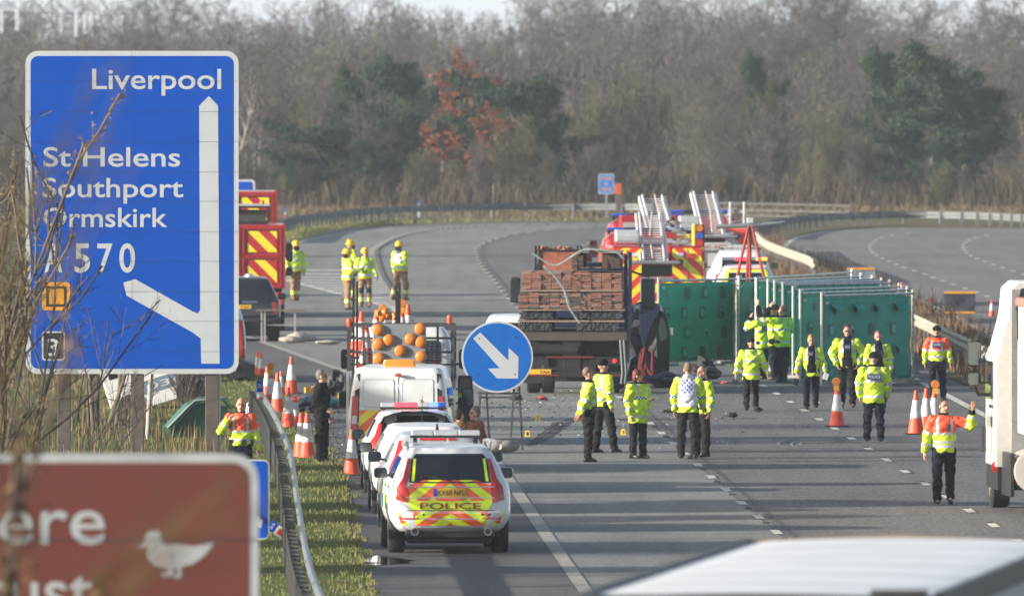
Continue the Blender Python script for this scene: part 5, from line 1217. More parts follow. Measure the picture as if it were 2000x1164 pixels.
# ------------------------------------------------------------------ white 4x4 and police car behind the screens
gq = G(1449, 100 + F * H / 508); TALL = [(z * 1.12, yr, yf, w * .99, rr, rf) for z, yr, yf, w, rr, rf in SUV]
root, b = car('white four wheel drive with black mirrors, behind the far lime edged police car', (gq.x, gq.y, 0), R(1), TALL, 'rescue_car', 'car', WHITE, glass=[(-.62, 1.28), (.62, 1.28), (.58, 1.70), (-.58, 1.70)], lamps=[(p, REDLAMP) for p in sym([(-.85, .9), (-.72, .9), (-.7, 1.2), (-.83, 1.2)])], wheels=(.95, 3.9, .4), tw=.82, mir=(1.08, 2.7, 1.42))
for x in (-.56, .56): MB().box(x - .04, x + .04, .8, 2.4, 1.93, 1.98).build('roof_bar', BLACKP, root, 0)
MB().box(-.6, .6, 1.3, 1.36, 1.985, 2.02).box(-.35, .35, 1.0, 1.3, 1.985, 2.06).build('roof_rack', ALU, root, 0)
gq = G(1459, 100 + F * H / 488)
root, b = car('far police car with lime edged rear window under a lit red and amber light bar', (gq.x, gq.y, 0), R(1), SUV, 'police_car', 'police car', WHITE, glass=[(-.56, 1.1), (.56, 1.1), (.5, 1.5), (-.5, 1.5)], lamps=[(p, REDLAMP) for p in sym([(-.84, .8), (-.7, .8), (-.66, 1.3), (-.76, 1.2)])], wheels=(.95, 3.9, .37), tw=.82, mir=(1.02, 2.7, 1.2))
mb = MB().use(LIME)
for poly in ([(-.70, 1.04), (.70, 1.04), (.70, 1.12), (-.70, 1.12)], [(-.70, 1.1), (-.57, 1.1), (-.51, 1.58), (-.58, 1.58)], [(.57, 1.1), (.70, 1.1), (.58, 1.58), (.51, 1.58)], [(-.55, 1.52), (.55, 1.52), (.52, 1.58), (-.52, 1.58)]): mb.patch(poly, off(b.rear, .01), 2)
mb.use(mat('orange_reflective', ORG, .4, var=0)).patch([(-.5, 1.59), (.5, 1.59), (.48, 1.63), (-.48, 1.63)], off(b.rear, .012), 2); mb.build('window_surround', None, root, 0)
MB().patch([(-.8, .5), (.8, .5), (.72, 1.04), (-.72, 1.04)], off(b.rear, .008), 4).build('tailgate', CHEV, root, 0)
lightbar(root, 1.6, 1.8, 1.3, [(-.64, -.3, ALU), (-.29, .12, LIT_RED), (.13, .3, ALU), (.31, .63, LIT_AMBER)])
# red survey tripod
gp = G(1465, 100 + F * H / 445); TR = mat('tripod_red', (.30, .025, .018), .5, var=.1); root = thing('survey_tripod', 'tall red tripod with a long thin crossbar, standing behind the green screens', 'tripod', gp)
for a in (100, 215, 330): MB().tube([(.05 * math.cos(R(a)), .05 * math.sin(R(a)), 3.3), (.95 * math.cos(R(a)), .95 * math.sin(R(a)), 0)], [.035, .045], 8).build('leg', TR, root)
MB().tube([(0, 0, 1.6), (0, 0, 3.34)], .04, 10).build('column', TR, root)
MB().box(-.09, .09, -.09, .09, 3.36, 3.52).build('head', ALU, root, 0, .02)
MB().tube([(-.9, 0, 3.28), (0, 0, 3.31), (.8, 0, 3.38), (.92, 0, 3.4)], [.06, .06, .04, .02], 8).build('crossbar', STEEL, root)
# ------------------------------------------------------------------ red lorries, black car, wrecks on the left
SIGNCHEV = stripes('lorry_chevrons', (.42, .015, .015), (.80, .66, .03), .62, 1.0, mirror=True, phase=.1)
def boxlorry(label, px_, Y, wd, zt, zb=1.0, L=6.0, mir=True, low=True):
    g_ = G(px_, 100 + F * H / Y); root = thing('red_box_lorry', label, 'lorry', (g_.x, Y, 0), R(1.2)); hw = wd / 2
    MB().box(-hw, hw, 0, L, zb, zt).build('box_body', FRED, root, 0, .02)
    n_ = 2; zs = [zb + .06, zb + (zt - zb) * .52, zt - .05]
    for k in range(2):
        for sx in (-1, 1):
            x0, x1 = (.06, hw - .14) if sx > 0 else (-hw + .14, -.06)
            p_ = MB(); p_.use(SIGNCHEV).box(x0 + .12, x1 - .1, -.03, -.012, zs[k] + .1, zs[k + 1] - .12); p_.build('chevron_panel', None, root, 0)
            f_ = MB(); frame(x0, x1, zs[k], zs[k + 1] - .04, -.035, .06, f_); f_.build('panel_frame', FRED, root, 0)
    for x in (-hw + .05, hw - .05): MB().box(x - .04, x + .04, -.05, .0, zb, zt + .03).build('corner_post', FRED, root, 0)
    MB().box(-hw + .1, hw - .1, .2, L + 1.5, .55, zb - .02).build('chassis', BLACKP, root, 0)
    Body([(.6, L + .1, L + 2, hw - .05, .1, .2), (2.4, L + .1, L + 2, hw - .05, .1, .25), (2.75, L + .3, L + 1.7, hw - .2, .2, .25)], 0).mesh(MB()).build('cab', FRED, root, 38)
    for s_ in (-1, 1):
        for y in (1.2, L + 1.0): wheel(root, s_ * (hw - .2), y, .48, .35)
        MB().box(s_ * (hw - .2) - .14, s_ * (hw - .2) + .14, -.05, .02, zb - .45, zb - .1).build('tail_light', REDLAMP, root, 0, .02)
        if mir: mirror(root, s_ * (hw + .16), L + 1, 2.15, BLACKP, .1, .26); mirror(root, s_ * (hw + .16), L + 1, 1.6, BLACKP, .1, .12)
    return root
boxlorry('nearer red lorry with slanted yellow chevron panels on its rear gate', 471, 476, 2.5, 3.0, 1.2)
boxlorry('taller red box lorry behind the chevron lorry, its yellow chevron top showing', 459, 500, 2.5, 3.74, 1.2, mir=False)
gf = G(458, 100 + F * H / 479); root = thing('forklift', 'black caged forklift cab with an amber beacon above the nearer red lorry', 'forklift', (gf.x, 479, 2.2))
MB().box(-.95, .95, 0, 1.4, 0, .85).build('body', BLACKP, root, 0, .03)
f_ = MB(); frame(-.95, .95, .85, 1.28, 0, .07, f_); frame(-.95, .95, .85, 1.28, 1.4, .07, f_); f_.build('cage', BLACKP, root, 0); MB().box(-1.0, 1.0, -.05, 1.45, 1.3, 1.36).build('roof', SILVER, root, 0, .02)
for i in range(12): pass
MB().lathe([(.06, 0), (.06, .09), (.02, .11)], (.78, .1, 1.362), 12).build('beacon', AMBER, root, 40)
MB().box(-.9, .9, .2, .25, .9, 1.2).build('window', mat('cage_mesh', (.05, .06, .05), .5, var=.5, scale=30), root, 0)
gr = G(478, 668); RR = [(z * 1.03, yr * .8, yf, w * 1.02, rr * .7, rf) for z, yr, yf, w, rr, rf in SUV]
NOIR = mat('black_paint', (.012, .013, .016), .2, var=.1, coat=.7)
root, b = car('black off road car parked between the big blue sign and the wooden barrier', (gr.x, gr.y, 0), R(2.2), RR, 'off_road_car', 'car', NOIR, glass=[(-.66, 1.12), (.66, 1.12), (.60, 1.6), (-.60, 1.6)], lamps=[(p, REDLAMP) for p in sym([(-.90, .75), (-.76, .75), (-.74, 1.08), (-.87, 1.08)])], wheels=(.95, 3.9, .4), tw=.84, mir=(1.08, 2.7, 1.2), sidewin=[(.7, 1.17), (2.9, 1.17), (2.5, 1.55), (.9, 1.55)])
MB().use(CHROME).text('ROVER', -.05, .34, 1.06, .06, off(b.rear, .014), .005).build('badge', None, root, 0)
plate(root, b.rear, -.35, .18, .9, 1.01, 'TSC', False, (-.12, .15))
MB().box(.0, .14, .32, .36, 1.5, 1.54).build('blue_light', LIT_BLUE, root, 0)
MB().lathe([(.14, 0), (.13, .05), (.05, .09)], (.15, .9, 1.76), 14).build('roof_dome', ALU, root, 40)
# damaged police van behind the sign edge
gd = G(400, 748); root = thing('damaged_police_van', 'damaged white police van with lime and red chevrons, half hidden by the big blue sign', 'police van', (gd.x, gd.y, 0), R(6)); PV = Body([(.5, .0, 4.5, .96, .1, .3), (.9, .0, 4.6, 1.0, .1, .3), (1.3, .08, 4.2, .98, .12, .3), (1.6, .2, 3.6, .93, .15, .3), (1.95, .4, 3.0, .8, .2, .3), (2.0, .6, 2.8, .7, .2, .3)], .02)
PV.mesh(MB()).build('body', WHITE, root, 38); MB().patch([(-.95, .52), (.95, .52), (.93, 1.25), (-.93, 1.25)], off(PV.rear, .01), 5).build('rear_chevrons', stripes('red_lime_chevrons', (.55, .02, .03), (.62, .78, .03), .36, .8), root, 0)
MB().patch([(.78, .55), (.97, .55), (.92, 1.5), (.82, 1.5)], off(PV.rear, .018), 3).build('tail_light', REDLAMP, root, 0)
for s_ in (-1, 1): wheel(root, s_ * .85, .9, .34)
mb = MB(); rings = []
for i in range(13):
    t = i / 12; k = mn.noise_vector(Vector((t * 5, 1, 2))); rings.append([(-.4 + 1.55 * t + .1 * k.x * a, -.25 + .12 * k.y + .25 * c, .0 + .28 * k.z + .25 * t * (1 - t) + .22 * a + .2) for a, c in ((-1, -1), (1, -1), (1.3, 1), (-1, 1))])
mb.loft(rings).build('torn_bumper', BLACKP, root, 30)
o = MB().obox((.55, -.52, .42), (.35, .03, .12), Matrix.Rotation(.5, 3, 'Y')).build('crumpled_metal', ALU, root, 0)
# white car tipped on the bank behind the posts
gd = G(305, 806); root = thing('tipped_white_van', 'white van with a grey blue lettered stripe, tipped on the bank behind the sign posts', 'van', (gd.x, gd.y + 2, .22)); root.rotation_euler = (0, R(-17), R(0))
sd = lambda x, z, d: (x, -d, z)
MB().loft([[(x, y, z) for x, z in rrect(-1.05, 1.25, -.1, 1.3, .18)] for y in (0, 1.8)]).build('body', WHITE, root, 40, .04)
MB().prism([(-.25, .22), (1.2, .22), (1.24, .5), (-.25, .5)], -.012, -.001).build('stripe', mat('stripe_grey_blue', (.16, .21, .28), .4), root, 0)
MB().use(SIGNW).text('0363', -.15, .95, .28, .15, lambda x, z: (x, -.018, z), .01).build('lettering', None, root, 0)
MB().box(1.06, 1.27, -.03, .3, .45, .95).build('tail_light', LIT_RED if False else REDLAMP, root, 0, .02)
MB().prism([(-.9, .75), (-.3, .75), (-.35, 1.2), (-.8, 1.2)], -.012, -.001).build('window', GLASS, root, 0)
for x in (-.6, .75): MB().lathe([(.2, -.05), (.32, -.05), (.33, .1), (.2, .1)], (x, .0, .0), 18, 'y').build('wheel', RUBBER, root, 40)
# green container
gg = G(392, 858); root = thing('green_container', 'tipped dark green container with a pale rimmed lid, in the grass behind the sign posts', 'container', gg, R(6)); kg = F / gg.y; DG = mat('dark_green_plastic', (.012, .07, .045), .4, var=.25)
q = lambda a, c: ((a - 392) / kg, (858 - c) / kg)
MB().prism([q(*p) for p in [(330, 838), (334, 858), (440, 866), (446, 800), (418, 784), (372, 794)]][::-1], 0, .8).build('tub', DG, root, 0, .03)
MB().prism([q(*p) for p in [(326, 834), (334, 842), (374, 796), (396, 783), (440, 782), (452, 796), (452, 790), (440, 776), (394, 777), (368, 788)]][::-1], -.06, .86).build('lid', mat('lid_green', (.035, .13, .09), .3, var=.1), root, 0, .01)
MB().tube([(*q(326, 835)[:1], -.08, q(326, 835)[1]), (q(368, 792)[0], -.08, q(368, 792)[1]), (q(380, 782)[0], -.08, q(380, 782)[1]), (q(402, 780)[0], -.08, q(402, 780)[1])], .015, 6).build('lid_rim', ALU, root)
# ------------------------------------------------------------------ white lorry cab at the right edge
gw = G(2010, 1000); root = thing('white_lorry', 'white articulated lorry with a red topped trailer, cut off by the right edge', 'lorry', (gw.x + .12, gw.y - 1.0, 0), R(2.7))
CREAMW = mat('cream_white_paint', (.66, .65, .61), .35, var=.08, coat=.4)
x0 = -.58
mb = MB(); sec = [(.0, .75), (.0, 2.6), (.06, 2.75), (.22, 3.35), (.26, 3.8), (.40, 3.93), (2.3, 3.93), (2.45, 3.5), (2.45, .75)]
mb.loft([[(x0 + x + (.03 if y in (2.6, 4.6) else 0) + (.25 if y == 4.9 else 0), y, z - (.5 if y == 4.9 and z > 2.6 else 0)) for x, z in sec] for y in (2.0, 2.6, 4.6, 4.9)]).build('cab', CREAMW, root, 30, .03)
MB().box(x0 + .28, x0 + 2.2, 1.93, 1.99, .9, 3.8).build('cab_back', mat('cab_back_grey', (.3, .3, .29), .6, var=.2), root, 0)
MB().prism([(x0 + .34, 3.45), (x0 + .44, 3.82), (x0 + .9, 3.84), (x0 + .9, 3.78), (x0 + .5, 3.75), (x0 + .42, 3.45)], 1.9, 1.96).build('deflector_strut', BLACKP, root, 0)
MB().box(x0 - .012, x0 - .001, 2.9, 4.2, 1.9, 2.55).build('side_window', GLASS, root, 0)
for z, h_ in ((2.66, .23), (2.22, .12)): mirror(root, x0 - .19, 4.25, z, BLACKP, .115, h_)
MB().tube([(x0 + .1, 4.3, 2.9), (x0 - .12, 4.3, 3.0), (x0 - .2, 4.3, 2.85)], .035, 8).tube([(x0 + .05, 4.3, 1.95), (x0 - .12, 4.3, 1.95), (x0 - .2, 4.3, 2.12)], .035, 8).build('mirror_arm', BLACKP, root)
MB().use(mat('faded_print', (.22, .24, .22), .6, var=.3)).box(x0 - .012, x0 - .002, 3.0, 3.8, 1.42, 1.6).build('print', None, root, 0)
for y0, y1, z0, z1 in ((4.5, 4.7, .95, 1.4),): MB().box(x0 - .006, x0 - .001, 2.72, 2.76, .95, 2.7).box(x0 - .006, x0 - .001, 4.3, 4.33, .95, 2.7).build('door_seam', BLACKP, root, 0); MB().box(x0 - .03, x0 - .001, 2.85, 3.1, 1.75, 1.8).build('door_handle', BLACKP, root, 0); MB().box(x0 - .05, x0, y0, y1, z0, z1).build('side_grille', BLACKP, root, 0, .02)
MB().box(x0 + .05, x0 + 2.3, 2.1, 4.7, .35, .8).build('chassis', BLACKP, root, 0)
wheel(root, x0 + .22, 4.0, .5, .32, CREAMW); wheel(root, x0 + 1.5, .6, .5, .6, CREAMW); wheel(root, x0 + 2.1, 4.0, .5, .32, CREAMW)
mb = MB(); mb.tube([(x0 + .56, .2, .72), (x0 + .56, 1.9, .72)], .36, 20); tk = mb.build('fuel_tank', CREAMW, root, 40); MB().box(x0 + .12, x0 + .2, .3, 2.2, .28, 1.02).build('side_step', BLACKP, root, 0, .02)
for y in (.30, .9, 1.5): MB().tube([(x0 + .56, y - .03, .72), (x0 + .56, y + .03, .72)], .375, 20).build('tank_strap', mat('beige_strap', (.45, .38, .3), .6), tk, 40)
MB().lathe([(.08, -.02), (.11, -.02), (.09, .02), (.07, .02)], (x0 + .06, 2.3, .75), 16, 'y').build('hose_coil', REDLAMP, root)
MB().box(x0 + .34, x0 + 2.85, -10.5, 1.4, 1.35, 3.52).build('trailer', mat('trailer_white', (.68, .66, .62), .5, var=.12), root, 0, .02)
MB().box(x0 + .30, x0 + 2.89, -10.5, 1.42, 3.523, 3.68).build('trailer_cover', mat('faded_red_cover', (.5, .16, .14), .7, var=.25), root, 0, .04)
MB().bar((x0 + .33, 1.2, 2.95), (x0 + .33, 1.3, 3.6), .03).build('cover_strap', BLACKP, root, 0)
MB().box(x0 + .6, x0 + 2.6, -10, 1.0, .9, 1.33).build('trailer_chassis', DARKSTEEL, root, 0)
# ------------------------------------------------------------------ lorry roof in the bottom right corner
D = Vector((G(1130, 1160, 4.0).x, G(1130, 1160, 4.0).y, 0)); A = G(1465, 1052, 4.0); ang = math.atan2(A.x - D.x, A.y - D.y); L = math.hypot(A.x - D.x, A.y - D.y)
root = thing('box_trailer', 'blurred pale roof of a box trailer filling the bottom right corner', 'trailer', D, -ang)
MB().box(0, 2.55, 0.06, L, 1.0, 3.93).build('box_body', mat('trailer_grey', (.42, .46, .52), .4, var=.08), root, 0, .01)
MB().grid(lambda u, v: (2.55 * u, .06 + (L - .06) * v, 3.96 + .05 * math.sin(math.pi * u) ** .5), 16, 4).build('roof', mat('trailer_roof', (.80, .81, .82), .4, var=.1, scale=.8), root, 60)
MB().box(-.02, 2.57, 0, .06, 1.0, 4.0).build('end_frame', mat('trailer_trim', (.05, .055, .06), .5), root, 0, .015)
MB().box(2.555, 2.62, .05, L, 3.84, 4.02).box(-.05, -.005, .05, L, 3.9, 4.0).build('roof_rail', DARKSTEEL, root, 0, .01)
for y in (2.3, 4.6, 6.9, 9.2, 11.5): MB().grid(lambda u, v: (2.55 * u, y + .06 * v, 3.964 + .05 * math.sin(math.pi * u) ** .5), 16, 1).build('roof_seam', mat('roof_seam_grey', (.45, .46, .47), .5), root, 0)
MB().box(2.1, 2.5, -.05, .3, 4.0, 4.035).build('roof_bracket', DARKSTEEL, root, 0, .01)
MB().tube([(-.02, L, 3.97), (1.2, L, 4.02), (2.57, L, 3.97)], .018, 8).build('far_rim', mat('tan_rim', (.26, .2, .14), .6), root)
for x in (.35, 2.2):
    for y in (1.5, 2.8, 10.5): wheel(root, x, y, .5, .35)
# ------------------------------------------------------------------ green incident screens
GREEN = mat('screen_green', (.001, .29, .205), .55, var=.18, scale=1.3, spec=.2); GREEND = mat('screen_vent', (.001, .105, .08), .5, var=.15, scale=4); POLE = mat('screen_pole', (.55, .55, .53), .35, .7, var=.15); GREENL = mat('screen_vent_pale', (.004, .32, .235), .45, var=.1); SLOT = mat('vent_shade', (.003, .05, .04), .8, var=0)
def screen(label, L_, R_, seed, flaps=False, hgt=2.13, low=.12):
    a, b = G(*L_, hgt), G(*R_, hgt); a.z = b.z = 0; d = b - a; w = d.length
    root = thing('privacy_screen', label, 'screen', a, math.atan2(d.y, d.x), 'green privacy screens'); r_ = random.Random(seed)
    mb = MB()
    for x in (0, w): mb.tube([(x, 0, 0), (x, 0, hgt + .09)], .032, 8)
    mb.tube([(0, 0, hgt), (w, 0, hgt)], .028, 8).tube([(0, 0, .1), (w, 0, .1)], .028, 8); mb.build('frame', POLE, root)
    MB().tube([(.06, -.05, hgt + .02), (.1, -.05, hgt + .07), (.05, -.05, hgt + .12), (0, -.05, hgt + .07)], .012, 6).build('ring_clip', POLE, root)
    for x in (0, w): MB().box(x - .35, x + .35, -.4, .4, 0, .07).build('foot', mat('foot_grey', (.25, .25, .26), .7, var=.2), root, 0, .01)
    def sh(u, v, o=0):
        x, z = .05 + (w - .1) * u, low + (hgt - .06 - low) * v
        wob = .016 * math.sin(u * 9 + seed) * math.sin(v * 5 + seed * 2) + .012 * mn.noise(Vector((u * 5 + seed, v * 4, seed)))
        return (x, .035 + wob - o, z)
    o = MB().grid(sh, 26, 20).build('sheet', GREEN, root, 60); sm = o.modifiers.new('thick', 'SOLIDIFY'); sm.thickness = .006; sm.offset = 1
    dots = MB().bar((.03, -.034, hgt - .02), (w - .03, -.034, hgt - .02), .006).bar((.045, -.034, .1), (.045, -.034, hgt), .006).bar((w - .045, -.034, .1), (w - .045, -.034, hgt), .006).bar((.03, -.034, .12), (w - .03, -.034, .12), .006)
    for i in range(14):
        for z, x in ((low + (hgt - low) * i / 13, .045), (low + (hgt - low) * i / 13, w - .045), (hgt - .02, w * i / 13), (.12, w * i / 13)): dots.box(x - .012, x + .012, -.036, -.02, z - .02, z + .02)
    dots.build('lacing', BLACKP, root, 0)
    for j in range(4):
        for i in range(4 if j % 2 else 5):
            u, v = (i + .5 + (0 if j % 2 else -.18)) / 4.3 + .02, .1 + j * .255
            if not .06 < u < .94: continue
            vm = MB(); cx, cz = .05 + (w - .1) * u, low + (hgt - .06 - low) * v; y = lambda x, z, e: sh((x - .05) / (w - .1), (z - low) / (hgt - .06 - low), e)
            if flaps and j in (1, 3) or (flaps and j == 0 and i in (1,)):
                vm.use(SLOT).patch(circ(cx, cz, .1, 18), lambda x, z: y(x, z, .035), 1)
                k = r_.uniform(.14, .34); s_ = .19; t_ = r_.uniform(-.03, .05)
                vm.use(GREEN).add([y(cx - s_, cz + .12, .045), y(cx + s_, cz + .12, .045), Vector(y(cx + s_ * .9, cz - .05 + t_, .045)) + Vector((r_.uniform(-.04, .06), -k, .03)), Vector(y(cx - s_ * .9, cz - .05 - t_, .045)) + Vector((r_.uniform(-.06, .04), -k * .8, 0))], [(0, 1, 2, 3)])
            else:
                if r_.random() < .75: vm.use(GREEND).patch(rrect(cx - .15, cx + .15, cz - .15, cz + .15, .02), lambda x, z: y(x, z, .03), 3)
                vm.use(GREENL if r_.random() < .7 else GREEND).patch(circ(cx, cz, .105, 18), lambda x, z: y(x, z, .038), 2)
                if r_.random() < .1: vm.use(SLOT).patch([(cx - .1, cz + .02), (cx + .02, cz - .1), (cx + .1, cz)], lambda x, z: y(x, z, .05), 1)
            vm.build('vent_flap', None, root, 0)
    MB().box(.2, .34, -.012, .0, hgt - .2, hgt - .14).build('tag', SIGNW, root, 0)
    return root
screen('long green privacy screen facing the road, just right of the crushed car', (1286, 549), (1440, 545), 1)
for i, (l, rr2, w_) in enumerate((((1443, 546), (1664, 532), 'rearmost'), ((1477, 549), (1682, 540), 'second rearmost'), ((1500, 552), (1704, 545), 'third rearmost'), ((1513, 554.5), (1722, 549), 'fourth rearmost'), ((1529, 557), (1738, 553), 'fifth rearmost'), ((1549, 566), (1756, 560), 'third foremost'), ((1563, 573), (1772, 566), 'second foremost'))):
    screen(w_ + ' green screen of the staggered row right of the long one', l, rr2, 5 + i)
screen('foremost green screen with open flaps casting slanted shadows, behind the walking officers', (1605, 578), (1783, 573), 20, True)
# ------------------------------------------------------------------ cones on the road
for lb, x, yb, yt, lamp, grp in (('cone with a round amber lamp on the lane line among the walking officers', 1635, 834, 752, -.02, None), ('left cone of the trio behind the waving officer', 1789, 849, 762, 0, None), ('middle cone of the trio behind the waving officer', 1809, 846, 758, 0, None), ('right cone of the trio behind the waving officer, with an amber lamp', 1825, 843, 758, .02, None),
        ('small cone on the empty carriageway left of the dark folded sign', 1820, 592, 562, 0, None), ('small cone on the empty carriageway beside the white lorry cab', 1937, 619, 586, 0, None), ('small cone peeping over the top right of the green screens', 1761, 580, 551, 0, None),
        ('cone standing alone just beyond the close pack of cones', 569, 770, 696, 0, None), ('dark based cone in front of the close pack of cones', 563, 838, 756, 0, None), ('cone half hidden behind the dark based cone', 577, 837, 772, 0, None),
        ('largest cone of the close pack along the verge', 542, 809, 728, 0, None), ('cone with an amber lamp in the close pack along the verge', 530, 800, 722, -.02, None), ('rear left cone of the close pack along the verge', 522, 778, 714, 0, None), ('slim cone behind the largest one of the close pack', 549, 776, 724, 0, None),
        ('left cone of the pair beside the damaged van', 503, 735, 686, 0, None), ('right cone of the pair beside the damaged van', 510, 738, 690, 0, None), ('right cone of the pair on the grass by the man in black', 600, 898, 806, 0, None), ('left cone of the pair on the grass by the man in black', 588, 896, 806, 0, None), ('big cone just left of the rear corner of the white van', 687, 929, 838, 0, None)):
    g_ = G(x, yb); cone(lb, g_, (yb - yt) / (F / g_.y), lamp, None)
# folded roll-up signs on the empty carriageway
FAB = mat('sign_fabric_back', (.026, .034, .052), .75, var=.2, scale=4); FABO = mat('fabric_orange', (.65, .30, .03), .6, var=.1); FABL = mat('sign_fabric_pale', (.17, .21, .27), .6, var=.15)
for lb, x0, y0, x1, y1, m_ in (('dark fabric sign back with orange edges standing on the empty carriageway', 1844, 571, 1905, 616, FAB), ('paler fabric sign back with one orange edge above the rear of the green screens', 1654, 524, 1709, 570, FABL)):
    g_ = G((x0 + x1) / 2, y1 + 2); k = F / g_.y; w_, h_ = (x1 - x0) / k / 2, (y1 - y0) / k; root = thing('roll_up_sign', lb, 'road sign', g_)
    MB().grid(lambda u, v: ((u - .5) * 2 * w_, .02 * math.sin(u * 7) * math.sin(v * 6 + 1), .06 + (h_ - .03) * v), 16, 12).build('fabric', m_, root, 60)
    for z in (.06 + h_ * .03, .06 + h_ * .90): MB().box(-w_, w_, -.035, -.022, z, z + .07).build('orange_edge', FABO, root, 0)
    MB().bar((-w_ * .7, .1, 0), (w_ * .7, .1, 0), .05).bar((0, .05, 0), (0, .05, h_), .03).build('stand', DARKSTEEL, root, 0)
# evidence markers
for lb, n_, x, y in (('yellow evidence marker 1 at the end of the skid marks', '1', 1030, 853), ('yellow evidence marker 2 at the far end of the skid marks', '2', 1050, 822), ('yellow evidence marker 3 left of the red haired officer', '3', 1217, 850), ('yellow evidence marker beside the boots of the officer in the black hat', '', 1164, 851), ('yellow evidence marker by the green sheet left of the man in black', '', 578, 788), ('yellow evidence marker between the man in black and the van', '', 664, 778)):
    g_ = G(x, y); root = thing('evidence_marker', lb, 'marker', g_)
    MB().loft([[(-.06, 0, 0), (.06, 0, 0), (.06, .12, 0), (-.06, .12, 0)], [(-.035, .05, .13), (.035, .05, .13), (.035, .07, .13), (-.035, .07, .13)]]).build('tent', mat('marker_yellow', (.80, .60, .03), .5, var=.05), root, 0)
    if n_: MB().use(BLK).text(n_, -.02, .02, .03, .075, lambda x, z: (x, z * .38 - .006, z), .01).build('number', None, root, 0)
# ------------------------------------------------------------------ wreckage
def blob(name, label, cat, px_, py_, sx, sy, sz, m, seed, amp=.35, rz=0, z=0.0):
    bm = bmesh.new(); bmesh.ops.create_icosphere(bm, subdivisions=4, radius=1)
    for v in bm.verts:
        k = 1 + amp * mn.noise(v.co * 1.6 + Vector((seed, 0, 0))) + amp * .5 * mn.noise(v.co * 4 + Vector((0, seed, 0))); v.co = Vector((v.co.x * sx * k, v.co.y * sy * k, max(-.2, v.co.z * k + .75) * sz))
    me = bpy.data.meshes.new(name); bm.to_mesh(me); bm.free(); me.materials.append(m); me.shade_smooth(); me.set_sharp_from_angle(angle=R(50))
    g_ = G(px_, py_); o = bpy.data.objects.new(name, me); COL.objects.link(o); o.location = (g_.x, g_.y, .03 + z); o.rotation_euler = (0, 0, rz); return tag(o, label, cat)
TEAL = mat('teal_sheet', (.005, .19, .15), .5, var=.25, scale=3)
blob('green_sheet', 'crumpled teal sheet on the ground left of the man in black', 'sheet', 600, 797, .30, .9, .13, TEAL, 3, .5); blob('green_sheet', 'crumpled teal sheet on the ground right of the man in black', 'sheet', 655, 797, .17, .5, .10, TEAL, 9, .5)
blob('black_wreckage', 'tangled black wreckage in front of the teal sheet beside the cones', 'wreckage', 600, 806, .28, .8, .14, RUBBER, 5, .7)
g_ = G(590, 783); o = MB().box(-.30, .34, -.5, .3, .02, .09).build('stretcher_board', mat('board_red', (.65, .035, .02), .45, var=.15), None, 0, .03); o.location = g_; o.rotation_euler = (0, R(-4), R(8)); tag(o, 'flat red rescue board lying left of the man in black', 'board')
g_ = G(604, 772); o = bpy.data.objects.new('warning_lamp', LAMP); COL.objects.link(o); o.location = g_ + Vector((0, 0, .12)); o.rotation_euler = (0, R(90), R(20)); tag(o, 'amber warning lamp lying on its side beside the lone cone', 'warning lamp')
# black car seat shell held up behind the man
blob('seat_wreckage', 'black seat torn from a car, lying upended beyond the man in black, beside the van', 'car part', 655, 775, .2, .3, .34, mat('seat_black', (.025, .027, .03), .6, var=.3), 14, .6)
blob('car_bumper', 'black torn bumper piece on the road behind the white vested officer', 'car part', 1374, 741, .26, .4, .25, RUBBER, 21, .8, .3)
o = MB().tube([(-.1, 0, .12), (.1, 0, .28), (.26, 0, .26), (.4, 0, .1)], [.05, .07, .05, .01], 8).build('wing_panel', BLACKP, None, 40); o.location = G(1376, 742); tag(o, 'curved black body panel beside the torn bumper piece', 'car part')
blob('dark_cover', 'dark blue cover crumpled at the foot of the crushed car', 'sheet', 1297, 756, .42, .8, .17, mat('navy_cover', (.012, .014, .03), .6, var=.3), 31, .5)
blob('green_glove', 'bright green glove lying near the white vested officer', 'glove', 1316, 757, .08, .2, .1, mat('glove_green', (.10, .35, .02), .6), 33, .5)
for i, (x, y) in enumerate(((1414, 752), (1431, 817), (1306, 808), (1180, 767), (1270, 785), (1010, 783), (897, 764), (915, 767), (1060, 783), (1480, 806))):
    blob('car_fragment', 'small dark car fragment lying on the road', 'debris', x, y, .07 + .02 * (i % 3), .25, .04 + .02 * (i % 2), RUBBER if i % 4 else REDLAMP, 40 + i, .8)['group'] = 'dark fragments on the road'
r_ = random.Random(17)
def chips(name, n, zone, smin, smax, m, z=.022):
    mb = MB()
    for _ in range(n):
        x, y = zone(); g_ = G(x, y); s_ = r_.uniform(smin, smax); u = Vector((r_.uniform(.4, 1), 0, 0)) * s_
        mb.obox((g_.x, g_.y, z + s_ * .2), (s_, s_ * 1.6, s_ * .5), Matrix.Rotation(r_.random() * 3, 3, 'Z') @ Matrix.Rotation(r_.uniform(-.5, .5), 3, 'X'))
    return kind(mb.build(name, m, None, 0), 'stuff')
mid = lambda: (r_.gauss(1090, 170), min(870, max(765, r_.gauss(800, 28)))); wide = lambda: (r_.gauss(1280, 190), r_.uniform(740, 880)); left = lambda: (r_.gauss(650, 22), r_.uniform(770, 905))
chips('broken_glass', 700, mid, .006, .015, mat('glass_grit', (.5, .55, .56), .1, var=0, spec=1.0)); chips('broken_glass', 200, left, .006, .016, mat('glass_grit', (.5, .55, .56), .1))
chips('road_debris', 260, mid, .008, .035, RUBBER); chips('road_debris', 120, wide, .008, .03, BLACKP); chips('pale_debris', 110, mid, .007, .025, SIGNW); chips('pale_debris', 45, wide, .007, .024, SIGNW); chips('road_debris', 90, left, .008, .035, RUBBER)
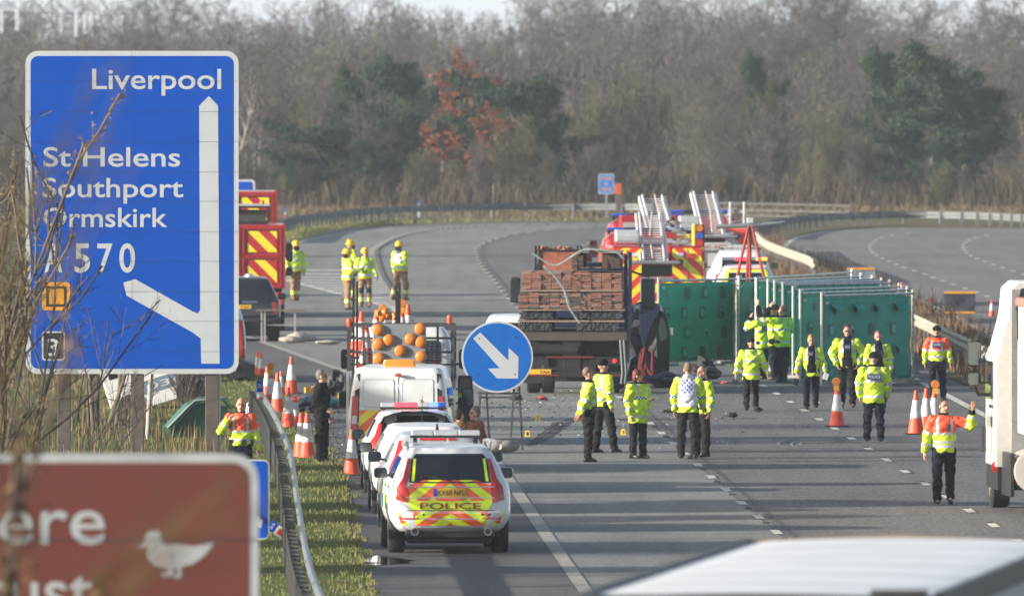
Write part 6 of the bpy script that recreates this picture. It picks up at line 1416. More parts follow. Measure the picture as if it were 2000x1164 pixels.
# road studs
mb = MB()
for pl in (L1, L2):
    for p, d in resample(pl, 9.0, 6.5):
        if p.y > 230: mb.box(p.x - .06, p.x + .06, p.y - .08, p.y + .08, .012, .035)
kind(mb.build('road_studs', DARKSTEEL, smooth=0), 'structure')
mb = MB()
for p, d in resample([p + Vector((.3, 0, 0)) for p in E2[4:]], 2.2): mb.box(p.x - .06, p.x + .06, p.y - .1, p.y + .1, .012, .05)
kind(mb.build('nose_studs', DARKSTEEL, smooth=0), 'structure')
# bent hurdles by the end of the near barrier
g_ = G(492, 812); pts = []
for k in range(3): pts += [(-.12 + .04 * k, .3 * k, .02), (-.10 + .04 * k, .3 * k, .25), (-.04 + .04 * k, .3 * k, .33), (.14, .3 * k, .34), (.16, .3 * k, .1), (-.02 + .04 * k, .3 * k + .15, .03)]
o = MB().tube(pts, .018, 6).build('bent_barrier', STEEL, None, 50); o.location = g_; tag(o, 'bent steel tubing beside the first posts of the near crash barrier', 'barrier')
# lattice mast with aerial panels over the wood, top left
Ym = 1210; gm = P(90, 60, Ym); root = thing('telecom_mast', 'lattice mast with pale upright aerial panels, hazy above the wood at the top left', 'mast', (gm.x, Ym, hill(0, Ym))); q = lambda a, c: (P(a, c, Ym).x - gm.x, 0, P(a, c, Ym).z - hill(0, Ym))
mb = MB()
for a, c in (((62, 330), (64, -60)), ((104, 330), (102, -60)), ((145, 330), (146, -40)), ((62, 45), (104, -5)), ((104, 45), (62, -5)), ((104, -5), (150, 40)), ((62, 0), (10, 40)), ((0, 25), (190, 28)), ((0, 56), (185, 58)), ((62, 90), (104, 50)), ((104, 90), (62, 50))): mb.bar(q(*a), q(*c), .11)
mb.build('lattice', mat('mast_grey', (.22, .24, .26), .6), root, 0)
for x, y0, y1 in ((120, 18, 70), (149, 19, 73), (166, 27, 66), (178, 25, 70), (34, 18, 60), (3, 18, 66)):
    a, c = q(x - 3.6, y1), q(x + 3.6, y0); MB().box(a[0], c[0], -.3, -.1, a[2], c[2]).build('aerial_panel', mat('aerial_pale', (.55, .58, .62), .5), root, 0, .02)
# ------------------------------------------------------------------ people
SKIN = mat('skin', (.47, .25, .17), .6, var=.1, scale=14); SKINP = mat('pink_skin', (.50, .25, .18), .6, var=.1, scale=14)
FEAT = mat('eye_brow', (.06, .035, .03), .6, var=0); LIPS = mat('lips', (.33, .11, .09), .6, var=0)
HV = mat('hivis_yellow', (.54, .76, .03), .65, var=.3, scale=5, bump=.25); HVO = mat('hivis_orange', (.90, .10, .035), .6, var=.14, scale=5, bump=.25)  # uneven tone in the yellow imitates varied shading on the cloth
REFL = mat('reflective_tape', (.50, .52, .53), .35, var=.15, scale=8); BLKC = mat('black_cloth', (.009, .009, .010), .9, spec=.15, var=.35, scale=6, bump=.3); NAVC = mat('navy_cloth', (.010, .012, .022), .9, spec=.15, var=.35, scale=6, bump=.3); GREYC = mat('charcoal_cloth', (.015, .0145, .014), .9, spec=.15, var=.35, scale=6, bump=.3)
TANC = mat('fire_tan', (.27, .17, .09), .85, var=.3, scale=6, bump=.3); SHOE = mat('black_leather', (.012, .012, .012), .4, var=.2); GLOVE = mat('dark_glove', (.03, .015, .012), .7, var=.2)
PCHK = checks('police_tape_checks', (.02, .03, .11), (.62, .65, .66), .035, .03, 'X', .4); VCHK = checks('vest_checks', (.03, .06, .36), (.7, .72, .75), .045, .045, 'X', .5)
WVEST = mat('white_vest', (.60, .63, .70), .6, var=.12, scale=5); BRWN = mat('rust_jacket', (.16, .05, .03), .8, var=.25, scale=5); OLIVE = mat('olive_parka', (.05, .05, .025), .85, var=.3, scale=5); FUR = mat('fur_trim', (.30, .19, .09), .95, var=.4, scale=30, bump=.6)
HELM = mat('helmet_yellow', (.80, .47, .015), .3, var=.1, coat=.4)
HAIRM = {'grey': mat('grey_hair', (.16, .15, .14), .8, var=.3, scale=30), 'dark': mat('dark_hair', (.03, .022, .018), .7, var=.3, scale=30), 'red': mat('red_hair', (.14, .02, .012), .6, var=.35, scale=30), 'ginger': mat('ginger_hair', (.38, .19, .07), .7, var=.3, scale=30), 'stub': mat('shaved_hair', (.20, .13, .10), .8, var=.3, scale=40)}
def ell(mb, c, r, M=None, n=14, m=9):
    M = M or Matrix.Identity(3); rings = []
    for j in range(m + 1):
        a = math.pi * min(max(j / m, .02), .98); rings.append([Vector(c) + M @ Vector((r[0] * math.sin(a) * math.cos(2 * math.pi * i / n), r[1] * math.sin(a) * math.sin(2 * math.pi * i / n), -r[2] * math.cos(a))) for i in range(n)])
    mb.loft(rings)
def caps(mb, a, b, ra, rb, n=12):
    a, b = Vector(a), Vector(b); d = (b - a).normalized(); pts, rs = [], []
    for t in (-.98, -.7, -.35, 0): pts.append(a + d * ra * t); rs.append(ra * math.sqrt(1 - t * t))
    for t in (.35, .65): pts.append(a.lerp(b, t)); rs.append(ra + (rb - ra) * t)
    for t in (0, .35, .7, .98): pts.append(b + d * rb * t); rs.append(rb * math.sqrt(1 - t * t))
    mb.tube(pts, rs, n)
def solid(mb, voxel, smooth_it, name, mats, classify, parent, wr=0):
    """one continuous surface from the shapes in mb"""
    me = bpy.data.meshes.new(name); me.from_pydata(mb.v, [], mb.f); o = bpy.data.objects.new(name, me); COL.objects.link(o)
    rm = o.modifiers.new('r', 'REMESH'); rm.mode = 'VOXEL'; rm.voxel_size = voxel; rm.adaptivity = 0
    if smooth_it: s_ = o.modifiers.new('s', 'SMOOTH'); s_.factor = .5; s_.iterations = smooth_it
    ev = o.evaluated_get(bpy.context.evaluated_depsgraph_get()); m2 = bpy.data.meshes.new_from_object(ev); m2.name = name
    o.modifiers.clear(); o.data = m2; bpy.data.meshes.remove(me)
    if wr:
        a = np.zeros(len(m2.vertices) * 3); m2.vertices.foreach_get('co', a); a = a.reshape(-1, 3); nn = np.zeros(len(a) * 3); m2.vertices.foreach_get('normal', nn); nn = nn.reshape(-1, 3); ph = np.array([(parent.location.x * 7.3) % 6, (parent.location.y * 3.1) % 6, 1.0])
        def fold(fr): return np.sin(a @ np.array([13, 9, 31]) * fr + ph[0] + 2.2 * np.sin(a @ np.array([11, -14, 5]) * fr + ph[1])) + np.sin(a @ np.array([-17, 8, 22]) * fr + ph[1] + 2 * np.sin(a @ np.array([7, 12, -9]) * fr + ph[0]))
        m2.vertices.foreach_set('co', (a + nn * (wr * (fold(1.0) + .5 * fold(2.1)))[:, None]).ravel())
    for m in mats: m2.materials.append(m)
    n = len(m2.polygons); co = np.zeros(n * 3); m2.polygons.foreach_get('center', co)
    if classify and n: m2.polygons.foreach_set('material_index', classify(co.reshape(-1, 3)).astype(np.int32))
    m2.shade_smooth(); m2.update(); o.parent = parent
    return o
def segd(p, a, b):
    a, b = np.array(a), np.array(b); d = b - a; t = np.clip(((p - a) @ d) / (d @ d), 0, 1); return np.linalg.norm(p - a - t[:, None] * d, axis=1), t
V3 = lambda *a: Vector(a).normalized()
def person(label, at, H_=1.78, yaw=0, head=None, lean=(0, 0, 1), armL=None, armR=None, legL=None, legR=None, outfit='police', hair=None, hat=None, hem=.80, bulk=1.0, glove=None, handw=None, open_=False, trous=None, headup=(0, 0, 1), glasses=False, beard=False, group=None, belt=False, extra=None, Yat=None):
    """yaw: way the chest faces, 0 = towards the viewer, 90 = to the right of the picture. Limb L is the one nearer the picture's left when facing the viewer."""
    g_ = G(*at) if Yat is None else Vector((P(at[0], at[1], Yat).x, Yat, 0)); k = H_ / 1.76
    root = thing('person', label, 'person', (g_.x, g_.y, 0.02), 0, group)
    f = Vector((math.sin(R(yaw)), -math.cos(R(yaw)), 0)); rt = Vector((math.cos(R(yaw)), math.sin(R(yaw)), 0))   # rt: its left hand side, picture right when facing us
    U = V3(*lean); hy = R(yaw if head is None else head); hf = Vector((math.sin(hy), -math.cos(hy), 0)); hu = V3(*headup); hf = (hf - hu * hf.dot(hu)).normalized(); hr = hf.cross(hu) * -1; hr = hu.cross(hf) * -1 if False else Vector((math.cos(hy), math.sin(hy), 0))
    legL = legL or ((-.05, 0, -1), (-.02, .04, -1)); legR = legR or ((.05, 0, -1), (.02, .04, -1))
    armL = armL or ((-.22, 0, -1), (-.06, -.12, -1)); armR = armR or ((.22, 0, -1), (.06, -.12, -1))
    J = {}; pel = Vector((0, 0, 0))
    for s_, n_, lg in ((-1, 'L', legL), (1, 'R', legR)):
        h = pel + rt * s_ * .095 * k; kn = h + V3(*lg[0]) * .43 * k; an = kn + V3(*lg[1]) * .41 * k; J[n_] = [h, kn, an]
    zmin = min(J['L'][2].z, J['R'][2].z); pel.z = -zmin + .085 * k
    for n_ in 'LR': J[n_] = [p + Vector((0, 0, pel.z)) for p in J[n_]]
    off_ = (J['L'][2] + J['R'][2]) / 2; off_.z = 0
    for n_ in 'LR': J[n_] = [p - off_ for p in J[n_]]
    pel = pel - off_
    sh = pel + U * .485 * k; nk = pel + U * .55 * k; hc = nk + (U * .4 + hu * .6).normalized() * .158 * k
    A = {}
    for s_, n_, ar in ((-1, 'L', armL), (1, 'R', armR)):
        s0 = sh + rt * s_ * (.185 + .04 * (bulk - 1)) * k; e = s0 + V3(*ar[0]) * .285 * k; w_ = e + V3(*ar[1]) * .255 * k; A[n_] = [s0, e, w_]
    T = Matrix((rt, f, U)).transposed(); HM = Matrix((hr, hf, hu)).transposed()
    # --- body: one continuous figure
    mb = MB()
    def torso(secs, mb, grow_=0):
        mb.loft([[pel + U * t * k + (rt * (a + grow_) * math.cos(q) + f * ((b + grow_) * math.sin(q) + c)) * k for q in [2 * math.pi * i / 20 for i in range(20)]] for t, a, b, c in secs])
    torso([(-.10, .10, .08, 0), (-.05, .15, .10, 0), (.1, .145, .095, 0), (.25, .15, .10, .01), (.4, .165, .10, .01), (.48, .16, .085, 0), (.53, .09, .07, 0), (.56, .05, .05, 0)], mb)
    caps(mb, nk - U * .06 * k, hc - hu * .02, .055 * k, .055 * k)
    ell(mb, hc + hu * .025 * k - hf * .012, (.076 * k, .096 * k, .10 * k), HM); ell(mb, hc - hu * .045 * k + hf * .018 * k, (.06 * k, .07 * k, .075 * k), HM)
    ell(mb, hc + hf * .095 * k - hu * .02 * k, (.014 * k, .022 * k, .026 * k), HM); ell(mb, hc - hu * .095 * k + hf * .06 * k, (.03 * k, .028 * k, .022 * k), HM); ell(mb, hc + hf * .078 * k + hu * .028 * k, (.05 * k, .016 * k, .012 * k), HM)
    for s_ in (-1, 1): ell(mb, hc + hr * s_ * .078 * k - hu * .01 * k, (.012 * k, .022 * k, .034 * k), HM)
    for n_ in 'LR':
        a = A[n_]; caps(mb, a[0], a[1], .05 * k, .042 * k); caps(mb, a[1], a[2], .041 * k, .028 * k)
        l = J[n_]; caps(mb, l[0], l[1], .078 * k, .055 * k); caps(mb, l[1], l[2], .054 * k, .036 * k); caps(mb, l[2] - Vector((0, 0, .03)), l[2] + f * .13 - Vector((0, 0, .045)), .035, .028)
        d = (a[2] - a[1]).normalized(); wv = Vector(handw[n_]).normalized() if handw and n_ in handw else f.copy(); wv = (wv - d * wv.dot(d)).normalized(); nv = d.cross(wv).normalized(); s_ = -1 if n_ == 'L' else 1
        if nv.dot(rt * s_) > 0: nv = -nv      # palm turned to the body
        pm = a[2] + d * .055 * k; HMx = Matrix((wv, nv, d)).transposed(); ell(mb, pm, (.042 * k, .018 * k, .055 * k), HMx, 10, 7)
        spread = 1.25 if handw and n_ in handw else 1.0; curl = .12 if handw and n_ in handw else .5
        for i, (o_, L_) in enumerate(((.032, .066), (.011, .078), (-.011, .072), (-.032, .056))):
            b0 = pm + (wv * o_ + d * .04) * k; m1 = b0 + (d * math.cos(curl * .6) + nv * math.sin(curl * .6) + wv * o_ * 4 * (spread - 1)).normalized() * L_ * .55 * k; t1 = m1 + (d * math.cos(curl * 1.9) + nv * math.sin(curl * 1.9)).normalized() * L_ * .5 * k
            caps(mb, b0, m1, .0098 * k, .0094 * k, 8); caps(mb, m1, t1, .0094 * k, .0086 * k, 8)
        tb = pm + (wv * .035 - d * .02) * k; tm = tb + (wv * .75 + d * .6 + nv * .3).normalized() * .042 * k; caps(mb, tb, tm, .013 * k, .011 * k, 8); caps(mb, tm, tm + (d * .85 + wv * .3 + nv * .3).normalized() * .032 * k, .011 * k, .009 * k, 8)
    def cb(p):
        q = (p - np.array(hc)) / k; x, y, z = q @ np.array(hr), q @ np.array(hf), q @ np.array(hu); idx = np.zeros(len(p), int); front = y > .05
        idx[front & (abs(abs(x) - .031) < .015) & (abs(z - .008) < .009)] = 1; idx[front & (abs(abs(x) - .031) < .02) & (abs(z - .032) < .006)] = 1
        idx[front & (abs(x) < .026) & (abs(z + .064) < .008)] = 2
        if beard: idx[(y > .0) & (z < -.05) & (z > -.14) & ~(front & (abs(x) < .02) & (abs(z + .064) < .006)) & (abs(x) < .09)] = 3
        if glove:
            for n_ in 'LR': idx[np.linalg.norm(p - np.array(A[n_][2] + (A[n_][2] - A[n_][1]).normalized() * .09), axis=1) < .13] = 4
        return idx
    solid(mb, .0085, 2, 'body', [SKINP if hair in (None, 'stub') else SKIN, FEAT, LIPS, HAIRM['dark'], glove or SKIN], cb, root)
    # --- jacket
    bz = hem * k - pel.z; bt = bz / k; mb = MB(); g2 = .028 * bulk; lo = [(bt, .165, .115, 0), (bt + .02, .175, .125, 0)] if bt < -.06 else [(bt, .16, .11, 0)]
    torso(lo + [t for t in [(-.05, .165, .118, 0), (.08, .158, .112, 0), (.22, .165, .118, .01), (.38, .18, .118, .01), (.46, .178, .10, 0), (.515, .125, .085, 0), (.56, .062, .065, 0), (.60, .056, .06, 0)] if t[0] > bt + .03], mb, (bulk - 1) * .05 + .028)
    for n_ in 'LR': a = A[n_]; caps(mb, a[0] - U * .0, a[1], .090 * k * bulk ** .5, .080 * k * bulk ** .5); caps(mb, a[1], a[2] - (a[2] - a[1]).normalized() * .02, .080 * k * bulk ** .5, .060 * k)
    OM = {'police': [HV, REFL, PCHK, BLKC, BLKC], 'orange': [HV, REFL, HVO, BLKC, HVO], 'fire': [HV, REFL, mat('red_hem', (.4, .03, .02), .7), NAVC, HV], 'firevest': [HV, REFL, mat('red_hem', (.4, .03, .02), .7), WVEST, mat('vest_navy', (.03, .05, .16), .6)], 'black': [BLKC] * 5, 'rust': [BRWN] * 5, 'parka': [OLIVE, FUR, OLIVE, OLIVE, OLIVE], 'vest': [HV, REFL, PCHK, WVEST, VCHK]}[outfit]
    def cj(p):
        q = (p - np.array(pel)) / k; t, x, y = q @ np.array(U), q @ np.array(rt), q @ np.array(f); dT = np.hypot(x / 1.5, y) ; idx = np.zeros(len(p), int)
        dist = np.full(len(p), 9.); arm = np.zeros(len(p)); 
        for n_ in 'LR':
            for i in (0, 1):
                d, s_ = segd(p, A[n_][i], A[n_][i + 1]); m_ = d < dist; dist[m_] = d[m_]; arm[m_] = (i + s_[m_]) / 2
        tor = (abs(x) < .18) & (t < .5) & (dist > .092 * k * bulk ** .5 * 1.02) | (dist > .125); tz = t + pel.z / k   # height in standing terms
        sl = ~tor
        if outfit in ('police', 'vest'):
            idx[tor & (abs(tz - (hem + .13)) < .024)] = 1; idx[tor & (abs(tz - 1.19) < .027)] = 2; idx[(tz > 1.21) & (abs(abs(x) - .10) < .024) & (tor | (arm < .08))] = 1
            idx[sl & (abs(arm - .82) < .045)] = 1; idx[sl & (abs(arm - .50) < .04)] = 2
            idx[t > .555] = 3
            if open_: idx[tor & (y > .03) & (abs(x) < .085 + .03 * (t < .15)) & (t > -.05)] = 3
        elif outfit == 'orange':
            idx[(tz > 1.20) & tor] = 2; idx[sl & (arm < .36)] = 2
            for z in (1.175, 1.03, hem + .10): idx[tor & (abs(tz - z) < .022)] = 1
            idx[(tz > 1.2) & tor & (abs(abs(x) - .12) < .02)] = 1
            for s_ in (.40, .80): idx[sl & (abs(arm - s_) < .035)] = 1
            idx[t > .57] = 3
        elif outfit in ('fire', 'firevest'):
            for z in (1.22, hem + .14): idx[tor & (abs(tz - z) < .028)] = 1
            idx[tor & (tz > 1.2) & (abs(abs(x) - .11) < .02)] = 1; idx[sl & (abs(arm - .75) < .05)] = 1; idx[sl & (abs(arm - .35) < .03)] = 1; idx[tor & (tz < hem + .035)] = 2
            if outfit == 'firevest': vb = tor & (tz > 1.12) & (abs(x) < .15); idx[vb] = 3; idx[vb & ((abs(x) > .125) | (abs(tz - 1.28) < .015) | (tz > 1.4))] = 4
        elif outfit == 'parka': idx[t > .50] = 1
        if outfit == 'vest': idx[tor & (abs(x) < .165) & (tz > .98)] = 3; idx[tor & (tz > 1.2) & (tz < 1.45) & (abs(x) < .10) & (y < 0)] = 4
        return idx
    jk = solid(mb, .0135, 3, 'jacket', OM, cj, root, .0075)
    # --- trousers, shoes
    tm_ = trous or NAVC; mb = MB(); torso([(-.12, .10, .08, 0), (-.06, .16, .11, 0), (.06, .155, .108, 0), (.12, .15, .10, 0)], mb, .004)
    for n_ in 'LR': l = J[n_]; caps(mb, l[0], l[1], .110 * k, .088 * k); caps(mb, l[1], l[2] - Vector((0, 0, .005)), .088 * k, .072 * k)
    def ct(p):
        idx = np.zeros(len(p), int)
        if outfit in ('fire', 'firevest'):
            for n_ in 'LR': d, s_ = segd(p, J[n_][1], J[n_][2]); idx[(d < .12) & (abs(s_ - .62) < .13)] = 1; idx[(d < .12) & (abs(s_ - .62) < .04)] = 2; d2, s2 = segd(p, J[n_][0], J[n_][2]); idx[(d < .13) & (s_ < .12) & ((p - np.array(J[n_][1])) @ np.array(f) > .02)] = 3
        return idx
    solid(mb, .0135, 4, 'trousers', [tm_, LIME, REFL, NAVC], ct, root, .006)
    for n_ in 'LR':
        an = J[n_][2]; lg = (legL if n_ == 'L' else legR); tip = max(0, min(.05, an.z - .085 * k)); fd = f.copy(); z0 = an.z - .085 * k
        mb = MB(); mb.loft([[an + fd * t + rt * w_ * math.cos(q) + Vector((0, 0, -.085 * k + hh * (1 + math.sin(q)) / 2 + (t + .08) * (-.3 if z0 > .03 else 0))) for q in [2 * math.pi * i / 12 for i in range(12)]] for t, w_, hh in ((-.085, .025, .06), (-.06, .04, .10), (0, .045, .12), (.08, .048, .085), (.14, .046, .06), (.18, .025, .035))]); mb.build('shoe', SHOE, root, 50)
    # --- hair and headgear
    if hair and hat is None and hair != 'bald':
        mb = MB(); hi = .006 if hair == 'stub' else .02
        ell(mb, hc + hu * .038 * k - hf * .026 * k, (.082 * k, .092 * k, (.092 + hi) * k), HM, 18, 12)
        if hair == 'red': ell(mb, hc - hu * .03 * k - hf * .045 * k, (.095 * k, .07 * k, .11 * k), HM); ell(mb, hc + hu * .05 * k - hf * .02 * k, (.096 * k, .10 * k, .09 * k), HM)
        if hair == 'ginger': ell(mb, hc - hf * .12 * k + hu * .02 * k, (.035 * k, .035 * k, .04 * k), HM)
        solid(mb, .011, 2, 'hair', [HAIRM[hair]], None, root)
    if hat == 'beanie':
        mb = MB(); ell(mb, hc + hu * .06 * k - hf * .012 * k, (.095 * k, .108 * k, .092 * k), HM, 18, 12); rings = [[hc + hu * z * k + (hr * a * math.cos(q) + hf * (b * math.sin(q) - .012)) * k for q in [2 * math.pi * i / 20 for i in range(20)]] for z, a, b in ((.03, .09, .105), (.032, .099, .112), (.085, .1, .113), (.09, .09, .1))]; mb.loft(rings)
        solid(mb, .011, 2, 'hat', [BLKC], None, root)
    if hat == 'helmet':
        mb = MB(); ell(mb, hc + hu * .065 * k - hf * .01 * k, (.125 * k, .15 * k, .115 * k), HM, 20, 12); mb.loft([[hc + hu * z * k + (hr * a * math.cos(q) + hf * (b * math.sin(q) - .015)) * k for q in [2 * math.pi * i / 20 for i in range(20)]] for z, a, b in ((.02, .12, .15), (.03, .14, .175), (.045, .13, .16))]); caps(mb, hc + hu * .17 * k + hf * .08 * k, hc + hu * .165 * k - hf * .1 * k, .022, .022)
        o = solid(mb, .012, 2, 'helmet', [HELM], None, root); ell(mb := MB(), hc + hf * .13 * k + hu * .085 * k, (.045, .02, .03), HM); mb.build('helmet_badge', BLACKP, o, 50)
        mb = MB(); ell(mb, hc - hf * .08 * k - hu * .05 * k, (.1 * k, .06 * k, .09 * k), HM); mb.build('neck_guard', NAVC, root, 60)
    if glasses:
        mb = MB()
        for s_ in (-1, 1): ell(mb, hc + hf * .092 * k + hr * s_ * .032 * k + hu * .006 * k, (.026, .008, .018), HM, 10, 6)
        mb.bar(hc + hf * .09 * k - hr * .08 * k + hu * .01, hc + hf * .09 * k + hr * .08 * k + hu * .01, .008); mb.build('glasses', BLK, root, 40)
    if belt:
        mb = MB(); mb.loft([[pel + U * t * k + (rt * .185 * math.cos(q) + f * .135 * math.sin(q)) * k for q in [2 * math.pi * i / 20 for i in range(20)]] for t in (.03, .085)])
        for a in (20, 70, 150, 300): mb.obox(pel + U * .05 * k + rt * .19 * math.cos(R(a)) * k + f * .14 * math.sin(R(a)) * k, (.07, .05, .12), T)
        mb.build('utility_belt', BLACKP, root, 0)
    if extra: extra(root, pel, U, rt, f, k, A, hc)
    return root
def badge(back=True, txt='POLICE', w_=.13, t=.38, x=0.0, dy=.15):
    def ex(root, pel, U, rt, f, k, A, hc):
        s_ = -1 if back else 1; c = pel + U * t * k + f * s_ * (dy + .03) * k + rt * x * k; rx = rt * s_ if False else (rt * (1 if not back else -1)); rx = Vector((abs(rx.x), rx.y if rx.x > 0 else -rx.y, 0)); nf = f * s_
        mb = MB(); mb.use(mat('badge_navy', (.015, .03, .13), .5, var=0)).add([c + rx * a * w_ + U * b * .055 + nf * d for d in (-.03, 0) for a, b in ((-1, -1), (1, -1), (1, 1), (-1, 1))], [(4, 5, 6, 7), (0, 3, 2, 1), (0, 1, 5, 4), (1, 2, 6, 5), (2, 3, 7, 6), (3, 0, 4, 7)])
        mb.use(SIGNW).text(txt, -w_ * .85, w_ * .85, -.03, .06, lambda a, b: c + rx * a + U * b + nf * .006, .012); mb.build('back_badge' if back else 'chest_badge', None, root, 0)
    return ex
def radio(root, pel, U, rt, f, k, A, hc):
    c = pel + U * .36 * k + f * .175 * k + rt * .07 * k; MB().obox(c, (.055, .04, .12), Matrix((rt, f, U)).transposed()).build('radio', BLACKP, root, 0, .01)
PU = 'police officers on the carriageway'
WALK1 = dict(legL=((-.04, -.22, -1), (0, .02, -1)), legR=((.04, .22, -1), (.0, .42, -1)))
WALK2 = dict(legL=((-.03, .20, -1), (.0, .45, -1)), legR=((.05, -.22, -1), (0, .0, -1)))
person('bald officer in orange shouldered hi-vis holding a phone to his face, behind the near barrier', (470, 976), 1.78, 0, armL=((-.55, -.25, -.75), (.50, -.42, .72)), armR=((.28, 0, -1), (.12, -.05, -1)), outfit='orange', hair=None, hem=.93, headup=(.05, -.12, 1), belt=True)
person('grey haired man in black coat and sunglasses standing beside the left cones', (628, 906), 1.78, 82, armR=((.0, .15, -1), (.3, .1, -.9)), armL=((-.38, -.10, -.9), (.80, -.12, -.45)), outfit='black', hair='grey', hem=.86, glasses=True, trous=BLKC, bulk=1.15, legL=((-.06, -.1, -1), (-.02, 0, -1)), legR=((.08, .1, -1), (-.02, 0, -1)))
person('firefighter in yellow helmet standing alone beside the red box lorry, back turned', (577, 588), 1.84, 205, armL=((.25, .0, -1), (.05, .05, -1)), armR=((-.25, -.1, -1), (-.10, -.2, -.9)), outfit='fire', hat='helmet', hem=.85, trous=TANC, bulk=1.2, glove=GLOVE)
person('firefighter half hidden at the back of the group of three', (684, 588), 1.88, -60, outfit='fire', hat='helmet', hem=.85, trous=TANC, bulk=1.2, glove=GLOVE)
person('firefighter in profile at the front of the group of three, arms folded forward', (679, 606), 1.82, 115, armL=((.1, -.15, -1), (.75, .1, .15)), armR=((.15, .1, -1), (.8, -.1, .1)), outfit='fire', hat='helmet', hem=.84, trous=TANC, bulk=1.2, glove=GLOVE)
person('smiling firefighter facing this way at the right of the group of three', (713, 602), 1.80, 8, armL=((-.25, -.1, -.95), (.55, -.5, -.1)), armR=((.28, -.1, -.95), (.25, -.5, -.55)), outfit='fire', hat='helmet', hem=.84, trous=TANC, bulk=1.2, glove=GLOVE)
person('firefighter with a white and navy tabard walking away to the right', (779, 587), 1.84, 140, armL=((.0, .2, -1), (.2, .3, -.9)), armR=((-.12, -.15, -1), (.1, -.05, -1)), legL=((.30, .0, -1), (-.05, 0, -1)), legR=((-.05, 0, -1), (-.35, .1, -1)), outfit='firevest', hat='helmet', hem=.84, trous=TANC, bulk=1.2, glove=GLOVE)
person('bald officer in profile with hands clasped behind the back and a full belt', (1148, 904), 1.82, 100, armL=((-.30, -.15, -1), (-.35, .05, -.85)), armR=((-.2, .15, -1), (-.35, -.05, -.85)), hair='stub', hem=.98, belt=True, open_=True, trous=GREYC, legL=((-.05, -.08, -1), (-.02, 0, -1)), legR=((.03, .08, -1), (-.03, 0, -1)), group=PU)
person('officer in a black knitted hat stepping right, next to the bald one with clasped hands', (1181, 886), 1.84, 125, head=110, armL=((.05, -.05, -1), (.12, .05, -1)), armR=((-.2, .1, -1), (-.1, .1, -1)), hat='beanie', hem=.87, legL=((.24, -.05, -1), (.12, 0, -1)), legR=((-.10, .05, -1), (-.12, .05, -1)), trous=GREYC, group=PU)
person('red haired woman in long hi-vis jacket looking right, hands in pockets', (1246, 897), 1.72, 42, head=75, armL=((-.22, .0, -1), (.15, -.15, -1)), armR=((.20, .0, -1), (-.12, -.15, -1)), hair='red', hem=.70, trous=GREYC, bulk=1.15, group=PU)
person('bald officer seen from behind in a white vest with blue checks', (1344, 897), 1.86, 172, head=180, armL=((.25, .15, -1), (.05, .35, -.6)), armR=((-.26, .05, -1), (.02, .05, -1)), outfit='vest', hair='stub', hem=.84, trous=GREYC, bulk=1.1, legL=((.06, 0, -1), (.03, .02, -1)), legR=((-.06, 0, -1), (-.03, .02, -1)), group=PU)
person('officer half hidden to the right of the white vested one, facing this way', (1370, 894), 1.76, -50, armL=((.25, .1, -1), (-.3, -.3, -.7)), armR=((.28, -.1, -1), (-.15, -.2, -.9)), hair=None, hem=.84, trous=GREYC, group=PU)
person('short officer in black hat and scarf walking this way with a camera', (1467, 803), 1.60, 0, armL=((-.42, .0, -1), (-.22, -.15, -.9)), armR=((.42, 0, -1), (.30, -.05, -1)), hat='beanie', hem=.74, bulk=1.25, trous=GREYC, group=PU, **WALK1)
person('officer with both hands at the face, photographing to the left beside the green screens', (1490, 742), 1.68, 215, head=235, armL=((.2, .2, -.3), (-.3, .4, .6)), armR=((-.6, .2, -.3), (.3, .1, .9)), hair='dark', hem=.78, bulk=1.1, group=PU, extra=badge(True, 'POLICE', .10, .36, .05))
person('hatted officer mostly hidden between the two photographing officers', (1513, 744), 1.80, 240, armR=((-.7, 0, .2), (-.1, .1, .9)), hat='beanie', hem=.8, group=PU)
person('tall officer raising both arms to the face, right of the photographing pair', (1529, 748), 1.84, 225, head=250, armL=((.1, .3, -.4), (-.5, .2, .6)), armR=((-.8, -.1, .15), (.35, .0, .75)), hair='stub', hem=.80, bulk=1.15, group=PU)
person('ginger haired woman looking down, jacket open over black, papers in hand', (1584, 801), 1.64, 5, armL=((-.36, 0, -1), (-.22, -.15, -1)), armR=((.34, 0, -1), (.25, -.25, -.9)), hair='ginger', hem=.78, open_=True, headup=(0, -.25, 1), group=PU, extra=badge(False, 'POLICE', .05, .40, -.03), **WALK1)
person('man in glasses walking this way, open jacket, hands in his jacket pockets', (1655, 797), 1.83, 0, armL=((-.52, .05, -.9), (.35, -.25, -.8)), armR=((.52, .05, -.9), (-.35, -.25, -.8)), hair='dark', hem=.86, open_=True, glasses=True, bulk=1.12, headup=(0, -.15, 1), trous=BLKC, group=PU, extra=badge(False, 'POLICE', .06, .38, 0), **WALK2)
person('bearded officer looking down, partly behind the officer with POLICE on the back', (1715, 806), 1.78, 5, hair='stub', hem=.82, open_=True, beard=True, headup=(0, -.3, 1), group=PU, extra=radio, **WALK1)
person('officer in black hat seen from behind, a POLICE badge across the shoulders', (1707, 864), 1.80, 180, armL=((.34, .05, -1), (-.05, .25, -.9)), armR=((-.34, .05, -1), (.05, .25, -.9)), hat='beanie', hem=.76, bulk=1.3, legL=((.06, 0, -1), (.05, .02, -1)), legR=((-.06, 0, -1), (-.03, .02, -1)), group=PU, extra=badge(True, 'POLICE', .15, .36))
person('traffic officer in orange shouldered jacket walking away beside the dry verge', (1831, 783), 1.68, 180, armL=((.35, .0, -1), (.12, -.1, -1)), armR=((-.32, .05, -1), (.0, .2, -.9)), outfit='orange', hat='beanie', hem=.92, bulk=1.1, legL=((.10, .18, -1), (.05, -.1, -1)), legR=((-.05, -.1, -1), (-.02, -.3, -1)), extra=badge(True, 'TRAFFIC', .11, .40))
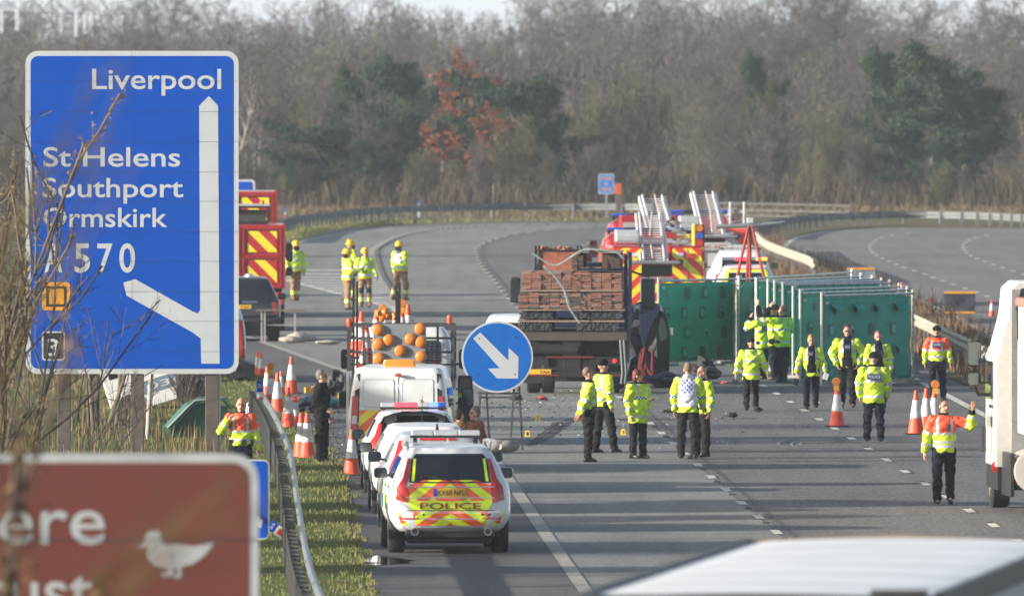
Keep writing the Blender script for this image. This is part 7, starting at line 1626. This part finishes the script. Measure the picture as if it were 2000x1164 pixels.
person('traffic officer in orange and yellow walking this way, one hand raised to stop traffic', (1843, 986), 1.84, 5, head=30, armL=((-.34, 0, -1), (-.14, -.1, -1)), armR=((.72, -.15, -.28), (.10, -.22, .95)), handw={'R': (-1, 0, .2)}, outfit='orange', hair='dark', hem=.86, bulk=1.12, extra=radio, beard=False, **WALK1)
person('bystander in a fur hooded olive parka between the parked cars', (897, 981), 1.60, 160, head=130, outfit='parka', hair='dark', hem=.75, bulk=1.2)
person('bystander in a rust jacket facing the hooded one between the parked cars', (927, 987), 1.70, -65, outfit='rust', hair='grey', hem=.85, bulk=1.15)
person('bald person stooping beyond the red light bar, only the head showing', (822, 700), 1.46, 20, outfit='black', hair=None, Yat=312)
# things in hands
for nm, lb, cat, px_, py_, sz, m_, Y_ in (('camera', 'black camera hanging from the hand of the short officer in the black hat', 'camera', 1434, 745, (.13, .12, .10), BLACKP, 371), ('paper_sheet', 'white folded papers in the hand of the ginger haired woman', 'paper', 1613, 735, (.12, .03, .15), SIGNW, 371.5), ('face_shield', 'grey bag carried low by the ginger haired woman', 'bag', 1554, 746, (.12, .12, .14), GREYC, 371.5)):
    p = P(px_, py_, Y_); mb = MB().obox((0, 0, 0), sz, Matrix.Rotation(.3, 3, 'Y'))
    if nm == 'camera': mb.lathe([(.035, -.14), (.045, -.1), (.045, 0)], (0, -.04, 0), 14, 'y'); mb.tube([(.06, 0, .05), (.12, .02, -.1), (.06, .02, -.22), (.0, 0, -.05)], .008, 6)
    o = mb.build('bag' if nm == 'face_shield' else nm, m_, None, 30, .008); o.location = p; tag(o, lb, cat)
# ------------------------------------------------------------------ air
hz = MB().box(-255, 255, -45, 1705, -1.5, 27).build('haze', None, smooth=0); kind(hz, 'stuff')
m = bpy.data.materials.new('haze_air'); m.use_nodes = True; n = m.node_tree.nodes; n.clear()
pv = n.new('ShaderNodeVolumePrincipled'); pv.inputs['Color'].default_value = (0.76, 0.87, 1.0, 1); pv.inputs['Density'].default_value = 0.00010; pv.inputs['Anisotropy'].default_value = 0.0
ou = n.new('ShaderNodeOutputMaterial'); m.node_tree.links.new(pv.outputs[0], ou.inputs['Volume']); hz.data.materials.append(m)
